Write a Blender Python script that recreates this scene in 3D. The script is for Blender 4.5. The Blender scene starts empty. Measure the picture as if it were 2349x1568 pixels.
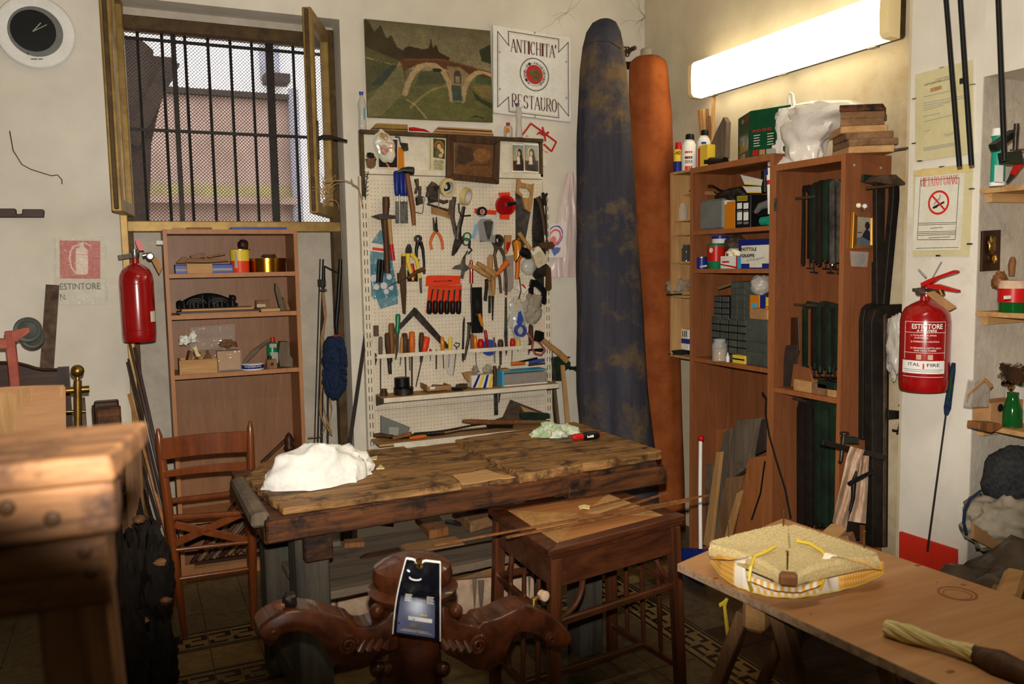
import bpy,bmesh,math,random
import numpy as np
from mathutils import Vector as V,Matrix,noise
sc=bpy.context.scene
COL=sc.collection
random.seed(7)
D,R,H=4.5,2.99,1.6 # back wall plane, right wall plane, camera height
# ---------------------------------------------------------------- camera
YAW,PIT,ROL,FPX=math.radians(24.45),math.radians(5.35),math.radians(-0.98),1905.0
CF=V((math.sin(YAW)*math.cos(PIT),math.cos(YAW)*math.cos(PIT),-math.sin(PIT)))
_r=V((math.cos(YAW),-math.sin(YAW),0));_u=_r.cross(CF)
CR=_r*math.cos(ROL)+_u*math.sin(ROL);CU=CR.cross(CF)
CAM=V((0,0,H))
cd=bpy.data.cameras.new('camera');cam=bpy.data.objects.new('camera',cd);COL.objects.link(cam)
M3=Matrix((CR,CU,-CF)).transposed()
cam.matrix_world=Matrix.Translation(CAM)@M3.to_4x4()
cd.sensor_width=22.2;cd.lens=FPX/2349*22.2;cd.clip_start=0.05
cd.dof.use_dof=True;cd.dof.focus_distance=3.6;cd.dof.aperture_fstop=2.2
sc.camera=cam
# ---------------------------------------------------------------- light
sc.view_settings.view_transform='Standard';sc.view_settings.look='None'
sc.view_settings.exposure=0.08;sc.view_settings.gamma=1.0;sc.view_settings.use_curve_mapping=False
w=bpy.data.worlds.new('sky');sc.world=w;w.use_nodes=True
w.node_tree.nodes['Background'].inputs[0].default_value=(0.93,0.95,1.0,1)
w.node_tree.nodes['Background'].inputs[1].default_value=4.2
sc.cycles.use_adaptive_sampling=True;sc.cycles.adaptive_threshold=.04;sc.cycles.use_denoising=True
sc.cycles.max_bounces=6;sc.cycles.diffuse_bounces=3;sc.cycles.glossy_bounces=3
sc.cycles.transparent_max_bounces=12;sc.cycles.transmission_bounces=6
sc.cycles.caustics_reflective=False;sc.cycles.caustics_refractive=False
sc.cycles.sample_clamp_indirect=3.0
def lamp(name,kind,loc,energy,col,**k):
    l=bpy.data.lights.new(name,kind);l.energy=energy;l.color=col
    for a,b in k.items():setattr(l,a,b)
    o=bpy.data.objects.new(name,l);COL.objects.link(o);o.location=loc;return o
# the camera's own pop-up flash: a soft edged cone from just above the lens
fl=lamp('camera_flash','SPOT',CAM+CU*0.10+CF*0.03,460.0,(1.0,0.93,0.83),spot_size=math.radians(77),spot_blend=0.5,shadow_soft_size=0.018)
fl.rotation_euler=(CF+CU*0.24).to_track_quat('-Z','Y').to_euler();fl.scale=(1.7,1,1)
# second fluorescent fitting on the ceiling above and behind the camera
cl=lamp('ceiling_fluorescent','AREA',(0.9,0.9,3.3),20.0,(1.0,0.88,0.68),shape='RECTANGLE',size=1.25,size_y=0.14)
# ---------------------------------------------------------------- materials
def lin(c):
    c/=255.0
    return c/12.92 if c<=0.04045 else((c+0.055)/1.055)**2.4
def rgb(c,k=1.0):return(min(1,lin(c[0])*k),min(1,lin(c[1])*k),min(1,lin(c[2])*k),1)
MATS={}
def mat(name,c1,c2=None,rough=0.6,metal=0.0,kind='noise',scale=8.0,bump=0.15,c3=None,amt=0.5,axis=None,trans=0.0,alpha=1.0,coat=0.0,emit=None,sharp=False,bscale=None):
    """kind: flat | noise (two tones) | wood (grain along axis) | dirt (c1 with blotches of c2) | attr (colour attribute)"""
    m=bpy.data.materials.new(name);m.use_nodes=True;MATS[name]=m
    nt=m.node_tree;N=nt.nodes;L=nt.links;b=N['Principled BSDF']
    b.inputs['Roughness'].default_value=rough;b.inputs['Metallic'].default_value=metal
    b.inputs['Transmission Weight'].default_value=trans;b.inputs['Alpha'].default_value=alpha
    b.inputs['Specular IOR Level'].default_value=.5 if metal or rough<.35 else.25;b.inputs['Coat Weight'].default_value=coat;b.inputs['IOR'].default_value=1.45
    A=rgb(c1);B=rgb(c2 if c2 else c1)
    b.inputs['Base Color'].default_value=A
    if emit:
        b.inputs['Emission Color'].default_value=A;b.inputs['Emission Strength'].default_value=emit
    if kind=='flat':return m
    if kind=='attr':
        at=N.new('ShaderNodeAttribute');at.attribute_name='Col';L.new(at.outputs['Color'],b.inputs['Base Color']);return m
    tc=N.new('ShaderNodeTexCoord');oi=N.new('ShaderNodeObjectInfo')
    mp=N.new('ShaderNodeMapping');ad=N.new('ShaderNodeVectorMath');ad.operation='MULTIPLY_ADD'
    L.new(oi.outputs['Random'],ad.inputs[0]);ad.inputs[1].default_value=(17,23,31);L.new(tc.outputs['Object'],ad.inputs[2])
    L.new(ad.outputs[0],mp.inputs['Vector'])
    s=[1.0,1.0,1.0]
    if kind=='wood':s[{'x':0,'y':1,'z':2}[axis or 'z']]=0.09
    mp.inputs['Scale'].default_value=s
    n1=N.new('ShaderNodeTexNoise');n1.inputs['Scale'].default_value=scale;n1.inputs['Detail'].default_value=7;n1.inputs['Roughness'].default_value=0.62
    if kind=='wood':n1.inputs['Distortion'].default_value=0.6
    L.new(mp.outputs[0],n1.inputs['Vector'])
    cr=N.new('ShaderNodeValToRGB');L.new(n1.outputs['Fac'],cr.inputs['Fac'])
    e=cr.color_ramp.elements
    if kind=='dirt':
        w_=0.03 if sharp else 0.12
        e[0].position=amt-w_;e[1].position=amt+w_
    else:
        e[0].position=0.34;e[1].position=0.66
    e[0].color=B;e[1].color=A
    out=cr.outputs['Color']
    if kind=='noise' or kind=='wood':
        n3=N.new('ShaderNodeTexNoise');n3.inputs['Scale'].default_value=scale*6;n3.inputs['Detail'].default_value=3;L.new(mp.outputs[0],n3.inputs['Vector'])
        mx=N.new('ShaderNodeMix');mx.data_type='RGBA';mx.blend_type='MULTIPLY';mx.inputs[0].default_value=0.35 if kind=='wood' else 0.18
        L.new(out,mx.inputs[6]);L.new(n3.outputs['Fac'],mx.inputs[7]);out=mx.outputs[2]
    if c3:
        n2=N.new('ShaderNodeTexNoise');n2.inputs['Scale'].default_value=scale*0.35;n2.inputs['Detail'].default_value=8;n2.inputs['Roughness'].default_value=0.72
        L.new(ad.outputs[0],n2.inputs['Vector'])
        r2=N.new('ShaderNodeValToRGB');r2.color_ramp.elements[0].position=amt;r2.color_ramp.elements[1].position=amt+(0.03 if sharp else 0.14)
        L.new(n2.outputs['Fac'],r2.inputs['Fac'])
        mx=N.new('ShaderNodeMix');mx.data_type='RGBA';L.new(r2.outputs['Color'],mx.inputs[0]);L.new(out,mx.inputs[6]);mx.inputs[7].default_value=rgb(c3);out=mx.outputs[2]
    L.new(out,b.inputs['Base Color'])
    if bump:
        bp=N.new('ShaderNodeBump');bp.inputs['Strength'].default_value=bump;bp.inputs['Distance'].default_value=0.004
        if bscale:
            n4=N.new('ShaderNodeTexNoise');n4.inputs['Scale'].default_value=bscale;n4.inputs['Detail'].default_value=5;L.new(mp.outputs[0],n4.inputs['Vector']);L.new(n4.outputs['Fac'],bp.inputs['Height'])
        else:L.new(n1.outputs['Fac'],bp.inputs['Height'])
        L.new(bp.outputs[0],b.inputs['Normal'])
    return m
def film(name,c,fac=0.3,rough=0.12,bump=0.0,bscale=14):
    """thin clear or milky plastic sheet: part transparent, part glossy"""
    m=bpy.data.materials.new(name);m.use_nodes=True;MATS[name]=m
    nt=m.node_tree;N=nt.nodes;L=nt.links;b=N['Principled BSDF']
    b.inputs['Base Color'].default_value=rgb(c);b.inputs['Roughness'].default_value=rough;b.inputs['Alpha'].default_value=fac
    if bump:
        tc=N.new('ShaderNodeTexCoord');n=N.new('ShaderNodeTexNoise');n.inputs['Scale'].default_value=bscale;n.inputs['Detail'].default_value=4
        L.new(tc.outputs['Object'],n.inputs['Vector']);bp=N.new('ShaderNodeBump');bp.inputs['Strength'].default_value=bump;bp.inputs['Distance'].default_value=0.02
        L.new(n.outputs['Fac'],bp.inputs['Height']);L.new(bp.outputs[0],b.inputs['Normal'])
    return m
# ---------------------------------------------------------------- pixel to plane
def ray(x,y):return CR*((x-1174.5)/FPX)-CU*((y-784)/FPX)+CF
def on(ax,val,x,y):
    d=ray(x,y);i='XYZ'.index(ax);return CAM+d*((val-CAM[i])/d[i])
NRM={'X':V((-1,0,0)),'Y':V((0,-1,0)),'Z':V((0,0,1))}
class Frame:
    """a wall (or shelf) plane seen through one enlarged crop of the photograph; off = distance in front of the plane"""
    def __init__(s,ax,val,x0=0,y0=0,k=1.0):s.ax,s.val,s.x0,s.y0,s.k=ax,val,x0,y0,k
    def crop(s,x0,y0,k):return Frame(s.ax,s.val,x0,y0,k)
    def at(s,off):
        f=Frame(s.ax,s.val,s.x0,s.y0,s.k);f.val=s.val+(off if s.ax=='Z' else-off);return f
    def __call__(s,x,y,off=0.0):
        v=s.val+(off if s.ax=='Z' else-off)
        return on(s.ax,v,s.x0+x/s.k,s.y0+y/s.k)
    def n(s):return NRM[s.ax]
    def sc(s,x,y,off=0.0):return(s(x,y+2,off)-s(x,y-2,off)).length/4
# ---------------------------------------------------------------- mesh builder
class MB:
    def __init__(s):s.v=[];s.f=[];s.m=[];s.cm=0
    def add(s,vs,fs):
        o=len(s.v);s.v+=[tuple(p)for p in vs]
        for f in fs:s.f.append(tuple(i+o for i in f));s.m.append(s.cm)
        return s
    def box(s,a,b):
        x0,x1=sorted((a[0],b[0]));y0,y1=sorted((a[1],b[1]));z0,z1=sorted((a[2],b[2]))
        return s.add([(x0,y0,z0),(x1,y0,z0),(x1,y1,z0),(x0,y1,z0),(x0,y0,z1),(x1,y0,z1),(x1,y1,z1),(x0,y1,z1)],
                     [(3,2,1,0),(4,5,6,7),(0,1,5,4),(1,2,6,5),(2,3,7,6),(3,0,4,7)])
    def hexa(s,bot,top):
        return s.add(list(bot)+list(top),[(3,2,1,0),(4,5,6,7),(0,1,5,4),(1,2,6,5),(2,3,7,6),(3,0,4,7)])
    def beam(s,a,b,w,h,up=V((0,0,1))):
        """rectangular bar from a to b, w across, h along up"""
        a,b=V(a),V(b);d=(b-a).normalized();x=d.cross(V(up))
        x=x.normalized()if x.length>1e-5 else V((1,0,0));y=x.cross(d)
        q=[x*-w/2+y*-h/2,x*w/2+y*-h/2,x*w/2+y*h/2,x*-w/2+y*h/2]
        return s.hexa([a+i for i in q],[b+i for i in q])
    def prism(s,pts,back):
        """polygon pts (3-D, front) pushed by vector back"""
        n=len(pts);back=V(back);vs=[V(p)for p in pts]+[V(p)+back for p in pts]
        return s.add(vs,[tuple(range(n)),tuple(range(2*n-1,n-1,-1))]+[(i,i+n,(i+1)%n+n,(i+1)%n)for i in range(n)])
    def tube(s,P,Rr,n=8,caps=True,flat=None,up=None):
        P=[V(p)for p in P]
        if not hasattr(Rr,'__len__'):Rr=[Rr]*len(P)
        vs=[];N_=None
        for i,p in enumerate(P):
            t=(P[min(i+1,len(P)-1)]-P[max(i-1,0)])
            t=t.normalized()if t.length>1e-9 else V((0,0,1))
            if N_ is None:
                ref=V(up)if up is not None else(V((0,0,1))if abs(t.z)<0.9 else V((1,0,0)))
                N_=(ref-t*ref.dot(t)).normalized()
            else:
                q=N_-t*N_.dot(t);N_=q.normalized()if q.length>1e-6 else N_
            B_=t.cross(N_);fl_=flat if flat else 1.0
            for k in range(n):
                a=2*math.pi*k/n;vs.append(p+N_*math.cos(a)*Rr[i]*fl_+B_*math.sin(a)*Rr[i])
        fs=[(i*n+k,i*n+(k+1)%n,(i+1)*n+(k+1)%n,(i+1)*n+k)for i in range(len(P)-1)for k in range(n)]
        if caps:fs+=[tuple(range(n-1,-1,-1)),tuple(range((len(P)-1)*n,len(P)*n))]
        return s.add(vs,fs)
    def lathe(s,c,prof,n=20,ax=V((0,0,1)),caps=True):
        """prof: (distance along ax, radius)"""
        c=V(c);return s.tube([c+V(ax)*h for h,r in prof],[max(r,1e-4)for h,r in prof],n,caps)._relath(len(prof),n,c,V(ax),prof)
    def _relath(s,m,n,c,ax,prof):
        ax=ax.normalized();ref=V((1,0,0))if abs(ax.z)>0.5 else V((0,0,1))
        N_=(ref-ax*ref.dot(ax)).normalized();B_=ax.cross(N_);st=len(s.v)-m*n
        for i,(h,r)in enumerate(prof):
            for k in range(n):
                a=2*math.pi*k/n;s.v[st+i*n+k]=tuple(c+ax*h+(N_*math.cos(a)+B_*math.sin(a))*max(r,1e-4))
        return s
    def ball(s,c,r,n=14,sq=(1,1,1)):
        c=V(c);m=max(4,n//2);vs=[]
        for i in range(m+1):
            th=math.pi*i/m
            for k in range(n):
                a=2*math.pi*k/n;vs.append(c+V((math.sin(th)*math.cos(a)*r*sq[0],math.sin(th)*math.sin(a)*r*sq[1],math.cos(th)*r*sq[2])))
        return s.add(vs,[(i*n+k,(i+1)*n+k,(i+1)*n+(k+1)%n,i*n+(k+1)%n)for i in range(m)for k in range(n)])
    def grid(s,fn,nu,nv):
        vs=[fn(i/nu,j/nv)for j in range(nv+1)for i in range(nu+1)]
        return s.add(vs,[(j*(nu+1)+i,j*(nu+1)+i+1,(j+1)*(nu+1)+i+1,(j+1)*(nu+1)+i)for j in range(nv)for i in range(nu)])
    def blob(s,c,sz,seed=0,amp=0.25,n=28,f=2.2,flatbot=None):
        """crumpled closed lump"""
        c=V(c);m=n*2//3;vs=[]
        for i in range(m+1):
            th=math.pi*i/m
            for k in range(n):
                a=2*math.pi*k/n;d=V((math.sin(th)*math.cos(a),math.sin(th)*math.sin(a),math.cos(th)))
                h=1+amp*(noise.noise(d*f+V((seed*7.1,0,0)))*1.1+abs(noise.noise(d*f*2.3+V((0,seed*3.3,0))))*0.8-0.25)
                p=V((d.x*sz[0]*h,d.y*sz[1]*h,d.z*sz[2]*h))
                if flatbot is not None:p.z=max(p.z,-flatbot)
                vs.append(c+p)
        return s.add(vs,[(i*n+k,(i+1)*n+k,(i+1)*n+(k+1)%n,i*n+(k+1)%n)for i in range(m)for k in range(n)])
WO={}
def finish(me,name,parent,bevel,smooth,seg=1):
    o=bpy.data.objects.new(name,me);COL.objects.link(o)
    cs=[v.co for v in me.vertices]
    c=(V((min(p.x for p in cs),min(p.y for p in cs),min(p.z for p in cs)))+V((max(p.x for p in cs),max(p.y for p in cs),max(p.z for p in cs))))/2
    if parent is None:c.z=min(p.z for p in cs)
    me.transform(Matrix.Translation(-c));WO[o.name]=c
    if parent is not None:
        o.parent=parent;o.location=c-WO[parent.name]
    else:o.location=c
    if smooth:
        me.polygons.foreach_set('use_smooth',[True]*len(me.polygons))
        try:me.set_sharp_from_angle(angle=math.radians(smooth if smooth>1 else 40))
        except Exception:pass
    if bevel:
        b=o.modifiers.new('edge','BEVEL');b.width=bevel;b.segments=seg;b.limit_method='ANGLE';b.angle_limit=math.radians(40)
    return o
def part(name,mb,m,parent=None,bevel=0,smooth=0,fix=True,seg=1):
    me=bpy.data.meshes.new(name);me.from_pydata(mb.v,[],mb.f)
    ms=m if isinstance(m,(list,tuple))else[m]
    for q in ms:me.materials.append(MATS[q])
    if len(ms)>1:me.polygons.foreach_set('material_index',mb.m)
    if fix:
        bm=bmesh.new();bm.from_mesh(me);bmesh.ops.recalc_face_normals(bm,faces=bm.faces);bm.to_mesh(me);bm.free()
    me.update()
    return finish(me,name,parent,bevel,smooth,seg)
def tag(o,label,cat,group=None,kind=None):
    if label:o['label']=label
    if cat:o['category']=cat
    if group:o['group']=group
    if kind:o['kind']=kind
    return o
def thing(name,label,cat,loc,group=None):
    o=bpy.data.objects.new(name,None);COL.objects.link(o);o.location=loc;o.empty_display_size=0.05
    WO[o.name]=V(loc);return tag(o,label,cat,group)
def struct(name,mb,m,parent=None,**k):
    o=part(name,mb,m,parent,**k)
    if parent is None:o['kind']='structure'
    return o
# flat print and lettering -------------------------------------------------
def text(s,m,parent,A,B,h,up=V((0,0,1)),name='lettering',lift=0.0008,warp=None,bold=0.0,nrm=None):
    """lettering of height h whose baseline runs from A to B"""
    cu=bpy.data.curves.new('t','FONT');cu.body=s;cu.size=1;cu.offset=bold;cu.resolution_u=2
    ob=bpy.data.objects.new('t',cu);me=bpy.data.meshes.new_from_object(ob);bpy.data.objects.remove(ob)
    if not len(me.vertices):return None
    xs=[v.co.x for v in me.vertices];x0,x1=min(xs),max(xs)
    has=any(ch in 'gjpqy' for ch in s);A,B,up=V(A),V(B),V(up)
    d=B-A;n=nrm if nrm is not None else d.cross(up).normalized()
    for v in me.vertices:
        u=(v.co.x-x0)/(x1-x0);t=v.co.y/0.73
        v.co=warp(u,t*h)if warp else A+d*u+up*(t*h)+n*lift
    me.materials.clear();me.materials.append(MATS[m])
    return finish(me,name,parent,0,0)
GL={'A':[(0,0,.48,1,.09),(.5,1,1,0,.17),(.22,.36,.78,.36,.07),'s0,0','s1,0'],'N':[(.08,0,.08,1,.08),(.1,1,.9,0,.17),(.92,0,.92,1,.08),'s.08,0','s.08,1','s.92,1'],
 'T':[(.5,0,.5,1,.16),(0,1,1,1,.07),(0.02,1,.02,.8,.05),(.98,1,.98,.8,.05),'s.5,0'],'I':[(.5,0,.5,1,.3),'S.5,0','S.5,1'],
 'C':['c.5,.5,.45,.5,45,315',(.83,.98,.83,.72,.05)],'H':[(.12,0,.12,1,.16),(.88,0,.88,1,.16),(.12,.5,.88,.5,.07),'s.12,0','s.12,1','s.88,0','s.88,1'],
 'R':[(.15,0,.15,1,.16),(.15,1,.55,1,.07),(.15,.48,.55,.48,.07),'c.55,.74,.3,.26,-90,90',(.45,.48,1,0,.16),'s.15,0'],
 'E':[(.15,0,.15,1,.16),(.05,1,.85,1,.07),(.05,0,.9,0,.07),(.15,.5,.65,.5,.07),(.85,1,.85,.8,.05),(.9,0,.9,.22,.05)],
 'S':['c.5,.74,.33,.26,20,250','c.5,.26,.36,.26,-160,80',(.83,.98,.83,.75,.05),(.14,.02,.14,.25,.05)],'U':[(.15,.3,.15,1,.16),(.85,.3,.85,1,.08),'c.5,.3,.35,.3,180,360','s.15,1','s.85,1'],
 'O':['c.5,.5,.45,.5,0,360'],'V':[(0,1,.48,0,.16),(.5,0,1,1,.08),'s.02,1','s.98,1'],'F':[(.15,0,.15,1,.16),(.05,1,.9,1,.07),(.15,.5,.7,.5,.07),(.9,1,.9,.78,.05),'s.15,0'],
 'M':[(.08,0,.08,1,.07),(.1,1,.5,.05,.13),(.5,.05,.9,1,.07),(.92,0,.92,1,.14),'s.08,0','s.92,0'],"'":[(.3,1.05,.2,.75,.2)]}
def serif(s,m,parent,A,B,h,up=V((0,0,1)),lift=0.0008,name='lettering'):
    A,B,up=V(A),V(B),V(up);wd=[.42 if c=='I' else.3 if c in "' " else 1.15 if c=='M' else 1 for c in s]
    tot=sum(wd)+0.16*(len(s)-1);d=B-A;n=d.cross(up).normalized();mb=MB();x=0
    asp=h/(d.length/tot)
    def stroke(x0,y0,x1,y1,w_,cw,ox):
        w_*=1.4
        dx,dy=(x1-x0)*cw,(y1-y0)*asp;l=math.hypot(dx,dy)or 1;px,py=-dy/l*w_/2*cw**0,dx/l*w_/2
        q=[(x0*cw+px,y0*asp+py),(x0*cw-px,y0*asp-py),(x1*cw-px,y1*asp-py),(x1*cw+px,y1*asp+py)]
        mb.add([A+d*((ox+a)/tot)+up*(b/asp*h)+n*lift for a,b in q],[(0,1,2,3)])
    for c,cw in zip(s,wd):
        for g in GL.get(c,[]):
            if isinstance(g,tuple):stroke(*g[:4],g[4],cw,x)
            elif g[0]in 'sS':
                a,b=map(float,g[1:].split(','));k=.17 if g[0]=='s' else.45
                stroke(a-k,b,a+k,b,.06,cw,x)
            else:
                cx,cy,rx,ry,a0,a1=map(float,g[1:].split(','));K=14
                for i in range(K):
                    t0=math.radians(a0+(a1-a0)*i/K);t1=math.radians(a0+(a1-a0)*(i+1)/K)
                    stroke(cx+rx*math.cos(t0),cy+ry*math.sin(t0),cx+rx*math.cos(t1),cy+ry*math.sin(t1),.07+.11*abs(math.cos((t0+t1)/2)),cw,x)
        x+=cw+.16
    return part(name,mb,m,parent,fix=False)
def picture(name,q,nx,ny,bg,layers,parent,m='print',amp=0.06,lift=0.0006,sd=1):
    """flat printed or painted picture: q = TL, TR, BR, BL; layers painted in (u, v) with v down"""
    q=[V(p)for p in q];n=(q[1]-q[0]).cross(q[3]-q[0]).normalized()*-1
    if n.dot(CAM-q[0])<0:n=-n
    U,W_=np.meshgrid(np.linspace(0,1,nx+1),np.linspace(0,1,ny+1));C=np.zeros((ny+1,nx+1,3));C[:]=bg
    rs=np.random.RandomState(sd)
    for l in layers:
        k=l[0]
        if k=='poly':
            ins=np.zeros(U.shape,bool);P=l[1]
            for i in range(len(P)):
                (x0,y0),(x1,y1)=P[i],P[i-1]
                if y0==y1:continue
                cc=((y0>W_)!=(y1>W_))&(U<(x1-x0)*(W_-y0)/(y1-y0)+x0);ins^=cc
            C[ins]=l[2]
        elif k=='ell':C[((U-l[1])/l[3])**2+((W_-l[2])/l[4])**2<1]=l[5]
        elif k=='ring':r_=np.sqrt(((U-l[1])/l[3])**2+((W_-l[2])/l[4])**2);C[(r_<1)&(r_>l[5])]=l[6]
        elif k=='line':
            P=l[1]
            for(x0,y0),(x1,y1)in zip(P,P[1:]):
                L2=(x1-x0)**2+(y1-y0)**2 or 1e-9;t=np.clip(((U-x0)*(x1-x0)+(W_-y0)*(y1-y0))/L2,0,1)
                C[np.hypot(U-x0-t*(x1-x0),W_-y0-t*(y1-y0))<l[2]]=l[3]
        elif k=='grad':
            t=W_[...,None];C=np.where(((W_>=l[1])&(W_<=l[2]))[...,None],np.array(l[3])*(1-(t-l[1])/(l[2]-l[1]))+np.array(l[4])*((t-l[1])/(l[2]-l[1])),C)
        elif k=='rows':
            _,u0,u1,v0,v1,cnt,colr=l
            for i in range(cnt):
                vv=v0+(v1-v0)*(i+.5)/cnt;C[(abs(W_-vv)<(v1-v0)/cnt*.28)&(U>u0)&(U<u1-rs.rand()*.25*(u1-u0))&(rs.rand(*U.shape)<.8)]=colr
    if amp:
        nz=np.zeros(U.shape)
        for f_ in(3,7,15,33):a_,b_,p_=rs.rand(3)*6.28;nz+=np.sin(U*f_*3+a_+np.sin(W_*f_*2+p_)*2)*np.sin(W_*f_*3+b_+np.sin(U*f_*2.3)*2)/2
        nz+=rs.randn(*U.shape)*.5;C=C*(1+amp*nz[...,None])
    C=np.clip(C,0,255)/255.0;C=np.where(C<=.04045,C/12.92,((C+.055)/1.055)**2.4)
    mb=MB();mb.grid(lambda u,v:(q[0]*(1-u)+q[1]*u)*(1-v)+(q[3]*(1-u)+q[2]*u)*v+n*lift,nx,ny)
    o=part(name,mb,m,parent,fix=False)
    ca=o.data.color_attributes.new('Col','FLOAT_COLOR','POINT')
    ca.data.foreach_set('color',np.concatenate([C.reshape(-1,3),np.ones(((nx+1)*(ny+1),1))],1).ravel())
    return o
def bars(par,m,fn,rows,name='text_line'):
    """small unreadable print: fn(u, v) -> point, rows of (u0, u1, v0, v1)"""
    for u0,u1,v0,v1 in rows:
        b=MB();b.grid(lambda u,v:fn(u0+(u1-u0)*u,v0+(v1-v0)*v),4,1);part(name,b,m,par,fix=False)
def quad(F,x0,y0,x1,y1,off=0):return[F(x0,y0,off),F(x1,y0,off),F(x1,y1,off),F(x0,y1,off)]
def quad4(F,pts,off=0):return[F(x,y,off)for x,y in pts]
# the drawing of a thing on a plane: parts as plates, rods, lathes, boxes -------
def shape(F,k,d,o0,o1):
    mb=MB()
    if k=='P': # outline plate from o0 (back) to o1 (front)
        mb.prism([F(x,y,o1)for x,y in d],F.n()*(o0-o1))
    elif k=='R': # round rod, (x, y, radius) per point, centre at o0 .. o1
        n_=len(d);mb.tube([F(p[0],p[1],o0+(o1-o0)*i/max(1,n_-1))for i,p in enumerate(d)],[p[2]*F.sc(p[0],p[1],o0)for p in d],10)
    elif k=='F': # flattened rod
        n_=len(d);mb.tube([F(p[0],p[1],(o0+o1)/2)for p in d],[p[2]*F.sc(p[0],p[1],o0)for p in d],10,flat=(o1-o0)/2/max(1e-4,max(p[2]for p in d)*F.sc(d[0][0],d[0][1],o0)),up=F.n())
    elif k=='L': # turned about a vertical axis: (y, radius)
        x=d[0];pr=d[1];s_=F.sc(x,pr[0][0],o0);base=F(x,pr[0][0],o0)
        mb.lathe(base,[((F(x,y,o0)-base).z,r*s_)for y,r in pr],22)
    elif k=='B': # box, front face x0 y0 x1 y1 at o1, back to o0
        a,b=F(d[0],d[3],o1),F(d[2],d[1],o1);b2=b+F.n()*(o0-o1);mb.box(a,b2)
    elif k=='O': # ring, axis towards the room: x, y, r outer, r inner
        x,y,ro,ri=d;s_=F.sc(x,y,o1);n=28;c0,c1=F(x,y,o1),F(x,y,o1)+F.n()*(o0-o1)
        ex=(F(x+5,y,o1)-F(x-5,y,o1)).normalized();ez=V((0,0,1));vs=[]
        for c,r in((c0,ro),(c0,ri),(c1,ri),(c1,ro)):
            vs+=[c+(ex*math.cos(2*math.pi*i/n)+ez*math.sin(2*math.pi*i/n))*r*s_ for i in range(n)]
        mb.add(vs,[(a*n+i,a*n+(i+1)%n,((a+1)%4)*n+(i+1)%n,((a+1)%4)*n+i)for a in range(4)for i in range(n)])
    elif k=='D': # disc facing the room
        x,y,r=d;s_=F.sc(x,y,o1);mb.lathe(F(x,y,o0),[(0,r*s_),(o1-o0,r*s_)],26,F.n())
    elif k=='K': # crumpled lump: x, y, rx, ry (crop px), depth o1-o0, seed d[4], amp d[5]
        x,y,rx,ry,sd,am=d;s_=F.sc(x,y,(o0+o1)/2);t=(o1-o0)/2
        mb.blob(F(x,y,(o0+o1)/2),(rx*s_,t,ry*s_)if F.ax=='Y' else(t,rx*s_,ry*s_),sd,am,26)
    return mb
def T(F,name,label,cat,parts,group=None):
    """parts: (part name, kind, data, material, o0, o1[, bevel])"""
    first=shape(F,*parts[0][1:3],parts[0][4],parts[0][5])if not callable(parts[0][1])else None
    mbs=[shape(F,p[1],p[2],p[4],p[5])for p in parts]
    if len(parts)==1:
        p=parts[0];o=part(name,mbs[0],p[3],None,p[6]if len(p)>6 else(0.0012 if p[1]in 'PB' else 0),45 if p[1]not in 'PB' else 0)
        return tag(o,label,cat,group)
    pts=[q for mb in mbs for q in mb.v]
    loc=V((sum(q[0]for q in pts)/len(pts),sum(q[1]for q in pts)/len(pts),min(q[2]for q in pts)))
    t=thing(name,label,cat,loc,group)
    for p,mb in zip(parts,mbs):
        part(p[0],mb,p[3],t,p[6]if len(p)>6 else(0.0012 if p[1]in 'PB' else 0),45 if p[1]not in 'PB' else 0)
    return t
# ---------------------------------------------------------------- palette
mat('wall_white',(226,219,206),(210,202,186),.9,kind='noise',scale=1.3,bump=.35,c3=(168,152,124),amt=.60,bscale=26)
mat('wall_yellow',(214,202,176),(194,178,146),.9,kind='noise',scale=1.6,bump=.3,c3=(166,138,94),amt=.53,bscale=30)
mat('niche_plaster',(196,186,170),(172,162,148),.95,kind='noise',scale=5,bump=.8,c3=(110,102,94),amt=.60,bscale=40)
mat('ceiling',(215,205,180),(200,190,165),.95,scale=2)
mat('tile',(104,88,60),(78,66,46),.35,scale=30,bump=.1,c3=(60,50,36),amt=.56)
mat('tile_cream',(140,114,68),(112,92,56),.35,scale=26,bump=.1,c3=(62,52,36),amt=.6)
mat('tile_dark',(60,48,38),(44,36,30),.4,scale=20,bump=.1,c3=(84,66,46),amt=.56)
mat('tile_black',(26,26,26),(16,16,16),.35,scale=20,bump=0)
mat('gold_frame',(158,128,62),(120,92,42),.45,metal=.35,scale=12,bump=.1,c3=(90,66,36),amt=.6)
mat('brown_trim',(92,70,40),(60,46,28),.6,scale=14,bump=.2,c3=(130,108,62),amt=.62)
mat('dark_iron',(48,40,34),(32,27,24),.55,metal=.5,scale=20,bump=.15)
mat('wire',(96,84,74),(70,60,52),.6,metal=.3,scale=60,bump=0)
mat('facade_white',(238,236,232),(226,224,220),.9,scale=1)
mat('facade_pink',(168,142,128),(146,122,108),.9,scale=2.5,bump=.3,c3=(128,104,92),amt=.58)
mat('facade_moss',(158,150,96),(146,128,96),.9,scale=6)
mat('pipe_grey',(150,150,158),(130,130,138),.6,scale=8)
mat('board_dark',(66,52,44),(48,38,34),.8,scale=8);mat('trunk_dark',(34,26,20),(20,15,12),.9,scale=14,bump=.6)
mat('laminate',(152,108,76),(138,96,66),.42,kind='wood',axis='z',scale=26,bump=.03)
mat('laminate_edge',(182,126,82),(168,114,72),.45,kind='wood',axis='z',scale=26,bump=.03)
mat('cab_wood',(144,88,54),(128,76,46),.42,kind='wood',axis='z',scale=26,bump=.03)
mat('cab_edge',(170,106,62),(154,92,52),.42,kind='wood',axis='z',scale=26,bump=.03)
mat('old_bench',(178,132,80),(80,54,30),.65,kind='wood',axis='x',scale=34,bump=1.0,c3=(62,42,26),amt=.50,bscale=30)
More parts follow.
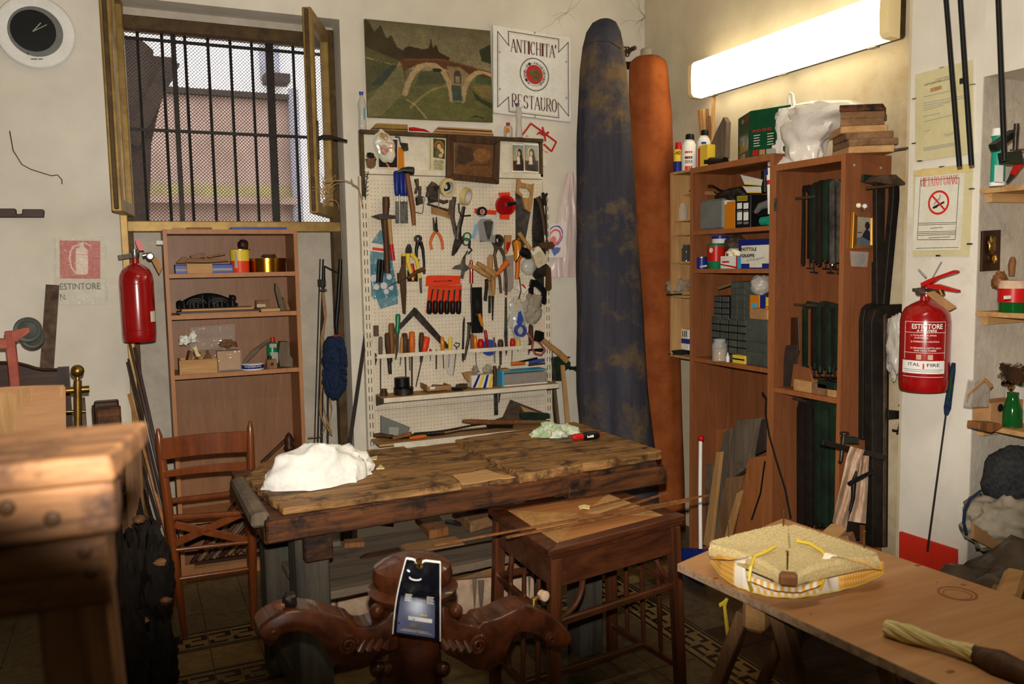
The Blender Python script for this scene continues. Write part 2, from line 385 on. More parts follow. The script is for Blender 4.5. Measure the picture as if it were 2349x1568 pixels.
mat('bench_edge',(112,66,34),(34,21,14),.65,kind='wood',axis='x',scale=26,bump=1.0,c3=(22,15,11),amt=.5)
mat('bench_leg',(86,78,66),(56,50,44),.75,kind='wood',axis='z',scale=20,bump=.6,c3=(60,64,54),amt=.52)
mat('dark_wood_x',(70,40,24),(38,21,14),.42,kind='wood',axis='x',scale=22,bump=.25)
mat('dark_wood_z',(70,40,24),(38,21,14),.42,kind='wood',axis='z',scale=22,bump=.25)
mat('carved_wood',(92,46,22),(48,23,12),.38,kind='noise',scale=16,bump=.25,coat=.35,c3=(40,20,12),amt=.6)
mat('chair_wood',(128,64,26),(98,46,18),.28,kind='wood',axis='z',scale=20,bump=.05,coat=.5)
mat('inlay_wood',(186,128,76),(160,102,56),.4,kind='wood',axis='x',scale=16,bump=.05)
mat('table_wood',(92,50,28),(54,28,16),.33,kind='wood',axis='z',scale=22,bump=.1,coat=.3)
mat('table_wood_x',(92,50,28),(54,28,16),.33,kind='wood',axis='x',scale=22,bump=.1,coat=.3)
mat('fg_wood',(158,112,72),(62,38,26),.6,kind='wood',axis='x',scale=26,bump=.9,c3=(54,34,24),amt=.54)
mat('fg_wood_z',(166,122,82),(84,54,36),.6,kind='wood',axis='z',scale=20,bump=.8,c3=(60,38,26),amt=.58)
mat('plywood',(200,150,102),(180,126,80),.5,kind='wood',axis='x',scale=9,bump=.08,c3=(140,92,58),amt=.66)
mat('plywood_edge',(186,158,128),(140,110,84),.8,scale=60,bump=.5)
mat('pine_x',(204,162,108),(178,130,80),.6,kind='wood',axis='x',scale=20,bump=.15)
mat('pine_z',(204,162,108),(178,130,80),.6,kind='wood',axis='z',scale=20,bump=.15)
mat('old_pine',(150,112,76),(112,80,54),.75,kind='wood',axis='z',scale=18,bump=.4,c3=(86,62,44),amt=.56)
mat('old_pine_x',(150,112,76),(112,80,54),.75,kind='wood',axis='x',scale=18,bump=.4,c3=(86,62,44),amt=.56)
mat('grey_wood',(124,108,90),(92,78,66),.8,kind='wood',axis='z',scale=18,bump=.5,c3=(66,56,48),amt=.58)
mat('grey_wood_x',(124,108,90),(92,78,66),.8,kind='wood',axis='x',scale=18,bump=.5,c3=(66,56,48),amt=.58)
mat('tool_wood',(148,98,56),(108,68,38),.5,kind='wood',axis='z',scale=30,bump=.2)
mat('tool_wood_light',(196,150,92),(164,118,68),.5,kind='wood',axis='z',scale=30,bump=.2)
mat('tool_wood_dark',(96,66,42),(60,40,26),.5,kind='wood',axis='z',scale=30,bump=.2)
mat('steel',(150,148,144),(96,92,88),.35,metal=.9,scale=20,bump=.1)
mat('steel_dark',(84,78,72),(46,42,38),.45,metal=.8,scale=25,bump=.2)
mat('rust',(104,84,68),(66,50,40),.65,metal=.4,scale=25,bump=.3)
mat('chrome',(210,208,204),None,.15,metal=1,kind='flat')
mat('brass',(160,124,62),(110,82,40),.35,metal=.9,scale=14,bump=.1)
mat('gold',(222,160,60),None,.25,metal=.9,kind='flat')
mat('copper_tin',(206,146,44),(170,108,30),.2,metal=1.0,scale=6,bump=0)
mat('black',(22,22,22),(14,14,14),.4,scale=20,bump=.05)
mat('black_rubber',(34,32,30),(22,21,20),.8,scale=20,bump=.3)
mat('plastic_grey',(120,122,118),(108,110,106),.5,scale=14,bump=.05)
mat('bin_grey',(80,84,78),(64,68,62),.5,scale=14,bump=.05)
mat('white_paint',(232,222,202),(212,200,176),.6,scale=14,bump=.1,c3=(164,130,98),amt=.62)
mat('peg',(230,218,196),(218,204,180),.65,scale=8,bump=.1,c3=(188,154,122),amt=.60)
mat('peg_hole',(70,58,46),None,.9,kind='flat')
mat('white',(236,234,228),(224,222,214),.7,scale=10,bump=.05)
mat('paper',(226,222,206),(214,208,190),.7,scale=10,bump=.05)
mat('label_grey',(150,148,140),None,.6,kind='flat')
mat('ink',(30,28,30),None,.6,kind='flat')
mat('ink_brown',(88,50,40),None,.6,kind='flat')
mat('ink_red',(196,40,34),None,.6,kind='flat')
mat('cloth_white',(240,238,232),(226,224,216),.95,scale=60,bump=.1)
mat('cloth_dirty',(214,184,158),(170,138,112),.95,scale=10,bump=.3,c3=(120,92,70),amt=.6)
mat('cardboard',(176,132,86),(154,112,72),.85,scale=10,bump=.1)
mat('red_paint',(158,14,16),(134,10,14),.22,scale=4,bump=.02,coat=.5)
mat('red_plastic',(178,24,22),None,.35,kind='flat')
mat('red_sign',(196,52,48),(180,42,40),.5,scale=5)
mat('orange_cloth',(154,82,36),(122,58,22),.85,scale=6,bump=.25,c3=(118,50,16),amt=.58)
mat('blue_cloth',(70,68,76),(46,46,58),.95,kind='wood',axis='z',scale=9,bump=.4,c3=(98,80,56),amt=.50)
mat('khaki',(126,106,70),(104,86,56),.9,scale=10)
mat('green',(16,74,44),(12,58,36),.4,scale=8,bump=.02)
mat('green_dark',(34,58,40),(22,36,28),.5,metal=.3,scale=12,bump=.15,c3=(28,24,22),amt=.5)
mat('green_plastic',(20,110,70),None,.3,kind='flat')
mat('teal',(26,140,116),None,.4,kind='flat')
mat('yellow',(218,186,60),None,.4,kind='flat')
mat('amber',(200,120,20),None,.25,kind='flat')
mat('orange',(198,98,36),None,.35,kind='flat')
mat('orange_red',(214,62,30),None,.4,kind='flat')
mat('blue',(26,42,118),None,.35,kind='flat')
mat('blue_mid',(54,74,150),None,.4,kind='flat')
mat('sky_blue',(60,150,200),None,.5,kind='flat')
mat('cyan_box',(70,160,196),None,.6,kind='flat')
mat('tape_yellow',(222,200,140),(206,182,122),.7,scale=20)
mat('tape_core',(200,190,190),None,.8,kind='flat')
mat('print',(255,255,255),kind='attr',rough=.6)
mat('gloss_print',(255,255,255),kind='attr',rough=.25)
mat('oil_paint',(255,255,255),kind='attr',rough=.55)
mat('duster',(34,50,78),(20,30,52),1.0,scale=60,bump=.5)
mat('rush',(216,198,148),(176,152,100),.6,scale=180,bump=0)
mat('raffia',(226,210,150),(200,180,116),.6,scale=20,bump=.1)
mat('cream_fabric',(236,226,196),None,.9,kind='flat')
mat('pink_red',(176,92,74),(140,66,54),.6,scale=12,bump=.2)
mat('terracotta',(196,44,24),None,.7,kind='flat')
mat('bristle',(210,196,164),(180,164,130),.9,scale=60,bump=.3)
mat('wool',(56,56,58),(34,34,36),1.0,scale=70,bump=1.0)
mat('sack',(168,158,140),(136,126,108),.8,scale=6,bump=.3)
mat('brown_plastic',(88,76,62),(70,60,50),.35,scale=8,bump=.3)
mat('twine',(170,138,96),(140,110,74),.9,scale=30)
mat('clear',(235,240,238),None,.05,kind='flat',trans=.95)
mat('green_glass',(24,110,44),None,.08,kind='flat',trans=.6)
film('film_clear',(230,228,224),.16,.1,.5);film('film_sleeve',(226,220,208),.26,.12,.9,30)
film('film_milky',(206,198,188),.62,.28,.8,12);film('film_grey',(170,160,150),.5,.2,.9,20)
film('film_jar',(214,216,210),.34,.08,.3,20);film('film_white',(232,224,212),.86,.3,.5,10);film('film_bag',(224,202,198),.82,.3,.3,8);film('window_glass',(200,205,205),.10,.03);film('film_blue',(90,150,170),.45,.2,.8,20)
BW=Frame('Y',D);RW=Frame('X',R)
# ================================================================ room shell
XL,XR=-0.026,1.073;ZS,ZT=1.815,2.885;NT=2.905;OUT=5.0
CE=3.55
b=MB();b.box((-3.2,D,0),(XL,OUT,CE));b.box((XR,D,0),(R+.5,OUT,CE));b.box((XL,D,NT),(XR,OUT,CE))
wb=struct('wall_back',b,'wall_white')
PX_=2.90;pn0=on('X',PX_,2241,600).y
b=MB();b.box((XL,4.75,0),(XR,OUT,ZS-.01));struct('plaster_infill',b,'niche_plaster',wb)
b=MB();b.box((R,pn0,0),(R+.5,D,CE));b.box((R+.36,-1.6,0),(R+.5,pn0,CE));wr=struct('wall_right',b,'wall_yellow')
pf,pn=on('X',PX_,2078,600).y,on('X',PX_,2241,600).y
pb=MB();pb.box((PX_,pn,0),(R,pf,CE));struct('pilaster',pb,'wall_white',wr)
tt=MB();tt.box((PX_+.02,pf,0),(R,pf+.03,CE));struct('trim_1',tt,'wall_yellow')
# the near side of the pilaster: a shelved recess, so the wall there starts nearer to the camera
b=MB();b.box((-3.2,-1.6,0),(-3.1,D,CE));struct('wall_left',b,'wall_white')
b=MB();b.box((-3.2,-1.7,0),(R+.5,-1.6,CE));struct('wall_behind',b,'wall_white')
b=MB();b.box((-3.2,-1.7,CE),(R+.5,OUT,CE+.1));struct('ceiling',b,'ceiling')
b=MB();b.box((-3.2,-1.7,-.12),(R+.5,OUT,-.008));fl_=struct('floor',b,'tile_dark')
# cement tiles: plain fields, with a Greek key border; the pattern is printed on the tile face
TS=0.197;X0,Y0=0.217-TS*3,3.622-TS*12
def tile_mesh(kind):
    m=MB();g=.0012;m.hexa([(g,g,-.012),(TS-g,g,-.012),(TS-g,TS-g,-.012),(g,TS-g,-.012)],[(g,g,0),(TS-g,g,0),(TS-g,TS-g,0),(g,TS-g,0)])
    if kind[0]=='k':
        m.cm=1;s=TS
        def q(x0,y0,x1,y1):
            if kind=='kv':x0,y0,x1,y1=1-y1,x0,1-y0,x1
            m.add([(x0*s,y0*s,.0004),(x1*s,y0*s,.0004),(x1*s,y1*s,.0004),(x0*s,y1*s,.0004)],[(0,1,2,3)])
        q(0.01,.90,.99,.97);q(0.01,.02,.99,.07);q(0.01,.10,.99,.155)
        for x in(0,.5): # one S of the key per half tile
            q(x+.02,.70,x+.48,.78);q(x+.36,.50,x+.48,.70);q(x+.16,.50,x+.36,.57)
            q(x+.02,.23,x+.40,.31);q(x+.02,.31,x+.12,.44)
    me=bpy.data.meshes.new('tile');me.from_pydata(m.v,[],m.f)
    me.materials.append(MATS['tile_cream' if kind=='kh' or kind=='kv' or kind=='c' else 'tile' if kind=='p' else 'tile_dark'])
    if kind[0]=='k':me.materials.append(MATS['tile_black']);me.polygons.foreach_set('material_index',m.m)
    return me
TM={k:tile_mesh(k)for k in('kh','kv','p','c','d')}
def kind_of(i,j):
    if i in(12,)and j<=13:return 'kv'
    if j in(12,10)and i<=11:return 'kh'
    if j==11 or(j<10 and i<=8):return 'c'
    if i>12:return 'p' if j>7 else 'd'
    return 'p'
rest=MB()
for j in range(-2,18):
    for i in range(-3,19):
        x,y=X0+i*TS,Y0+j*TS
        if x>R or y>D+.1:continue
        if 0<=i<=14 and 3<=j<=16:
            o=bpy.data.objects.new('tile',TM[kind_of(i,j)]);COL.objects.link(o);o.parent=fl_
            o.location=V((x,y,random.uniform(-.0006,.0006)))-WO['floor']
        else:rest.box((x+.001,y+.001,-.012),(x+TS-.001,y+TS-.001,0))
tag(part('tiles',rest,'tile',fl_),None,None,kind='stuff')
# crack and cobweb lines
def line(name,F,pts,r,m,parent,off=.002):
    b=MB();b.tube([F(x,y,off)for x,y in pts],r,5);return part(name,b,m,parent)
line('crack',BW,[(22,300),(30,345),(50,377),(70,388),(95,396),(118,403),(132,401),(142,412),(142,422)],.0025,'rust',wb)
rs=random.Random(3)
cw=MB()
for c_,nn in(((1480,38),26),((1300,30),8)):
    for k in range(nn):
        a=rs.uniform(0,6.28);x,y=c_;pts=[]
        L_=rs.uniform(15,75)
        for s in range(6):
            pts.append(BW(x,y,.004+s*.002));a+=rs.uniform(-.6,.6);x+=math.cos(a)*L_/5;y+=math.sin(a)*L_/5
        cw.tube(pts,.0005,4)
tag(part('cobweb',cw,'rust',wb),None,None,kind='stuff')
# soot and stains near the lamp are part of the plaster material
# ================================================================ window
FR=4.66
win=thing('window_1',None,None,(XL,FR,ZS));win['kind']='structure'
def wp(name,mb,m,parent=win,**k):return part(name,mb,m,parent,**k)
b=MB();b.box((XL,FR-.03,ZS-.02),(XR,FR+.04,ZS+.035));wp('bottom_rail',b,'gold_frame',bevel=.004)
b=MB();b.box((XL,FR-.01,ZT-.085),(XR,FR+.05,ZT-.02));wp('top_rail',b,'brown_trim',bevel=.004)
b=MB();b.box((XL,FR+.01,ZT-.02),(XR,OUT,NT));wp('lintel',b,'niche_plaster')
b=MB();b.box((XL,FR-.02,0),(XL+.045,FR+.05,ZT));struct('trim_2',b,'brown_trim',bevel=.003)
b=MB();b.box((XR-.045,FR-.02,0),(XR,FR+.05,ZT));struct('trim_3',b,'brown_trim',bevel=.003)
b=MB();b.box((XL-.012,D-.012,0),(XL+.022,D+.02,2.95));struct('trim_4',b,'gold_frame',bevel=.003)
def sash(name,hx,hy,fx,fy,z0,z1,side):
    a,c=V((hx,hy,0)),V((fx,fy,0));d=(c-a).normalized();n=V((-d.y,d.x,0));t=.045
    s=thing(name,None,None,(hx,hy,z0));s.parent=win;s.location=V((hx,hy,z0))-WO['window_1']
    def bar(nm,p,q,za,zb,w_,m='gold_frame'):
        b=MB();P,Q=a+d*p,a+d*q
        b.hexa([P-n*w_/2+V((0,0,za)),Q-n*w_/2+V((0,0,za)),Q+n*w_/2+V((0,0,za)),P+n*w_/2+V((0,0,za))],[P-n*w_/2+V((0,0,zb)),Q-n*w_/2+V((0,0,zb)),Q+n*w_/2+V((0,0,zb)),P+n*w_/2+V((0,0,zb))]);part(nm,b,m,s,bevel=.004)
    L_=(c-a).length
    bar('stile',0,.05,z0,z1,t);bar('stile',L_-.06,L_,z0,z1,t);bar('rail',.05,L_-.06,z0,z0+.06,t);bar('rail',.05,L_-.06,z1-.06,z1,t)
    bar('bead',L_+.001,L_+.014,z0+.01,z1-.01,.02,'brown_trim')
    bar('pane',.05,L_-.06,z0+.06,z1-.06,.004,'window_glass')
    return s,a,d,n,L_
z0s,z1s=1.868,2.80
sR,aR,dR,nR,LR=sash('right_sash',XR-.05,FR-.03,.842,4.20,z0s,2.862,1)
sL,aL,dL,nL,LL=sash('left_sash',XL+.035,FR-.03,-.045,4.20,z0s,2.95,-1)
b=MB();hp=aR+dR*(LR-.03)+V((0,0,BW.at(.3)(735,318).z));side=nR if nR.dot(V((1,0,0)))>0 else-nR
b.tube([hp+side*.02+V((0,0,.09)),hp+side*.02-V((0,0,.10))],.012,8);part('handle_plate',b,'steel_dark',sR)
b=MB();b.tube([hp+side*.02,hp+side*.055+V((0,0,.01)),hp+side*.09+V((0,0,.01)),hp+side*.17-V((0,0,.012))],[.010,.012,.009,.007],8);part('handle',b,'dark_iron',sR,smooth=1)
# iron bars
BY=4.86;FB=Frame('Y',BY)
zb0,zb1=ZS+.02,ZT-.02
for tx,bx,wpx in((322,333,7),(377,388,7),(403,413,11),(428,441,7),(482,491,7),(533,541,7),(582,589,7),(622,629,18),(677,682,7)):
    x=FB((tx+bx)/2,300).x;wd=FB(600+wpx/2,300).x-FB(600-wpx/2,300).x
    b=MB()
    if wpx>9:b.box((x-wd/2,BY-.006,zb0),(x+wd/2,BY+.006,zb1))
    else:b.tube([(x,BY,zb0),(x,BY,zb1)],wd/2,8)
    part('iron_bar',b,'dark_iron',win)
for y in(106,306):
    z=FB(500,y).z;b=MB();b.box((XL+.02,BY-.018,z-.008),(XR-.02,BY-.006,z+.008));part('cross_bar',b,'dark_iron',win)
wm=MB();p_=.0185;Wd_,Hh=XR-XL-.04,zb1-zb0
n_=int((Wd_+Hh)/p_)
for k in range(n_):
    t=k*p_
    for sgn in(0,1):
        xa,za=(t,0)if t<Wd_ else(Wd_,t-Wd_);xb,zb=(0,t)if t<Hh else(t-Hh,Hh)
        if sgn:xa,xb=Wd_-xa,Wd_-xb
        wm.tube([(XL+.02+xa,4.90+sgn*.003,zb0+za),(XL+.02+xb,4.90+sgn*.003,zb0+zb)],.0016,4,caps=False)
tag(part('wire_mesh',wm,'wire',win),None,None,kind='stuff')
# ================================================================ outside
OY=Frame('Y',8.0);F6=Frame('Y',6.4)
nb=thing('neighbouring_building','white sunlit house front with a lower pink wall across the lane','building',(1,9,.5))
b=MB();b.box((-6,8.8,.3),(14,9.2,7));part('upper_facade',b,'facade_white',nb)
pr=OY(668,300).x;ptop=OY(500,222).z;pl=OY(448,452).z
b=MB();b.box((-6,8.0,.3),(pr,8.8,ptop));part('low_wall',b,'facade_pink',nb)
b=MB();b.box((-6,7.93,ptop),(pr+.04,8.05,ptop+.05));part('coping',b,'board_dark',nb)
b=MB();b.box((-6,7.90,pl-.06),(pr+.02,8.0,pl));part('ledge',b,'facade_pink',nb)
b=MB();b.box((-6,7.985,pl),(pr,7.999,OY(500,424).z));part('moss_band',b,'facade_moss',nb)
b=MB();b.tube([(OY(674,300).x,7.95,.4),(OY(674,300).x,7.95,ptop+.1)],.05,10);part('downpipe',b,'pipe_grey',nb,smooth=1)
F9=Frame('Y',8.75)
b=MB();b.box(F9(598,181),V(F9(640,106))+V((0,.05,0)));part('shutter',b,'pipe_grey',nb)
b=MB();b.box(V(F9(602,196))-V((0,.25,0)),F9(656,181));part('lamp_bracket',b,'board_dark',nb)
b=MB();b.box((-6,5.0,.2),(14,9,.3));struct('ground',b,'facade_pink')
lb=thing('leaning_shutter','dark wooden shutter board leaning outside behind the window bars','board',F6(340,900))
b=MB();b.prism(quad4(F6,[(285,80),(330,95),(352,115),(352,128),(402,132),(396,158),(372,225),(362,262),(347,330),(335,900),(285,900)]),(0,.04,0));part('board',b,'board_dark',lb)
b=MB();b.beam(F6(396,140,.03),F6(300,330,.03),.10,.05,up=V((0,1,0)));part('brace',b,'board_dark',lb)
# ================================================================ ceiling lamp on the right wall
LX=2.88
la,lbp=on('X',LX,1586,182),on('X',LX,2046,40)
yA,yB=la.y,on('X',LX,2046,98).y
zl0,zl1=2.497,2.69
lampo=thing('fluorescent_lamp','long glowing fluorescent wall lamp with a ribbed clear cover above the brown cabinets','lamp',(R,(yA+yB)/2,zl0))
b=MB();b.box((R-.001,yA-.02,zl0+.01),(LX+.045,yB+.02,zl1-.01));part('housing',b,'brown_trim',lampo,bevel=.01)
mat('lamp_glow',(255,238,196),kind='flat',emit=9.0)
mat('lamp_end',(236,214,160),kind='flat',rough=.3)
b=MB();pr_=[(LX+.045,zl0),(LX-.005,zl0+.004),(LX-.020,zl0+.02),(LX-.024,(zl0+zl1)/2),(LX-.020,zl1-.02),(LX-.005,zl1-.004),(LX+.045,zl1)]
def ext(pr_,ya,yb,mb):
    n=len(pr_);vs=[(x,ya,z)for x,z in pr_]+[(x,yb,z)for x,z in pr_]
    mb.add(vs,[tuple(range(n)),tuple(range(2*n-1,n-1,-1))]+[(i,i+n,(i+1)%n+n,(i+1)%n)for i in range(n)])
ext(pr_,yA-.03,yB+.045,b);part('diffuser',b,'lamp_glow',lampo,smooth=1)
for ya,yb in((yA,yA-.03),(yB+.045,yB)):
    b=MB();ext([(x-.001 if x<LX+.04 else x,z+(.001 if z>2.57 else-.001))for x,z in pr_],ya,yb,b);part('end_cap',b,'lamp_end',lampo)
for t in(.1,.5,.9):
    y=yA+(yB-yA)*t
    b=MB();b.box((LX+.03,y-.02,zl0-.008),(LX+.06,y+.02,zl0+.006));part('clip',b,'steel',lampo)
# ================================================================ bookshelf in the niche
BS=Frame('Y',4.45)
xa,xb=BS(386,700).x-.008,BS(686,700).x+.006;zt_=BS(530,526).z
sh=thing('bookshelf','tall brown laminate bookshelf standing under the window','bookshelf',((xa+xb)/2,4.6,0))
t_=.02;bk=4.72
b=MB();b.box((xa,4.45,0),(xa+t_,bk,zt_));part('side_panel',b,'laminate_edge',sh,bevel=.001)
b=MB();b.box((xb-t_,4.45,0),(xb,bk,zt_));part('side_panel',b,'laminate_edge',sh,bevel=.001)
b=MB();b.box((xa+t_,bk-.006,0),(xb-t_,bk,zt_));part('back_panel',b,'laminate',sh)
b=MB();b.box((xa+t_,4.45,zt_-.022),(xb-t_,bk,zt_));part('top_panel',b,'laminate_edge',sh)
SZ=[]
for x_,y_ in((540,625),(540,718),(540,852),(500,1186)):
    z=BS(x_,y_).z;SZ.append(z)
    b=MB();b.box((xa+t_,4.452,z-.022),(xb-t_,bk-.006,z));part('shelf',b,'laminate_edge',sh)
b=MB();b.box((xa+t_,4.47,0),(xb-t_,4.49,.09));part('plinth',b,'laminate_edge',sh)
b=MB();b.box((xa-.03,4.47,BS(380,556).z-.01),(xa,4.475,BS(380,556).z+.01));part('bracket',b,'white',sh)
# contents; crop frames on planes inside the shelf
C1=Frame('Y',4.45,380,520,7.128);C2=Frame('Y',4.45,380,730,7.128)
def sits(o,z):
    """drop a finished thing so that it rests at height z"""
    zs=[]
    obs=[o]+list(o.children_recursive)
    bpy.context.view_layer.update()
    for q in obs:
        if q.type=='MESH':zs+=[(q.matrix_world@v.co).z for v in q.data.vertices]
    o.location.z+=z-min(zs)+.0004;WO[o.name]=V(o.location)
    return o
s0,s1,s2=zt_,SZ[0],SZ[1]
sits(T(C1,'wood_scrap','thin pale wood scrap lying on the left of the bookshelf top','wood',[('wood_scrap','B',(120,14,340,40),'pine_x',-.06,-.01)]),s0)
sits(T(C1,'wood_scrap','short darker wood scrap lying mid-left on the bookshelf top','wood',[('wood_scrap','B',(350,6,760,40),'old_pine_x',-.09,-.02)]),s0)
sits(T(C1,'flat_tin','flat blue tin lying on top of the bookshelf','tin',[('flat_tin','B',(1080,8,1980,46),'blue_mid',-.15,-.01)]),s0)
sits(T(C1,'tin_box','blue tin box with a white patterned band under scrap wood','tin',[('body','B',(160,600,1095,750),'blue_mid',-.16,-.035),('pattern_band','B',(160,655,1095,715),'label_grey',-.16,-.0345),('lid','B',(150,590,1100,612),'blue',-.165,-.033)]),s1)
sits(T(C1,'wood_block','pale wooden block standing in front of the blue tin box','wood',[('wood_block','B',(350,600,762,760),'pine_x',-.03,-.004)]),s1)
zt2=s1+.062
for nm,l,d_,m_,a_,c_ in(('wood_scrap','dark wood offcut at the left end of the blue tin box',[(170,590),(280,490),(350,495),(330,590)],'old_pine_x',-.12,-.05),('wood_scrap','long brown wood strip lying over the blue tin box',[(300,580),(380,505),(1000,530),(1030,560),(680,585)],'old_pine_x',-.10,-.05),
    ('wood_scrap','reddish wooden wedge on the scrap pile, nearest the middle',[(400,470),(640,415),(650,500),(430,520)],'tool_wood',-.11,-.06),('wood_scrap','thin reddish stick on the scrap pile beside the yellow tin',[(670,480),(960,425),(975,460),(700,505)],'tool_wood',-.10,-.08)):
    o=T(C1,nm,l,'wood',[(nm,'P',d_,m_,a_,c_)])
t1=T(C1,'food_tin','open yellow and orange food tin with a pale side label','tin',[('body','L',(1220,[(750,0),(750,152),(560,152)]),'orange_red',-.075,-.075),('upper_band','L',(1215,[(565,153),(380,156)]),'yellow',-.075,-.075),('rim','L',(1215,[(384,160),(374,160)]),'steel',-.075,-.075)])
sits(t1,s1)
b=MB();b.add(quad(C1,1130,400,1222,675,-.03),[(0,1,2,3)]);part('label',b,'label_grey',t1)
tag(part('chestnut',MB().blob(C1(1265,300,-.08),(.028,.02,.03),3,.15),'dark_wood_z',None,smooth=1),'dark brown lump sticking out of the yellow food tin','lump')
t1=T(C1,'cake_tin','round shiny copper-coloured cake tin holding coiled wire','tin',[('body','L',(1665,[(735,0),(735,296),(560,298)]),'copper_tin',-.10,-.10),('lid','L',(1660,[(565,304),(515,304),(512,290),(512,0)]),'copper_tin',-.10,-.10)])
sits(t1,s1)
b=MB();ct=C1(1680,490,-.10);r_=random.Random(2)
for k in range(14):
    rr=r_.uniform(.016,.032);cc=ct+V((r_.uniform(-.008,.008),r_.uniform(-.006,.006),r_.uniform(0,.01)))
    b.tube([cc+V((math.cos(a)*rr*1.1,math.sin(a)*rr*.8,math.sin(a*2+k)*.003))for a in[i*.449 for i in range(15)]],.0011,5)
tag(part('wire_coil',b,'rust',None),'tangled coil of rusty wire on the copper cake tin','wire')
# shelf 2
cz=C1(600,1250,-.08)
b=MB();x0_,x1_=C1(170,1200,-.08).x,C1(1170,1200,-.08).x
def crest(u,v):
    x=x0_+(x1_-x0_)*u;hgt=.018+.055*math.sin(math.pi*min(1,max(0,(u-.02)/.96)))**.8+(.022 if u>.86 and u<.97 else 0)+(.012 if u<.08 else 0)
    a=v*math.pi;rr=.018+.006*math.sin(u*40)+.005*math.cos(u*23)
    return V((x,4.53-math.cos(a)*rr*1.6,s2+.032+math.sin(a)*hgt))
b.grid(crest,70,12);cr_=part('carved_crest',b,'black',None,smooth=60)
for u in(.05,.93):
    bb=MB().ball((x0_+(x1_-x0_)*u,4.53,s2+.075 if u>.5 else s2+.055),.017);tt_=part('scroll',bb,'black',None,smooth=1)
    tt_.parent=cr_;tt_.location=WO[tt_.name]-WO[cr_.name]
for u in(.32,.68):
    for rr in(.030,.021,.012):
        bb=MB();cc=V((x0_+(x1_-x0_)*u,4.498,s2+.052));bb.tube([cc+V((math.cos(a)*rr*1.5,-.002,math.sin(a)*rr*.9))for a in[i*.33 for i in range(11)]],.003,6);q=part('moulded_leaf',bb,'black',None,smooth=1);q.parent=cr_;q.location=WO[q.name]-WO[cr_.name]
tag(cr_,'black carved furniture crest with scrolled ends on the second shelf','ornament')
for l,y0,y1,xx0,xx1,m_ in(('bottom pale board of the stack on the second shelf',1395,1415,240,1530,'pine_x'),('dark glossy board in the middle of the stack on the second shelf',1330,1390,200,1560,'dark_wood_x'),('top pale board of the stack below the black crest',1265,1325,260,1440,'pine_x')):
    a_=C1(xx0,y1,-.01);c_=C1(xx1,y0,-.01)
    b=MB();k_={1395:0,1330:.0062,1265:.0172}[y0];h_={1395:.006,1330:.0105,1265:.0105}[y0]
    b.box((a_.x,4.465,s2+k_),(c_.x,4.62,s2+k_+h_));tag(part('board',b,m_,None,bevel=.001),l,'board')
tag(part('glass_paper',MB().blob(C1(1560,1290,-.015),(.022,.012,.010),5,.3),'bristle',None,smooth=1),'crumpled pale wad at the right end of the board stack','paper')
sits(T(C1,'wood_block','reddish slotted wooden block at the back of the second shelf','wood',[('wood_block','B',(1480,1125,1710,1270),'tool_wood',-.16,-.11)]),s2+.012)
sits(T(C1,'wood_block','pale flat wood block at the right of the second shelf','wood',[('wood_block','B',(1560,1310,1870,1370),'pine_x',-.09,-.03)]),s2)
sits(T(C1,'wood_wedge','tall grey wooden wedge leaning at the right of the second shelf','wood',[('wood_wedge','P',[(1795,910),(1820,905),(1860,1000),(1965,1350),(1880,1355),(1795,1020)],'grey_wood',-.10,-.05)]),s2)
sits(T(C1,'wood_wedge','short curved wooden wedge beside the shelf side panel','wood',[('wood_wedge','P',[(1920,1130),(1990,1200),(2035,1340),(1970,1350),(1925,1200)],'old_pine',-.12,-.07)]),s2)
# shelf 3
s3=SZ[2]
bx=thing('wooden_box','open pine box full of odds and ends on the third shelf','box',C2(540,900,-.05))
a_,c_=C2(265,900,-.012),C2(860,630,-.012);hz=c_.z-a_.z
for nm,p0,p1 in(('front_panel',(a_.x,4.462,s3),(c_.x,4.472,s3+hz)),('rear_panel',(a_.x,4.60,s3),(c_.x,4.61,s3+hz)),('end_panel',(a_.x-.01,4.462,s3),(a_.x,4.61,s3+hz)),('end_panel',(c_.x,4.462,s3),(c_.x+.002,4.61,s3+hz)),('base',(a_.x,4.472,s3),(c_.x,4.60,s3+.008))):
    part(nm,MB().box(p0,p1),'pine_x',bx,bevel=.001)
r_=random.Random(5)
for k in range(7):
    b=MB();p0=V((a_.x+.03+(c_.x-a_.x-.06)*k/6,r_.uniform(4.49,4.58),s3+hz-.01));b.beam(p0,p0+V((r_.uniform(-.03,.03),r_.uniform(-.02,.02),.03+r_.random()*.02)),.014,.006)
    tag(part('wood_offcut',b,r_.choice(['old_pine','grey_wood','tool_wood_dark']),None),['leftmost','second from left','third from left','middle','third from right','second from right','rightmost'][k]+' small offcut poking out of the open pine box','wood','offcuts in the pine box')
T(C2,'raffia_scrap','pale yellow curled strip standing in the pine box','strip',[('raffia_scrap','P',[(430,480),(510,465),(530,540),(580,620),(500,628),(465,520)],'raffia',-.03,-.025)])
tag(part('cotton_wad',MB().blob(C2(300,360,-.06),(.026,.03,.024),9,.45),'cloth_white',None,smooth=1),'crumpled white cotton wad above the pine box','cloth')
tag(part('cotton_wad',MB().blob(C2(450,300,-.09),(.016,.02,.028),4,.5),'white',None,smooth=1),'grey-white rag behind the cotton wad at the pine box','cloth')
b=MB();b.grid(lambda u,v:C2(400+730*u,150-60*u+380*v,-.10+.012*noise.noise(V((u*5,v*5,1)))),16,10);tag(part('plastic_bag',b,'film_clear',None,smooth=1,fix=False),'clear shiny plastic bag propped against the bookshelf back','bag')
sits(T(C2,'glass_jar_box','square brown cardboard box wrapped in clear plastic beside the pine box','box',[('carton','B',(860,500,1215,830),'cardboard',-.11,-.02),('wrapping','B',(845,490,1232,860),'film_clear',-.115,-.012)]),s3)
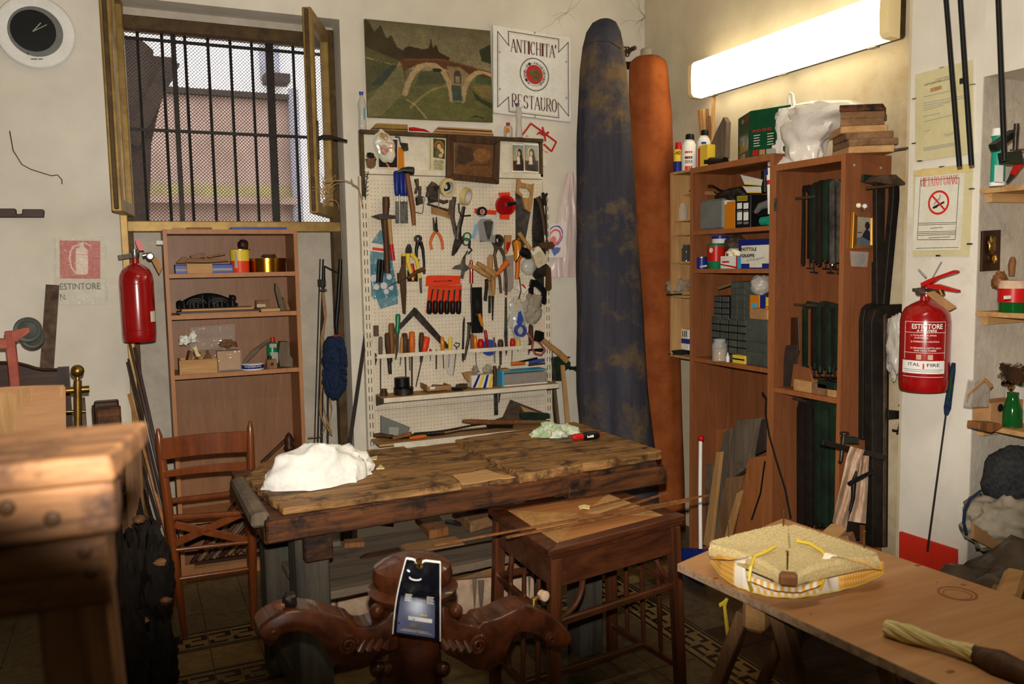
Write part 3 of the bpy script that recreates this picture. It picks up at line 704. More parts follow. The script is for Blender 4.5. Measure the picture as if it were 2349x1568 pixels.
tag(part('paper_wad',MB().blob(C2(1020,410,-.06),(.045,.03,.018),11,.5),'old_pine',None,smooth=1),'crumpled brown paper wad on the plastic-wrapped carton','paper')
t1=sits(T(C2,'round_tin','flat round blue and white tin lying upside down by the carton','tin',[('body','L',(1420,[(835,0),(835,176),(800,178),(755,178)]),'blue',-.06,-.06),('rim','L',(1420,[(757,180),(742,180),(740,170),(740,0)]),'white',-.06,-.06),('foot_rim','L',(1420,[(838,178),(818,181)]),'white',-.06,-.06)]),s3)
ca=C2(1420,790,-.06);rr=181*C2.sc(1420,790,-.06)
text('barattolina','white',t1,(0,0,0),(1,0,0),.010,warp=lambda u,t:ca+V((math.sin((.5-u)*1.5-.1)*rr*1.02,-math.cos((.5-u)*1.5-.1)*rr*1.02,-.0015-t+.008)))
sits(T(C2,'wood_stick','flat grey curved wooden stick leaning out of the blue round tin','wood',[('wood_stick','P',[(1250,700),(1400,500),(1680,305),(1720,330),(1540,470),(1440,580),(1260,735)],'grey_wood_x',-.10,-.085)]),s3+.02)
t1=sits(T(C2,'alcohol_bottle','green bottle with red cap and pale print on the third shelf','bottle',[('body','L',(1755,[(760,0),(760,92),(440,90),(370,80),(345,40)]),'green_plastic',-.09,-.09),('cap','L',(1748,[(345,40),(275,38),(275,0)]),'red_plastic',-.09,-.09),('label','P',[(1695,380),(1815,375),(1815,440),(1700,445)],'label_grey',-.045,-.044),('label','P',[(1700,520),(1835,515),(1840,690),(1765,690)],'label_grey',-.045,-.044)]),s3)
sits(T(C2,'wood_block','small pine block with a drilled hole in front of the green bottle','wood',[('block','B',(1655,655,1815,820),'tool_wood',-.04,-.006),('hole','D',(1740,735,26),'black',-.0065,-.005)]),s3)
tag(part('dark_plug',MB().lathe(C2(1700,650,-.025),[(0,.011),(.011,.011),(.011,0)]),'black',None),'small dark lid on top of the drilled pine block','lid')
sits(T(C2,'shaped_board','waisted grey wooden moulding piece at the right of the third shelf','wood',[('shaped_board','P',[(1870,370),(1890,365),(2020,370),(2030,580),(2080,650),(2080,780),(1870,770),(1845,600)],'grey_wood',-.10,-.03)]),s3)
# leaning mouldings and finial in the bottom
C9=Frame('Y',4.45,340,1240,4.78);C0=Frame('Y',4.45)
for k in range(9):
    x0=438+k*17;y0=1292-k*4
    b=MB();a_=C0(x0,y0,-.03+k*.001);c_=C0(min(x0+150+k*7,665),max(1000,1085-k*3)+max(0,x0+150+k*7-665)*1.3,-.06-k*.012);b.beam(a_,c_,.016,.020,up=V((0,1,0)))
    m_=['dark_wood_z','old_pine','tool_wood_dark','grey_wood'][k%4]
    tag(part('frame_moulding',b,m_,None,bevel=.002),['first and leftmost','second','third','fourth','fifth, middle','sixth','seventh','eighth','last and rightmost'][k]+' thin moulding leaning slantwise in the bookshelf bottom','moulding','mouldings leaning in the bookshelf bottom')
for k,(y0,y1,x1)in enumerate(((1298,1270,650),(1290,1262,655),(1186,1172,600))):
    b=MB();a_,c_=C0(446,y0,-.02),C0(x1,y1,-.02);b.beam(a_,c_,.03,.014);tag(part('strip',b,['old_pine_x','dark_wood_x','pine_x'][k],None),['lower pale strip lying on the bookshelf bottom','dark upper strip lying on the bookshelf bottom','short pale strip on the lowest visible shelf board'][k],'wood')
b=MB();fb=C0(664,1040,-.05);b.lathe(fb,[(-.05,.028),(0,.028),(.02,.022),(.03,.030),(.05,.022),(.075,.026),(.10,.016),(.115,.004)]);tag(part('finial',b,'dark_wood_z',None,smooth=1),'dark turned wooden finial standing in the bookshelf bottom right','finial')
b=MB();b.beam(C0(600,1060,-.04),C0(655,1008,-.06),.02,.012);tag(part('wood_strip',b,'tool_wood_dark',None),'short brown stick leaning against the turned finial','wood')
# ================================================================ left wall things
CC=Frame('Y',D,0,0,2.904)
clk=thing('wall_clock','round silver wall clock with black dial high on the left wall','clock',CC(230,215))
part('case',shape(CC,'D',(238,215,214),0,.03),'plastic_grey',clk,smooth=1)
part('bezel',MB().lathe(CC(238,215,.03),[(0,.165),(.012,.158),(.016,.145),(.012,.112)],40,V((0,-1,0)),caps=False),'white',clk,smooth=1)
part('dial',shape(CC,'D',(222,205,138),.03,.034),'black',clk)
for nm,x1,y1,r in(('hour_hand',272,152,4),('minute_hand',312,164,3)):part(nm,shape(CC,'R',[(218,210,r),(x1,y1,r)],.038,.038),'label_grey',clk)
part('logo',shape(CC,'P',[(172,388),(184,345),(200,385)],.040,.042),'ink',clk)
bars(clk,'ink',lambda u,v:CC(204+81*u,390+6*v,.044),[(0,.55,0,1),(.62,1,0,1)])
b=MB();b.prism(quad4(CC,[(-60,1388),(100,1388),(108,1400),(108,1424),(146,1424),(148,1392),(285,1393),(295,1402),(292,1448),(-60,1448)],.03),(0,.03,0));tag(part('notched_rail',b,'dark_wood_x',None,bevel=.003),'brown wooden rail with a square notch fixed to the left wall','rail')
# extinguisher notice in a sleeve
S5=Frame('Y',D,0,500,2.904)
sg=thing('extinguisher_notice','red and white fire extinguisher notice in a creased plastic sleeve','sign',S5(540,560))
part('sheet',shape(S5,'P',[(370,130),(700,120),(700,575),(380,578)],.001,.003),'paper',sg)
ICON=[('ell',.54,.30,.155,.14,(226,205,190)),('poly',[(.40,.28),(.70,.28),(.70,.88),(.40,.90)],(226,205,190)),('line',[(.46,.08),(.58,.05),(.78,.14)],.014,(226,205,190)),('line',[(.48,.12),(.34,.15),(.26,.3),(.24,.5),(.28,.7),(.4,.88)],.018,(226,205,190)),('line',[(.40,.36),(.70,.36)],.008,(196,60,54)),('poly',[(.49,.06),(.60,.06),(.60,.16),(.49,.16)],(226,205,190))]
picture('red_square',quad4(S5,[(397,148),(668,152),(668,404),(400,402)],.004),60,60,(190,48,46),ICON,sg)
text('ESTINTORE','ink',sg,S5(400,477,.004),S5(670,472,.004),44*S5.sc(500,460),bold=.012)
text('N.','ink',sg,S5(401,544,.004),S5(444,542,.004),42*S5.sc(500,520),bold=.012)
b=MB();b.grid(lambda u,v:S5(352+350*u+14*v+6*math.sin(v*9),128-8*u+455*v,.012+.006*noise.noise(V((u*6,v*7,2)))+.004*noise.noise(V((u*16,v*16,5)))),40,50);part('plastic_sleeve',b,'film_sleeve',sg,smooth=60,fix=False)
# things leaning and stacked at the left
L6=Frame('Y',D,0,600,3.5636)
b=MB();b.beam(L6(430,195,.03),L6(340,1500,.35),.055,.02,up=V((0,1,0)));tag(part('metal_strip',b,'rust',None),'flat brown metal strip leaning against the left wall','bar')
cs=thing('castor_frame','red metal frame with a pair of grey castor wheels','castor',L6(150,1000,.5))
FL=Frame('Y',3.9,0,600,3.5636)
part('upright',MB().beam(FL(78,565),FL(130,1060),.035,.03,up=V((0,1,0))),'pink_red',cs,bevel=.003)
part('cross_arm',MB().beam(FL(-60,668),FL(70,668),.045,.04),'pink_red',cs,bevel=.003)
part('fork',shape(FL,'P',[(95,570),(200,540),(240,540),(243,575),(140,650),(105,655)],.0,.02),'pink_red',cs)
for nm,x,y,r,o_ in(('wheel',228,556,103,-.04),('wheel',268,622,88,-.09)):
    wh=part(nm,MB().lathe(FL(x,y,o_),[(-.016,r*FL.sc(x,y)*.93),(-.012,r*FL.sc(x,y)),(.012,r*FL.sc(x,y)),(.016,r*FL.sc(x,y)*.93),(.014,r*FL.sc(x,y)*.7),(.008,r*FL.sc(x,y)*.66),(.012,.02),(.016,.012),(.016,0)],30,V((0,-1,0))),'bin_grey',cs,smooth=1)
hb=thing('headboard','dark brown wooden headboard with a curved top rail behind the plywood','headboard',L6(300,1000,.25))
HF=Frame('Y',4.2,0,600,3.5636)
pts=[(-60,826),(60,826),(150,832),(220,850),(290,872),(360,884),(440,884),(540,884)]
part('panel',shape(HF,'P',pts+[(540,1500),(-60,1500)],-.01,.005),'dark_wood_x',hb)
b=MB();b.tube([HF(x,y,.012)for x,y in pts],.008,8);part('top_rail',b,'dark_wood_x',hb,smooth=1)
part('post',shape(HF,'B',(524,862,560,1700),-.02,.025),'dark_wood_z',hb)
PF=Frame('Y',3.7,0,600,3.5636)
b=MB();b.prism(quad4(PF,[(-160,1030),(0,1028),(100,1020),(300,1012),(520,1008),(535,1030),(548,1900),(-160,1900)],0),(0,.02,0));pw=thing('plywood_sheet','tall plywood sheet with torn veneer standing by the left wall','board',PF(300,1900));part('sheet',b,'plywood',pw)
for k,q in enumerate(([(150,1040),(270,1020),(262,1140),(240,1145),(238,1060),(190,1130),(185,1290),(155,1290),(140,1080)],[(490,1015),(525,1015),(525,1040),(505,1110),(490,1108)],[(-100,1070),(90,1068),(140,1100),(130,1340),(100,1500),(-100,1500)])):
    part('torn_patch',shape(PF,'P',q,.0,.001),'pine_z',pw,bevel=0)
bp=thing('brass_bedpost','brass bed end post with ball finial and cross bars','bed',PF(635,1500,-.1))
BF=Frame('Y',3.85,0,600,3.5636)
part('ball',MB().ball(BF(633,892),.026,20),'brass',bp,smooth=1)
part('post',MB().tube([BF(633,930),BF(633,965),BF(635,970),BF(640,1900)],[.006,.009,.0155,.0155],14),'brass',bp,smooth=1)
part('upper_bar',MB().tube([BF(540,1052,-.01),BF(730,1040,-.01)],[.014,.015],12),'brass',bp,smooth=1)
part('lower_bar',MB().tube([BF(540,1225,-.01),BF(700,1222,-.01)],[.007,.007],10),'brass',bp,smooth=1)
part('rear_post',MB().box(BF(665,1900,-.05),V(BF(692,1115,-.05))+V((0,.03,0))),'rust',bp)
cp=thing('carved_post','dark worn square carved post standing left of the long bars','post',BF(900,1500))
part('front_block',MB().box(BF(828,1900,.02),V(BF(985,1185,.02))+V((0,.06,0))),'bench_edge',cp,bevel=.006)
part('top_block',MB().box(BF(812,1900,-.05),V(BF(968,1135,-.05))+V((0,.06,0))),'dark_wood_z',cp,bevel=.006)
part('side_board',MB().box(BF(795,1900,-.11),V(BF(850,1175,-.11))+V((0,.04,0))),'board_dark',cp)
GB=Frame('Y',3.95)
b=MB();b.prism(quad4(GB,[(285,992),(322,990),(345,1440),(300,1440),(292,1200)]),(0,.05,0));tag(part('pale_plank',b,'old_pine',None,bevel=.003),'pale upright plank standing between carved post and dark bars','board')
b=MB();b.prism(quad4(GB,[(190,1012),(285,992),(300,1440),(215,1440)],-.06),(0,.03,0));tag(part('cross_plank',b,'old_pine_x',None),'wide grey-brown plank standing behind the dark carved post','board')
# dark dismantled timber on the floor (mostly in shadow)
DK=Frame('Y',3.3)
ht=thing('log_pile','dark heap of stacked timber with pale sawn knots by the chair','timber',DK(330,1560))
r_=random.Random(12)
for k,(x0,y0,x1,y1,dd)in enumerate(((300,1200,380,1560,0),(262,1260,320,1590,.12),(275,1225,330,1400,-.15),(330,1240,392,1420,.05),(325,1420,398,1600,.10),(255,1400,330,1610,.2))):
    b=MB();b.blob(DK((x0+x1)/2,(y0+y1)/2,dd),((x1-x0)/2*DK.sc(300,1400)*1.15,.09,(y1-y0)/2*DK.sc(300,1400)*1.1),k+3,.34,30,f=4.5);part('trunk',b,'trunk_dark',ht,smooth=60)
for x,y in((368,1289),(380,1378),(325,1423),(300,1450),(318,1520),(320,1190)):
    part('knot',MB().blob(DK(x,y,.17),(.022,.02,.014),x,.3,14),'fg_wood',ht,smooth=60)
# long dark bars leaning in the niche corner
LB=Frame('Y',4.35,240,760,3.406)
for i,(x0,y0,x1,y1,r,m_,l)in enumerate(((195,90,470,1260,10,'dark_wood_z','tallest dark moulding leaning below the extinguisher'),(232,125,480,1240,12,'dark_wood_z','dark rounded moulding leaning nearest the bookshelf'),(185,215,470,1390,8,'board_dark','thin dark bar leaning in the corner, with pale edge'),
    (175,240,445,1420,8,'board_dark','second thin dark bar leaning left of the pale-edged one'),(190,490,450,1450,11,'inlay_wood','light brown wooden bar leaning among the dark bars'),(300,1060,420,1460,9,'board_dark','short dark bar at the foot of the leaning bars'),(310,1240,370,1460,9,'dark_wood_z','lowest short dark bar beside the pale plank'))):
    b=MB();b.beam(LB(x0,y0,-.12),LB(x1+(x1-x0)*.12,y1+(y1-y0)*.12,.12+.02*i),r*2*LB.sc(300,700),.018,up=V((0,1,0)));tag(part('leaning_bar',b,m_,None,bevel=.002),l,'bar')
# left extinguisher
def extinguisher(cx,cy,z0,z1,r,label,lettering,F):
    t=thing('fire_extinguisher',label,'extinguisher',(cx,cy,z0));h=z1-z0
    part('cylinder',MB().lathe((cx,cy,z0),[(.012,0),(.012,r*.8),(0,r*.85),(0,r*.93),(.012,r*.98),(.035,r),(h-.085,r),(h-.055,r*.95),(h-.03,r*.8),(h-.012,r*.5),(h,r*.24),(h+.03,r*.22)],40),'red_paint',t,smooth=50)
    for hh in(.055,h-.095):part('weld_ring',MB().lathe((cx,cy,z0+hh),[(-.003,r*.99),(0,r*1.012),(.003,r*.99)],40,caps=False),'red_paint',t,smooth=1)
    part('valve',MB().lathe((cx,cy,z0+h+.02),[(0,.016),(.012,.02),(.03,.02),(.032,.012),(.045,.012)],16),'steel',t,smooth=1)
    return t,h
CL=Frame('Y',4.28,0,500,2.904)
p0,p1=CL(932,826),CL(932,300);r0=(CL(1048,600).x-CL(816,600).x)/2
e1,h1=extinguisher(p0.x,4.28,p0.z+.005,p1.z,r0,'red fire extinguisher hanging left of the bookshelf with faded side label',0,CL)
part('pressure_gauge',MB().lathe(CL(1000,255,.03),[(0,.018),(.012,.018),(.014,.012),(.014,0)],18,V((0,-1,0))),'steel',e1)
part('wall_hook',MB().beam(CL(790,262,.02),CL(905,245,.0),.02,.02),'steel',e1)
part('lever',shape(CL,'P',[(900,140),(925,140),(950,175),(965,215),(925,215),(908,175)],-.008,.008),'red_plastic',e1)
part('hose_horn',shape(CL,'R',[(950,250,14),(1010,235,12)],.0,.0),'steel',e1)
part('paper_tag',shape(CL,'P',[(1020,255),(1045,262),(1083,320),(1060,375),(1010,280)],.012,.014),'cardboard',e1)
part('side_label',MB().grid(lambda u,v:V((p0.x+math.sin(.75+.55*u)*r0*1.01,4.28-math.cos(.75+.55*u)*r0*1.01,CL(930,620+70*v).z)),6,1),'paper',e1,fix=False)
# rods, cords and duster right of the bookshelf
CD=Frame('Y',4.55,700,560,3.269)
for i,(x0,y0,x1,y1,r,l)in enumerate(((112,110,66,1560,5,'thinnest dark rod right of the bookshelf'),(135,112,90,1560,7,'dark iron rod carrying the small black clamp'),(138,300,120,1560,10,'thick dark iron bar behind the hanging cords'),(170,1100,168,1560,8,'short dark iron bar below the blue duster'))):
    b=MB();b.tube([CD(x0,y0,.0),CD(x1,y1+60,.08)],r*CD.sc(100,700),8);tag(part('iron_rod',b,'dark_iron',None,smooth=1),l,'rod')
T(CD,'small_clamp','small black clamp with side handle on the iron rods','clamp',[('body','R',[(138,160,12),(138,260,14),(130,320,16)],'black',.02,.02),('side_handle','R',[(150,165,5),(240,212,5)],'black',.03,.03),('jaw','B',(102,262,155,315),'black',.0,.03),('collar','R',[(105,345,7),(162,342,7)],'rust',.02,.02)])
for i,pts in enumerate(([(140,360),(150,450),(158,520),(145,600),(128,680),(150,740),(130,900),(118,1050),(130,1180),(170,1350),(195,1400),(160,1440)],[(130,360),(140,480),(150,560),(120,700),(128,860),(135,1000),(105,1250),(140,1330),(180,1400),(200,1430)],[(145,620),(128,760),(120,1000),(118,1280),(150,1370),(115,1440),(20,1450)],[(180,1130),(200,1230),(180,1330),(188,1400)])):
    b=MB();b.tube([CD(x,y,.05+.01*i)for x,y in pts],.0045,6);tag(part('cord',b,'twine',None,smooth=1),['thickest twisted beige cord hanging on the iron rods','second beige cord curling at the bottom right','beige cord whose end turns left near the floor','thin short cord hanging below the duster'][i],'cord')
CE_=Frame('Y',4.42,700,560,3.269)
ds=thing('duster','fluffy blue duster hanging head down by its black twisted handle','duster',CE_(220,1120))
part('handle',shape(CE_,'R',[(265,112,14),(262,200,17),(250,400,18),(232,600,19),(238,700,8)],0,0),'black',ds,smooth=1)
part('collar',shape(CE_,'R',[(215,690,14),(262,690,14)],0,0),'red_plastic',ds)
pc=[(690,40),(730,72),(800,80),(900,86),(1000,84),(1050,76),(1100,45),(1120,22)]
hm=MB();r_=random.Random(4);s_=CE_.sc(220,900)
core=MB()
core.lathe(CE_(218,1120),[((CE_(218,y)-CE_(218,1120)).z,r*s_*.85)for y,r in reversed(pc)],16)
for k in range(300):
    i=r_.uniform(0,len(pc)-1.01);a=int(i);y=pc[a][0]+(pc[a+1][0]-pc[a][0])*(i-a);rr=(pc[a][1]+(pc[a+1][1]-pc[a][1])*(i-a))*s_
    th=r_.uniform(0,6.28);c_=CE_(218,y);dd=V((math.cos(th),math.sin(th),0));core.tube([c_+dd*rr*.7,c_+dd*rr*.95+V((0,0,-.006)),c_+dd*rr*1.06+V((0,0,-.018)),c_+dd*rr*.98+V((0,0,-.03))],[.008,.009,.007,.002],6)
tag(part('head',core,'duster',ds,smooth=60),None,None,kind='stuff')
b=MB();b.beam(BW(842,745,.02),BW(800,1030,.12),.02,.008,up=V((0,1,0)));tag(part('iron_flat_bar',b,'dark_iron',None),'dark flat bar leaning on the white wall left of the pegboard','bar')
# dried twigs on the window sash
FW=Frame('Y',4.2,0,0,2.904)
tw=MB();r_=random.Random(8)
for k in range(16):
    x,y=2145+r_.uniform(0,40),1380-r_.uniform(0,120);pts=[]
    a=r_.uniform(-2.4,-.7)
    for s in range(5):pts.append(FW(x,y,.03+.02*r_.random()));a+=r_.uniform(-.7,.7);x+=math.cos(a)*32;y+=math.sin(a)*36
    tw.tube(pts,[.003,.0025,.002,.002,.001],5)
for pts in([(2150,1215),(2210,1205),(2290,1200),(2340,1215),(2390,1255),(2410,1330),(2415,1370)],[(2340,1190),(2350,1230),(2380,1240)]):tw.tube([FW(x,y,.03)for x,y in pts],[.003]*len(pts),5)
tag(part('dried_twigs',tw,'twine',None),'bundle of dried twigs tucked behind the right window sash','twigs')
# ================================================================ pegboard
P4=Frame('Y',D,800,260,4.127);P5=Frame('Y',D,800,600,3.734);P3=Frame('Y',D,780,0,2.904)
o_=.035
xl,xr=P5(210,900,o_).x,P5(1675,700,o_).x
zt4=P4(900,600,o_).z;zb4=P5(600,1530,o_).z;zj1=P5(900,240,o_).z;zj2=P5(900,1215,o_).z
pg=thing('pegboard','cream perforated pegboard covered with hanging tools','pegboard',((xl+xr)/2,D-o_,zb4))
for a_,c_ in((zt4,zj1+.001),(zj1-.001,zj2+.001),(zj2-.001,zb4)):
    part('panel',MB().box((xl,D-o_,c_),(xr,D-o_+.012,a_)),'peg',pg,bevel=.001)
for x0 in(xl-.045,xr):
    up_=part('slotted_upright',MB().box((x0,D-.045,zb4-.15),(x0+.045,D-.003,zt4-.01)),'white_paint',pg,bevel=.002)
    sl=MB();z=zb4
    while z<zt4-.1:
        for xx in(x0+.012,x0+.028):sl.box((xx,D-.0462,z),(xx+.004,D-.044,z+.03))
        z+=.05
    tag(part('slots',sl,'peg_hole',pg),None,None,kind='stuff')
hm=MB();pitch=.0205;nx_=int((xr-xl-.03)/pitch);nz_=int((zt4-zb4-.03)/pitch)
for i in range(nx_+1):
    for j in range(nz_+1):
        x,z=xl+.02+i*pitch,zb4+.02+j*pitch;y=D-o_-.0004
        hm.add([(x+math.cos(a)*.0022,y,z+math.sin(a)*.0022)for a in[k*1.0472 for k in range(6)]],[(0,1,2,3,4,5)])
tag(part('peg_holes',hm,'peg_hole',pg),None,None,kind='stuff')
# display frame on top
xf0,xf1=P4(104,300,.04).x,P4(1832,400,.04).x;zf1=P4(104,155,.04).z;zf0=P4(900,595,.04).z
df=thing('display_frame','shallow dark-edged display case above the pegboard','frame',((xf0+xf1)/2,D-.04,zf0))
part('back_panel',MB().box((xf0,D-.02,zf0),(xf1,D-.004,zf1)),'white_paint',df)
part('top_bar',MB().box((xf0,D-.06,zf1-.02),(xf1,D-.02,zf1)),'brown_trim',df,bevel=.002)
part('side_bar',MB().box((xf0,D-.05,zf0-.12),(xf0+.022,D-.02,zf1-.02)),'brown_trim',df,bevel=.002)
part('side_bar',MB().box((xf1-.018,D-.05,zf0+.01),(xf1,D-.02,zf1-.02)),'brown_trim',df,bevel=.002)
part('bottom_rail',MB().box((xf0+.02,D-.05,zf0),(xf1,D-.02,zf0+.03)),'white_paint',df,bevel=.002)
# painting of the bridge
pt=thing('bridge_painting','unframed oil painting of an arched river bridge in green and brown','painting',P3(590,800))
q=quad4(P3,[(162,125),(1000,205),(1018,815),(185,780)],.02)
part('canvas',MB().prism(q,(0,.018,0)),'khaki',pt,bevel=.002)
G=(92,100,62);Lc=[('grad',0,.48,(96,96,72),(140,134,104)),('grad',.48,1,(98,106,66),(84,92,48)),
 ('poly',[(0,.0),(.03,.02),(.07,.12),(.12,.05),(.16,.18),(.20,.14),(.24,.26),(.30,.30),(.32,.42),(0,.36)],(62,54,28)),('poly',[(.29,.27),(.33,.24),(.45,.26),(.49,.24),(.51,.13),(.52,.24),(.55,.2),(.57,.28),(.66,.33),(.64,.37),(.30,.40)],(58,44,24)),
 ('poly',[(0,.28),(.16,.36),(.26,.40),(.24,.44),(.10,.42),(0,.38)],(82,86,46)),('poly',[(0,.40),(.10,.42),(.24,.46),(.08,.70),(0,.76)],(74,80,48)),('poly',[(.20,.44),(.24,.44),(.12,.66),(.02,.68)],(54,66,66)),
 ('poly',[(.26,.38),(.60,.36),(1,.46),(1,.56),(.85,.52),(.62,.45),(.40,.42),(.30,.50),(.29,.66),(.27,.66)],(96,58,28)),('poly',[(.27,.42),(.31,.70),(.10,.98),(0,1),(0,.84)],(108,112,74)),
 ('poly',[(.42,.50),(.60,.46),(.66,.60),(.50,.62),(.36,.66)],(74,84,56)),('poly',[(.34,.76),(.50,.64),(.66,.60),(.70,.82),(.95,.90),(.90,1),(.45,1),(.34,.84)],(96,104,54)),
 ('poly',[(.84,.62),(1,.58),(1,.76),(.90,.72)],(122,112,62)),('poly',[(.83,.66),(.90,.74),(1,.80),(1,.86),(.86,.76)],(48,60,28)),('poly',[(.86,.50),(1,.52),(1,.60),(.86,.58)],(66,90,56)),
 ('poly',[(.63,.42),(.74,.42),(.82,.50),(.76,.64),(.73,.80),(.68,.80),(.66,.60)],(140,122,86)),
 ('line',[(.29,.74),(.32,.62),(.36,.52),(.42,.44),(.48,.415),(.54,.42),(.60,.48),(.64,.58),(.66,.68),(.665,.78)],.022,(170,154,116)),('line',[(.75,.78),(.77,.64),(.81,.54),(.87,.47),(.93,.45),(1,.48)],.022,(170,154,116)),
 ('poly',[(.685,.50),(.70,.46),(.73,.46),(.745,.50),(.745,.60),(.685,.60)],(60,62,60)),('poly',[(.70,.52),(.73,.52),(.73,.59),(.70,.59)],(128,122,96)),('poly',[(.66,.62),(.74,.62),(.75,.78),(.67,.78)],(58,82,80)),('poly',[(.66,.78),(.77,.78),(.78,.80),(.66,.80)],(110,128,110)),
 ('line',[(.33,.88),(.42,.76),(.52,.67),(.62,.63)],.010,(134,128,84)),('line',[(.30,.80),(.36,.84),(.45,.98)],.006,(150,146,104)),('line',[(.30,.38),(.60,.355),(1,.455)],.008,(118,74,40)),
 ('poly',[(.90,.22),(.98,.16),(1,.16),(1,.36),(.92,.34)],(48,58,34)),('ell',.55,.47,.04,.02,(44,40,26)),('line',[(.82,.955),(.86,.94),(.92,.96)],.006,(40,40,60))]
def mute(c):g=sum(c)/3;return tuple((g+(x-g)*.78)*k for x,k in zip(c,(.98,.90,.80)))
Lc=[tuple(mute(x)if isinstance(x,tuple)and len(x)==3 and max(x)>1 else x for x in l)for l in Lc]
picture('painted_surface',[p+V((0,-.001,0))for p in q],170,130,G,Lc,pt,'oil_paint',amp=.09,sd=4)
# antique restoration sign
sg=thing('restoration_sign','white square shop sign lettered ANTICHITA RESTAURO with a red lion roundel','sign',P3(1280,800))
q4=[(1020,163),(1543,245),(1543,815),(1023,750)];q=quad4(P3,q4,.03)
part('panel',MB().prism(q,(0,.024,0)),'white',sg,bevel=.003)
def sp(u,v,off=.0315):
    P=lambda a,b,t:a*(1-t)+b*t
    TL,TR,BR,BL=quad4(P3,q4,off);return P(P(TL,TR,u),P(BL,BR,u),v)
def pol(pts,w_,m,nm,close=True):
    b=MB();pts=pts+[pts[0]]if close else pts
    for a_,c_ in zip(pts,pts[1:]):
        A,B=sp(*a_),sp(*c_);d_=(B-A).normalized();n_=V((-d_.z,0,d_.x))*w_/2;e_=d_*w_/2;b.add([A+n_-e_,A-n_-e_,B-n_+e_,B+n_+e_],[(0,1,2,3)])
    return part(nm,b,m,sg,fix=False)
outl=[(.055,.07),(.19,.21),(.185,.05),(.83,.05),(.83,.20),(.955,.07),(.96,.93),(.82,.79),(.83,.965),(.19,.965),(.185,.80),(.05,.93)]
pol(outl,.0045,'ink_brown','border');pol([(.5+(x-.5)*.965,.5+(y-.5)*.965)for x,y in outl],.0012,'gold_frame','inner_border')
up=(sp(.5,0)-sp(.5,1)).normalized()
serif("ANTICHITA'",'ink_brown',sg,sp(.22,.275),sp(.80,.275),.072,up);serif("RESTAURO",'ink_brown',sg,sp(.225,.905),sp(.80,.905),.074,up)
part('accent',MB().box(sp(.61,.775),sp(.625,.768)+V((0,-.001,0))),'ink_brown',sg)
b=MB();c_=sp(.515,.5)
def ringmb(r0,r1,m,nm,off=0):
    b=MB();n=48;ex=(sp(.6,.5)-sp(.4,.5)).normalized();vs=[c_+(ex*math.cos(a)+up*math.sin(a))*r*.0012+V((0,-off,0))for r in(r0,r1)for a in[2*math.pi*i/n for i in range(n)]]
    b.add(vs,[(i,(i+1)%n,n+(i+1)%n,n+i)for i in range(n)]);part(nm,b,m,sg,fix=False)
ringmb(76,79,'ink','roundel_ring');ringmb(73.5,75,'ink','roundel_ring');ringmb(52,54,'ink','roundel_ring');ringmb(.1,46,'red_sign','red_disc')
ex=(sp(.6,.5)-sp(.4,.5)).normalized()
s="RIONE·DI·TRASTEVERE"
for i,ch in enumerate(s):
    if ch=='·':continue
    a=math.radians(232-(284)*i/(len(s)-1));rd=ex*math.cos(a)+up*math.sin(a);tg=ex*math.sin(a)-up*math.cos(a);p=c_+rd*.0575-tg*.0065
    text(ch,'ink',sg,p,p+tg*.0155,.0160,up=rd)
lion=[(-33,14),(-24,22),(-10,26),(4,30),(18,28),(30,20),(36,8),(36,-6),(30,-14),(32,-24),(22,-26),(24,-36),(12,-32),(6,-40),(-2,-30),(-10,-34),(-12,-22),(-20,-18),(-14,-10),(-24,-8),(-30,-2),(-20,2),(-32,6)]
part('lion_head',MB().add([c_+(ex*x+up*y)*.00112+V((0,-.0012,0))for x,y in lion],[tuple(range(len(lion)))]),'khaki',sg,fix=False)
lm=MB();r_=random.Random(6)
for k in range(34):
    a=r_.uniform(0,6.28);r0=r_.uniform(3,24);x,y=6+math.cos(a)*r0,-4+math.sin(a)*r0*.9
    pts=[c_+(ex*(x+i*2.2)+up*(y-i*2+math.sin(i+k)*1.6))*.00112+V((0,-.0016,0))for i in range(4)];lm.tube(pts,.0006,4)
part('mane',lm,'brass',sg)
for u,v in((.08,.30),(.93,.30),(.08,.72),(.93,.72),(.52,.02),(.52,.985)):part('screw',MB().lathe(sp(u,v),[(0,.006),(.003,.005),(.003,0)],10,V((0,-1,0))),'label_grey',sg)
# things on the display frame
sits(T(P4,'frame_moulding','left carved moulding offcut on the display case top','moulding',[('base','P',[(205,150),(262,88),(558,100),(562,165)],'gold_frame',.02,.05),('beading','P',[(262,95),(272,84),(556,97),(558,104)],'pine_x',.022,.053),('lower_bead','P',[(215,140),(225,128),(560,140),(562,152)],'brown_trim',.02,.053)]),zf1)
T(P4,'handled_blade','red handled blade lying on the display case top','knife',[('handle','R',[(573,148,17),(620,148,18),(680,155,13),(720,160,12),(765,176,3)],'red_plastic',.045,.045)])
sits(T(P4,'frame_moulding','right longer wooden moulding offcut on the display case top','moulding',[('base','P',[(800,178),(852,115),(1355,143),(1372,205)],'pine_x',.02,.05),('bead','P',[(838,140),(848,128),(1358,156),(1360,168)],'tool_wood_dark',.02,.053),('edge','P',[(815,165),(822,156),(1370,186),(1372,196)],'tool_wood',.02,.054)]),zf1)
def bottle(F,x,prof,off,m):return('body','L',(x,prof),m,off,off)
sits(T(P4,'holy_water_bottle','small clear bottle with red cap and round label beside the sign','bottle',[bottle(P4,1510,[(210,0),(210,38),(190,42),(112,42),(100,30),(96,18)],.04,'film_milky'),('cap','L',(1508,[(98,19),(68,19),(68,0)]),'red_plastic',.04,.04),('label','D',(1503,142,24),'amber',.07,.072)]),zf1-.002)
P3b=P3
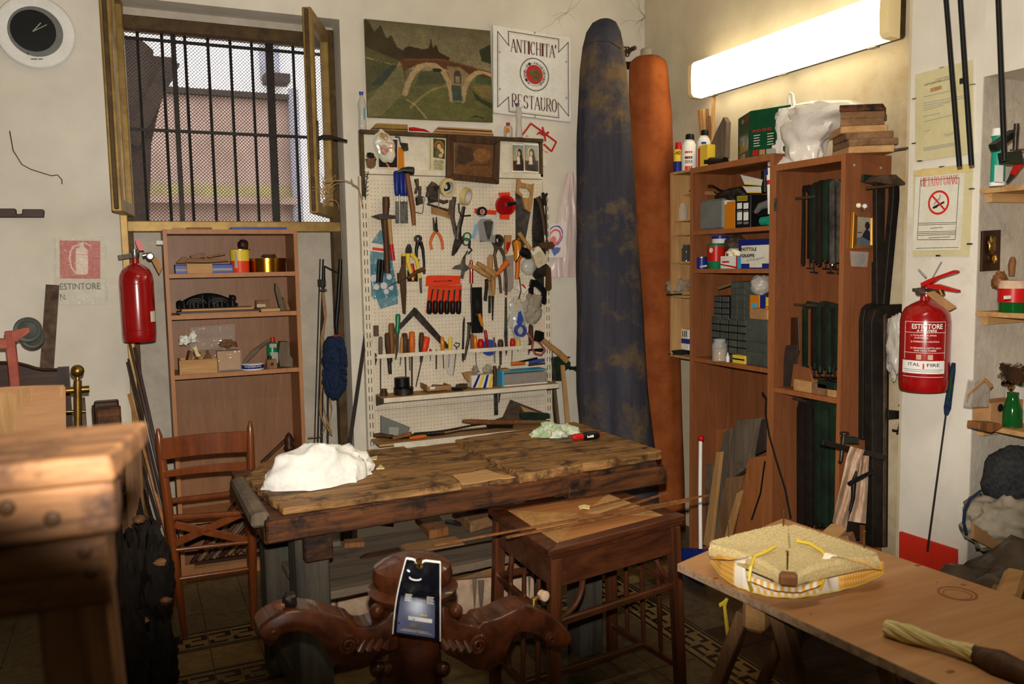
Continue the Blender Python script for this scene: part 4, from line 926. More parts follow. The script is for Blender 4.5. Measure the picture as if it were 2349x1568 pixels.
sits(T(P3,'statue_bottle','left translucent figurine bottle with a blue crown cap','bottle',[bottle(P3,150,[(860,0),(860,27),(800,26),(730,22),(700,28),(670,24),(640,12),(628,10)],.03,'film_milky'),('cap','L',(141,[(628,12),(620,13),(606,17),(606,0)]),'blue_mid',.03,.03),('painted_sash','P',[(155,712),(163,712),(166,790),(158,790)],'sky_blue',.062,.064)]),zf1)
sits(T(P3,'statue_bottle','right translucent figurine bottle with blue cap in front of the sign','bottle',[bottle(P3,1192,[(908,0),(908,26),(850,22),(800,18),(760,23),(725,22),(705,10),(695,9)],.05,'film_milky'),('cap','L',(1184,[(697,9),(690,10),(679,13),(679,0)]),'blue_mid',.05,.05)]),zf1)
# red ribbon card
rc=thing('ribbon_card','tilted cream card with red border and red bow hanging on the wall','card',P4(1850,500))
part('card',shape(P4,'P',[(1720,75),(1990,265),(1860,510),(1830,480),(1600,300)],.004,.008),'paper',rc)
for i,(a_,c_)in enumerate((((1725,95),(1640,210)),((1725,95),(1965,270)),((1965,270),(1920,360)),((1920,360),(1845,290)))):part('ribbon',shape(P4,'R',[(*a_,9),(*c_,9)],.012,.012),'red_plastic',rc)
for pts in([(1855,205,14),(1800,180,10),(1782,200,6)],[(1855,205,14),(1890,178,10),(1895,190,6)],[(1855,205,12),(1835,135,10),(1830,130,8)],[(1855,205,10),(1862,265,9)]):part('bow',shape(P4,'R',pts,.018,.018),'red_plastic',rc)
text('A','ink_red',rc,P4(1665,225,.01),P4(1705,225,.01),.012);text('NE','ink_red',rc,P4(1835,355,.01),P4(1890,385,.01),.012)
# cards in the case
SKIN=(206,170,140)
def card(name,label,q,layers,bg,off,nx=40,ny=60,m='gloss_print',amp=.05):
    o=thing(name,label,'card',P4(*q[3]));Q=quad4(P4,q,off)
    part('card',MB().prism(Q,(0,.002,0)),'paper',o);picture('print',[p for p in Q],nx,ny,bg,layers,o,m,amp);return o
nun=lambda hx:[('grad',0,.6,(120,140,140),(170,160,120)),('poly',[(0,.6),(1,.55),(1,1),(0,1)],(70,44,30)),('poly',[(0,0),(.1,0),(.14,1),(0,1)],(120,80,40)),('ell',hx,.30,.22,.16,(196,186,140)),('ell',hx+.04,.32,.18,.16,(34,28,30)),('poly',[(hx-.02,.4),(hx+.22,.34),(hx+.34,.75),(hx+.3,1),(hx-.05,1),(hx-.2,.75)],(38,32,34)),('ell',hx-.01,.34,.09,.085,SKIN),('poly',[(hx-.14,.45),(hx+.04,.42),(hx+.08,.70),(hx-.14,.72)],(216,206,190)),('ell',hx-.1,.68,.1,.04,SKIN),('line',[(0,.97),(1,.97),(1,.02),(.03,.02),(.03,.97)],.025,(236,230,214))]
card('holy_card','left praying nun holy card in the right of the display case',[(1540,285),(1668,292),(1668,560),(1545,558)],nun(.55),(130,140,130),.03)
card('holy_card','right praying nun holy card overlapping its neighbour',[(1652,283),(1798,292),(1802,570),(1658,555)],nun(.5),(130,140,130),.036)
card('holy_card','tall parchment card with a haloed mother and child and verse',[(768,180),(938,192),(928,570),(768,556)],[('poly',[(.2,.14),(.85,.16),(.86,.64),(.2,.62)],(72,66,40)),('ell',.52,.32,.26,.13,(150,120,60)),('ell',.5,.34,.2,.11,(120,60,40)),('ell',.52,.34,.11,.07,(214,176,120)),('ell',.66,.46,.14,.09,(220,190,130)),('poly',[(.3,.62),(.32,.46),(.5,.42),(.7,.5),(.75,.62)],(90,96,70)),('ell',.62,.56,.12,.05,(214,176,120)),('rows',.22,.85,.68,.92,8,(120,110,80)),('line',[(.03,.02),(.03,.98),(.97,.98)],.02,(150,130,70))],(206,198,156),.03,60,90)
card('holy_card','black and gold holy card behind the pink shell relief',[(275,230),(468,235),(466,525),(278,522)],[('poly',[(0,.7),(1,.6),(1,1),(0,1)],(36,26,22)),('line',[(.4,.8),(.55,.95)],.03,(190,120,60)),('line',[(.02,.02),(.98,.02),(.98,.98),(.02,.98),(.02,.02)],.02,(236,230,214))],(60,44,36),.028)
T(P4,'paper_slip','orange paper slip with a sketched face beside the black holy card','card',[('paper_slip','P',[(468,318),(520,320),(528,528),(468,525)],'amber',.022,.026,0)])
T(P4,'bulldog_clip','dark metal clip hanging above the orange slip','clip',[('jaw','P',[(490,275),(560,282),(568,350),(530,358),(505,330)],'steel_dark',.028,.04),('arm','R',[(440,222,8),(478,225,9),(492,300,7)],'steel_dark',.035,.035)])
# shell relief
sr=thing('shell_relief','glazed oval shell relief with a pink sleeping figure','relief',P4(335,475))
cx,cz=P4(335,315,.05).x,P4(335,315,.05).z;sc4=P4.sc(335,315,.05)
def shellf(u,v):
    a=u*2*math.pi;k=v;ww=1+.04*math.sin(a*5)+.03*math.sin(a*9)
    return V((cx+math.cos(a+.25)*108*sc4*k*ww,D-.045-.02*math.sqrt(max(0,1-k*k))-(.012 if k>.85 else 0),cz+math.sin(a)*155*sc4*k*ww))
mat('glaze',(196,206,190),(226,214,196),.15,scale=6,bump=0,coat=.6);mat('glaze_pink',(206,150,140),(196,134,128),.2,scale=8,bump=0,coat=.6);mat('glaze_gold',(190,150,80),(170,124,56),.25,scale=12,bump=.2,coat=.5);mat('skin_glaze',(218,176,144),(206,160,128),.2,scale=10,bump=0,coat=.5)
part('shell',MB().grid(shellf,40,8),'glaze',sr,smooth=1)
part('robe',MB().blob(P4(335,345,.072),(.021,.014,.026),2,.25),'glaze_pink',sr,smooth=1)
part('head',MB().ball(P4(352,238,.078),.013,16,(1,.8,.9)),'skin_glaze',sr,smooth=1)
part('hair',MB().blob(P4(330,215,.07),(.021,.012,.013),5,.25),'glaze_gold',sr,smooth=1)
part('arm',MB().tube([P4(290,300,.085),P4(350,330,.092),P4(420,325,.085),P4(430,290,.083),P4(350,270,.088)],[.004,.005,.0045,.004,.003],8),'skin_glaze',sr,smooth=1)
T(P4,'small_ornament','small brown owl-like ornament at the left end of the case','ornament',[('body','K',(210,460,50,60,3,.4),'old_pine',.03,.06),('face','K',(205,400,36,30,5,.3),'steel_dark',.035,.065),('eye','D',(190,435,10),'steel',.064,.067)])
# small framed picture
fp=thing('framed_picture','dark wooden framed picture of a brown landscape hung over the case','picture',P4(1180,660))
q=[(938,195),(1438,245),(1425,668),(930,620)];qi=[(1000,265),(1378,298),(1365,610),(998,570)]
Qo,Qi=quad4(P4,q,.085),quad4(P4,qi,.078)
for i in range(4):
    j=(i+1)%4;part('frame_bar',MB().hexa([Qo[i]+V((0,.03,0)),Qo[j]+V((0,.03,0)),Qi[j]+V((0,.03,0)),Qi[i]+V((0,.03,0))],[Qo[i],Qo[j],Qi[j],Qi[i]]),'tool_wood_dark',fp,bevel=.003)
picture('painted_panel',quad4(P4,qi,.07),60,50,(96,64,36),[('poly',[(.1,.1),(.45,.15),(.5,.5),(.2,.75),(.05,.6)],(62,44,28)),('ell',.7,.35,.22,.2,(124,84,46)),('poly',[(0,.7),(1,.66),(1,1),(0,1)],(104,68,38)),('line',[(.4,.7),(.9,.6)],.02,(70,46,28))],fp,'oil_paint',.14)
# ---------------------------------------------------------------- hanging tools (upper board)
h=.04
def hook(F,x,y,off=.045):return('hook','R',[(x,y-14,3),(x+4,y,3),(x+2,y+12,3)],'steel',o_+.002,off)
for i,(x,dx,l)in enumerate(((452,0,'leftmost'),(492,6,'second from left'),(530,4,'rightmost'))):
    T(P4,'chisel',l+' of the blue-handled chisels hanging on the pegboard','chisel',[('handle','R',[(x,545,22),(x,570,32),(x+dx,690,26),(x+dx+4,760,24),(x+dx+6,782,16)],'blue',h+.03,h+.03),('ferrule','R',[(x+dx+6,780,10),(x+dx+6,835,8)],'chrome',h+.03,h+.03),('blade','P',[(x+dx-10,830),(x+dx+24,830),(x+dx+28,1040),(x+dx-8,1038)],'steel',h+.026,h+.033)])
T(P4,'claw_hammer','wooden hammer with dark iron head hooked over the blue chisels','hammer',[('handle','F',[(550,570,24),(575,720,26),(605,900,26),(618,1058,20)],'tool_wood',h+.05,h+.075),('head','R',[(462,555,12),(510,535,22),(560,540,38),(612,545,40)],'steel_dark',h+.06,h+.06),('wedge','R',[(500,480,4),(535,530,6)],'pine_z',h+.06,h+.06)])
T(P4,'mallet','large wooden handled hammer with a flat iron head and bark','hammer',[('handle','R',[(352,790,34),(354,850,38),(350,960,30)],'tool_wood_dark',h+.03,h+.03),('lower_handle','R',[(340,990,26),(350,1200,26),(362,1380,30),(365,1510,32)],'tool_wood_dark',h+.03,h+.03),('head','P',[(222,972),(300,948),(440,965),(445,995),(300,1005)],'steel_dark',h+.015,h+.055)])
T(P4,'rasp','dark steel rasp hanging beside the long hammer','rasp',[('blade','P',[(305,1000),(372,1005),(395,1390),(350,1400)],'steel_dark',h+.001,h+.01)])
T(P4,'red_tipped_hammer','slim hammer handle with a red painted lower end','hammer',[('handle','F',[(382,1000,20),(390,1100,20),(403,1240,18)],'tool_wood_light',h+.055,h+.075),('red_grip','F',[(403,1238,19),(412,1320,20),(420,1390,20)],'red_plastic',h+.055,h+.076)])
def jaw(F,cx,cy,L_,w_,ang,m,o0,o1,nm):
    a=math.radians(ang);P=[]
    for(u,v)in((-1,0),(-.85,.5),(-.2,1),(-.12,.2),(.12,.2),(.2,1),(.85,.5),(1,0),(.5,-.6),(-.5,-.6)):
        x,y=u*w_,-v*L_;P.append((cx+x*math.cos(a)-y*math.sin(a),cy+x*math.sin(a)+y*math.cos(a)))
    return(nm,'P',P,m,o0,o1)
T(P4,'needle_nose_pliers','needle-nose pliers with orange handles hanging alone mid-board','pliers',[('jaw','P',[(800,985),(806,980),(822,1060),(824,1110),(806,1105)],'steel_dark',h,h+.014),('jaw','P',[(836,978),(830,978),(826,1060),(826,1110),(846,1105)],'steel_dark',h,h+.014),('pivot','D',(826,1112,16),'steel_dark',h,h+.018),('handle','R',[(818,1120,14),(790,1165,16),(772,1220,14),(785,1290,13)],'orange',h+.012,h+.012),('handle','R',[(836,1120,14),(868,1165,16),(884,1220,14),(890,1290,13)],'orange',h+.012,h+.012)])
T(P4,'wing_nut_clamp','small dark clamp with wing nut hanging right of the chisels','clamp',[('arm','R',[(640,620,24),(650,690,16),(630,760,14)],'rust',h+.02,h+.02),('screw','R',[(672,690,18),(672,800,14)],'rust',h+.03,h+.03),('wing','P',[(640,790),(700,790),(705,850),(650,870)],'steel_dark',h+.01,h+.035),('wire_frame','R',[(640,780,5),(708,790,5),(715,800,5),(700,940,5),(690,948,5),(628,935,5)],'steel',h+.02,h+.02)])
T(P4,'hand_plane_parts','bundle of dark iron clamp parts hanging on brown paper','clamp',[('paper','P',[(780,880),(1010,905),(1000,1010),(860,965),(780,950)],'cardboard',h,h+.004),('yoke','R',[(745,790,22),(770,700,26),(790,670,30),(830,690,24)],'rust',h+.03,h+.03),('block','P',[(750,690),(860,680),(860,830),(770,850)],'steel_dark',h+.01,h+.045),('screw','R',[(770,800,16),(900,840,18),(940,830,14)],'rust',h+.05,h+.05),('bar','R',[(742,858,9),(850,888,9),(940,920,9)],'steel_dark',h+.05,h+.05),('post','R',[(965,820,12),(958,900,14),(950,960,8)],'rust',h+.05,h+.05),('bracket','R',[(850,720,6),(850,890,6)],'steel',h+.06,h+.06)])
def tape(cx,cy,ro,ri,wd,tilt,label,m='tape_yellow'):
    t=thing('masking_tape',label,'tape',P4(cx,cy+ro,.07));c=P4(cx,cy,.075);k=P4.sc(cx,cy,.075);ax=V((math.sin(tilt),-math.cos(tilt),-.25)).normalized()
    part('roll',MB().lathe(c,[(-wd,ri*k),(-wd,ro*k),(wd,ro*k),(wd,ri*k),(-wd,ri*k)],36,ax,caps=False),m,t,smooth=30)
    part('core',MB().lathe(c,[(-wd,ri*k*.96),(-wd,ri*k*1.005),(wd,ri*k*1.005),(wd,ri*k*.96),(-wd,ri*k*.96)],36,ax,caps=False),'tape_core',t,smooth=30);return t
tape(935,700,88,60,.013,.25,'left roll of masking tape, seen face on')
tape(1108,785,84,62,.016,.75,'right roll of masking tape, turned sideways')
T(P4,'rolled_abrasive','dark coil tucked inside the left masking tape roll','coil',[('rolled_abrasive','O',(925,690,44,26),'black',.05,.075)])
T(P4,'tin_snips','large curved grey shears hanging blades down','shears',[('left_handle','F',[(1000,790,22),(985,900,22),(985,1000,22),(1010,1120,24),(1040,1190,30)],'rust',h,h+.018),('right_handle','F',[(1090,880,18),(1070,980,22),(1045,1080,24),(1040,1190,28)],'steel_dark',h+.012,h+.028),('blade','P',[(1010,1180),(1085,1160),(1075,1230),(1020,1320),(990,1350),(978,1340),(990,1260)],'steel_dark',h,h+.014)])
T(P4,'angle_hook','thin bent iron hook hanging behind the shears','hook',[('angle_hook','R',[(1040,850,8),(1045,930,8),(1070,972,8),(1155,965,8)],'dark_iron',h+.035,h+.035)])
T(P4,'insulating_tape','small black roll of insulating tape over the jar pack','tape',[('roll','O',(1266,930,48,26),'black',h+.05,h+.075),('core','O',(1266,930,27,22),'tape_core',h+.051,h+.074)])
T(P4,'jar_pack','clear pack with a blue striped strip and dark jar hanging mid-board','pack',[('header','P',[(1190,898),(1405,920),(1395,960),(1190,945)],'orange_red',h,h+.004),('card','P',[(1200,955),(1395,965),(1380,1190),(1190,1180)],'paper',h,h+.004),('stripe_strip','P',[(1195,1045),(1240,1050),(1195,1190),(1165,1180)],'sky_blue',h+.005,h+.007),('jar','L',(1300,[(1215,0),(1215,62),(1120,70),(1030,80),(1010,60),(1000,62)]),'clear',h+.045,h+.045),('contents','L',(1300,[(1210,0),(1210,54),(1140,58),(1140,0)]),'black',h+.045,h+.045),('film','P',[(1190,960),(1400,970),(1385,1225),(1172,1195)],'film_clear',h+.082,h+.083)])
T(P4,'red_funnel','round red plastic funnel hanging by its orange tab','funnel',[('bowl','D',(1474,873,98),'red_plastic',h,h+.03),('inner','D',(1474,880,86),'red_paint',h+.03,h+.034),('tab','P',[(1420,750),(1525,745),(1530,775),(1425,780)],'orange_red',h+.01,h+.02),('spout','R',[(1500,860,22),(1580,848,14)],'black',h+.045,h+.05),('label','P',[(1435,960),(1525,955),(1522,1005),(1440,998)],'orange_red',h+.02,h+.036)])
SAW=[(1600,610),(1618,615),(1640,650),(1735,672),(1757,660),(1757,690),(1745,780),(1738,850),(1722,938),(1680,900),(1660,850),(1645,790),(1590,750)]
t=T(P4,'hand_saw','hand saw with orange-brown wooden grip at the board top right','saw',[('blade','P',[(1578,742),(1650,800),(1725,925),(1650,1330),(1580,1240)],'steel',h,h+.003),('grip','P',[(1600,610),(1615,610),(1640,655),(1735,672),(1757,660),(1745,780),(1740,850),(1722,938),(1675,905),(1655,850),(1645,795),(1700,800),(1722,790),(1725,745),(1700,712),(1625,698),(1612,715),(1620,740),(1650,770),(1645,795),(1590,750)],'tool_wood_light',h+.003,h+.022)])
T(P4,'curved_gouge_saw','long dark saw leaning at the right edge of the board','saw',[('handle','F',[(1790,790,30),(1820,860,26),(1845,1000,22),(1860,1150,18)],'tool_wood_dark',h+.03,h+.055),('blade','P',[(1765,800),(1810,800),(1860,1250),(1880,1550),(1760,1500),(1745,1100)],'steel_dark',h+.0,h+.02),('grip','P',[(1800,1225),(1930,1212),(1955,1250),(1940,1282),(1830,1280)],'tool_wood_dark',h+.06,h+.09)])
T(P4,'bar_clamp','slim bar clamp with wing nut at the right edge of the board','clamp',[('bar','R',[(1862,780,8),(1870,1000,8),(1878,1300,8)],'dark_iron',h+.07,h+.07),('wing_nut','P',[(1835,750),(1850,745),(1862,770),(1880,750),(1888,760),(1872,800),(1880,870),(1848,870)],'dark_iron',h+.06,h+.08)])
T(P4,'combination_pliers','pliers with yellow and red handles hanging below the slim jars','pliers',[jaw(P4,572,1310,78,30,2,'steel_dark',h+.02,h+.04,'jaws'),('handle','R',[(560,1325,22),(558,1400,22),(580,1480,20),(600,1540,16),(610,1580,10)],'yellow',h+.035,h+.035),('handle','R',[(585,1325,20),(640,1380,20),(655,1460,18),(670,1560,16)],'yellow',h+.035,h+.035),('yellow_bar','R',[(500,1340,14),(625,1338,14)],'yellow',h+.03,h+.03)])
T(P4,'red_grip_tool','tool with a glossy red grip on black and yellow card','tool',[('card','P',[(555,1480),(650,1490),(655,1590),(555,1590)],'black',h,h+.003),('grip','R',[(600,1420,18),(605,1500,26),(612,1560,26)],'red_plastic',h+.015,h+.015)])
T(P4,'end_nippers','black-handled end nippers hanging above the orange chisel pack','pliers',[('head','O',(662,1185,36,14),'steel_dark',h+.01,h+.035),('handle','R',[(655,1215,22),(640,1290,17),(640,1370,16),(662,1400,13)],'black',h+.025,h+.025),('handle','R',[(680,1215,20),(702,1290,16),(712,1400,13),(715,1520,12)],'black',h+.025,h+.025)])
T(P4,'g_cramp_tool','rough wooden spokeshave hanging left of the yellow pliers','tool',[('stock','R',[(520,1345,26),(518,1450,24),(520,1568,30)],'tool_wood_dark',h+.02,h+.02),('cross_handle','R',[(560,1560,18),(640,1500,18),(720,1470,24)],'tool_wood_dark',h+.05,h+.05)])
# the blister packs at the far left
T(P4,'tool_pack','blue-green blister pack hanging half behind the hammers','pack',[('card','P',[(300,1100),(320,1120),(330,1230),(410,1350),(470,1800),(300,1850),(130,1400),(205,1330),(210,1230)],'film_blue',h,h+.002),('label','P',[(210,1222),(400,1255),(395,1330),(200,1300)],'paper',h+.003,h+.005),('print','P',[(225,1265),(385,1285),(380,1310),(222,1292)],'orange_red',h+.005,h+.006),('handle','R',[(290,1380,18),(285,1450,20),(275,1600,18)],'black',h+.02,h+.02),('handle','R',[(320,1385,14),(318,1480,16),(305,1600,14)],'black',h+.02,h+.02)])
T(P5,'disc_pack','clear blister with round sanding discs at the board left edge','pack',[('film','P',[(150,20),(370,0),(430,290),(215,325),(160,240)],'film_blue',h-.001,h+.0),('disc','D',(215,140,30),'tape_core',h,h+.003),('disc','D',(235,215,26),'tape_core',h,h+.003),('disc','D',(300,205,30),'tape_core',h,h+.003),('disc','D',(360,220,22),'tape_core',h,h+.003),('disc','D',(320,255,22),'tape_core',h,h+.003),('disc','D',(345,130,24),'tape_core',h,h+.003)])
T(P4,'rosemary_sprig','dry grey-green sprig hanging down the left edge of the board','sprig',[('stem','R',[(185,545,4),(172,620,4),(162,700,4),(160,820,3)],'green_dark',h+.02,h+.02)]+[('needle','R',[(165+6*math.sin(k),560+k*20,5),(165+(28 if k%2 else-22),545+k*20,2)],'green_dark',h+.02,h+.03)for k in range(13)])
T(P4,'scissor_handles','green and grey scissor rings hanging above the snips','scissors',[('ring','O',(1125,1165,42,30),'green_plastic',h+.02,h+.032),('ring','O',(1115,1215,38,28),'steel_dark',h+.01,h+.022),('cord_knot','R',[(1150,1200,8),(1140,1270,14),(1165,1290,10),(1130,1330,8)],'dark_iron',h+.03,h+.03)])
T(P4,'garden_snips','grey wide-bladed snips hanging points left','snips',[('blade','P',[(978,1470),(1010,1440),(1060,1425),(1085,1360),(1110,1330),(1105,1420),(1145,1470),(1100,1500),(1085,1568),(1060,1560),(1070,1480)],'steel',h+.01,h+.02),('spring','R',[(1085,1370,8),(1110,1330,8),(1125,1300,8)],'steel_dark',h+.03,h+.03)])
T(P4,'red_screwdriver','long screwdriver with thin dark red handle','screwdriver',[('handle','R',[(1158,1385,14),(1160,1500,16),(1160,1570,17)],'red_paint',h+.03,h+.03),('tip','R',[(1160,1300,4),(1159,1385,4)],'steel',h+.03,h+.03)])
T(P4,'pincers','large dark carpenter pincers hanging jaws up','pincers',[('head','O',(1418,1200,56,22),'steel_dark',h+.01,h+.045),('neck','P',[(1375,1235),(1460,1235),(1440,1290),(1395,1290)],'rust',h+.015,h+.04),('handle','R',[(1395,1280,20),(1380,1340,15),(1395,1450,15),(1430,1560,14),(1440,1700,14)],'rust',h+.03,h+.03),('handle','R',[(1440,1280,20),(1470,1350,15),(1475,1450,15),(1490,1560,14),(1490,1720,13)],'rust',h+.03,h+.03)])
T(P4,'turned_chisel','pale handled chisel hanging diagonally, left of the pincers','chisel',[('handle','R',[(1135,1440,18),(1200,1465,22),(1270,1510,24),(1330,1540,22)],'tool_wood_light',h+.06,h+.06)])
T(P4,'turned_chisel','pale handled chisel crossing over its neighbour','chisel',[('handle','R',[(1215,1415,20),(1270,1450,24),(1350,1510,28),(1395,1550,22)],'tool_wood_light',h+.07,h+.07)])
T(P4,'turned_chisel','upright pale chisel handle with dark band behind the pincers','chisel',[('handle','R',[(1345,1335,20),(1342,1400,24),(1338,1480,26)],'tool_wood_light',h+.04,h+.04),('blade','P',[(1290,1570),(1325,1560),(1320,1680),(1288,1675)],'steel_dark',h,h+.005)])
T(P4,'orange_screwdriver','bulbous orange handle on a thin bent brass shank','screwdriver',[('handle','R',[(1395,1530,14),(1440,1480,22),(1490,1420,32),(1515,1408,22)],'orange',h+.09,h+.09),('shank','R',[(1398,1528,6),(1355,1568,6),(1300,1600,5),(1292,1640,5)],'brass',h+.09,h+.05)])
T(P4,'orange_heat_tool','orange electric hand tool with black nozzle hanging by its cord','tool',[('body','R',[(1580,1190,36),(1600,1260,48),(1605,1340,46),(1590,1400,30)],'amber',h+.05,h+.06),('nozzle','R',[(1625,1300,44),(1690,1325,50),(1720,1345,46)],'black',h+.07,h+.11),('handle','R',[(1600,1400,24),(1598,1480,22),(1590,1568,20)],'orange',h+.05,h+.05),('cord','R',[(1560,1300,5),(1548,1220,5),(1590,1190,5),(1640,1215,5),(1630,1330,5),(1580,1410,5)],'black',h+.11,h+.11)])
T(P4,'flat_brush','wide white flat paint brush hanging bristles down, lower right','brush',[('handle','R',[(1610,1130,24),(1660,1200,20),(1710,1270,20),(1750,1300,26)],'tool_wood_light',h+.10,h+.12),('ferrule','P',[(1720,1300),(1800,1255),(1830,1290),(1745,1345)],'paper',h+.10,h+.13),('bristles','P',[(1745,1345),(1830,1290),(1885,1375),(1870,1420),(1800,1465),(1775,1440)],'bristle',h+.10,h+.13)])
T(P4,'hanging_jar','small clear jar hanging below the flat brush','jar',[('glass','K',(1700,1450,75,80,6,.12),'film_jar',h+.05,h+.12)])
T(P4,'red_parcel','small red and tan packet hanging behind the orange tool','pack',[('packet','P',[(1480,1150),(1545,1150),(1540,1230),(1500,1330),(1480,1320)],'cardboard',h,h+.02),('red_print','P',[(1495,1215),(1535,1218),(1510,1310),(1490,1290)],'red_plastic',h+.02,h+.022)])
T(P4,'clear_bag','clear plastic pouch hanging behind the pincers','bag',[('clear_bag','P',[(1480,1350),(1560,1340),(1560,1640),(1530,1690),(1470,1680)],'film_grey',h+.005,h+.02)])
# ---------------------------------------------------------------- lower board (crop 5)
T(P5,'try_square_rod','old wood and iron marking gauge with a long thin arm','tool',[('stem','P',[(440,100),(470,0),(490,0),(495,260),(490,450),(470,445),(455,270)],'tool_wood_dark',h+.02,h+.045),('arm','R',[(335,215,4),(420,170,4),(500,140,5)],'steel_dark',h+.05,h+.05),('wing','P',[(425,95),(450,95),(455,170),(430,190)],'tool_wood_dark',h+.02,h+.05)])
T(P5,'screwdriver_shaft','pale steel file hanging beside the red grip tool','file',[('screwdriver_shaft','P',[(600,130),(628,130),(630,270),(612,272)],'steel',h,h+.004)])
cp5=thing('chisel_pack','orange hanging pack of six black-handled wood chisels','pack',P5(810,460,.06))
part('header_card',shape(P5,'P',[(662,130),(680,118),(790,115),(955,120),(958,195),(660,210)],h+.02,h+.023),'orange_red',cp5)
part('backing_card',shape(P5,'P',[(685,205),(970,200),(962,430),(660,440)],h,h+.003),'orange_red',cp5)
text('IRIDIUM','ink',cp5,P5(728,175,h+.025),P5(880,168,h+.025),.008,bold=.02)
for i in range(6):
    x=690+i*50;part('chisel_handle',shape(P5,'R',[(x+8-i,335,20),(x+2,350,24),(x,430,24),(x-1,448,16)],h+.016,h+.016),'black',cp5,smooth=1);part('chisel_blade',shape(P5,'P',[(x+30-i*3-6,235),(x+30-i*3+8,235),(x+20-i,335),(x+8-i,335)],h+.004,h+.006),'steel_dark',cp5)
part('cord',shape(P5,'R',[(700,212,3),(800,238,3),(900,240,3),(968,185,3)],h+.03,h+.03),'twine',cp5)
T(P5,'red_awl','dark red handled awl with a long thin steel point','awl',[('handle','R',[(1048,0,16),(1050,100,17),(1050,185,18)],'red_paint',h+.03,h+.03),('shaft','R',[(1050,190,8),(1048,340,8),(1052,410,3)],'steel_dark',h+.03,h+.03)])
T(P5,'spirit_level','black spirit level with green vials hanging upright','level',[('body','B',(1062,218,1142,612),'black',h,h+.025),('vial','B',(1088,330,1118,395),'green_dark',h+.025,h+.027),('vial','B',(1085,440,1120,465),'green_dark',h+.025,h+.027)])
for x,l in((1208,'left'),(1235,'right')):
    T(P5,'turning_chisel',l+' long dark chisel blade hanging below the pale handles','chisel',[('handle','R',[(x+2,60,22),(x+2,200,22),(x+2,285,16)]if x>1220 else[(x-10,-40,14),(x-5,120,14),(x,290,8)],'tool_wood_light',h+.04,h+.04),('blade','P',[(x-11,290),(x+12,290),(x+10,440)if x<1220 else(x+4,505),(x-11,440)if x<1220 else(x-6,500)],'steel_dark',h+.03,h+.036)])
T(P5,'plane_blade','short dark plane blade on the bent brass shank','blade',[('plane_blade','P',[(1170,190),(1198,195),(1185,340),(1155,330)],'steel_dark',h+.03,h+.035)])
T(P5,'long_file','long flat steel file standing upright in the tool strip','file',[('long_file','P',[(1340,305),(1356,305),(1364,720),(1355,800),(1348,800),(1332,640)],'steel',h+.02,h+.026)])
T(P5,'panel_saw','black-handled panel saw hanging at the lower right','saw',[('blade','P',[(1600,0),(1720,0),(1700,230),(1620,180),(1575,120)],'steel_dark',h+.0,h+.003),('handle','P',[(1570,150),(1620,160),(1700,240),(1690,370),(1640,355),(1555,300),(1552,230),(1585,270),(1650,312),(1662,300),(1660,265),(1610,215),(1585,215),(1585,268),(1552,230)],'black',h+.01,h+.035)])
T(P5,'brown_chisel','brown leather sheathed blade at the far right edge','tool',[('brown_chisel','P',[(1700,20),(1735,60),(1740,230),(1720,250),(1690,240)],'tool_wood_dark',h+.05,h+.065)])
T(P5,'tape_bag','milky plastic bag with a blue tape ring hanging right','bag',[('bag','K',(1440,480,78,180,7,.35),'film_jar',h+.01,h+.07),('blue_ring','O',(1480,590,52,36),'blue_mid',h+.07,h+.1),('hook_strap','P',[(1455,430),(1475,420),(1500,500),(1470,560),(1440,520)],'blue_mid',h+.07,h+.075)])
T(P5,'glove_bag','beige cloth bundle hanging below the white brush','cloth',[('glove_bag','K',(1575,400,85,125,3,.4),'sack',h+.02,h+.1)])
T(P5,'folded_label','white card with red print hanging above the beige bundle','card',[('card','P',[(1430,230),(1470,175),(1550,215),(1505,280)],'paper',h+.1,h+.103),('red_print','P',[(1470,190),(1500,192),(1520,225),(1512,232)],'ink_red',h+.103,h+.104)])
T(P5,'wire_hook','long thin black wire hook with a pale tip','hook',[('wire','R',[(1462,130,5),(1475,250,5),(1455,320,5)],'dark_iron',h+.11,h+.11),('tip','R',[(1452,325,8),(1440,420,10)],'raffia',h+.11,h+.11)])
T(P5,'carpenter_square','large dark iron carpenter square leaning corner up','square',[('short_leg','P',[(560,395),(580,440),(445,580),(435,540)],'steel_dark',h+.01,h+.02),('long_leg','P',[(555,390),(580,398),(860,720),(850,745),(820,740),(555,460)],'steel_dark',h+.012,h+.022)])
T(P5,'small_plate','small square metal plate fixed at the board left','plate',[('small_plate','B',(218,545,256,640),'rust',h-.004,h+.01)])
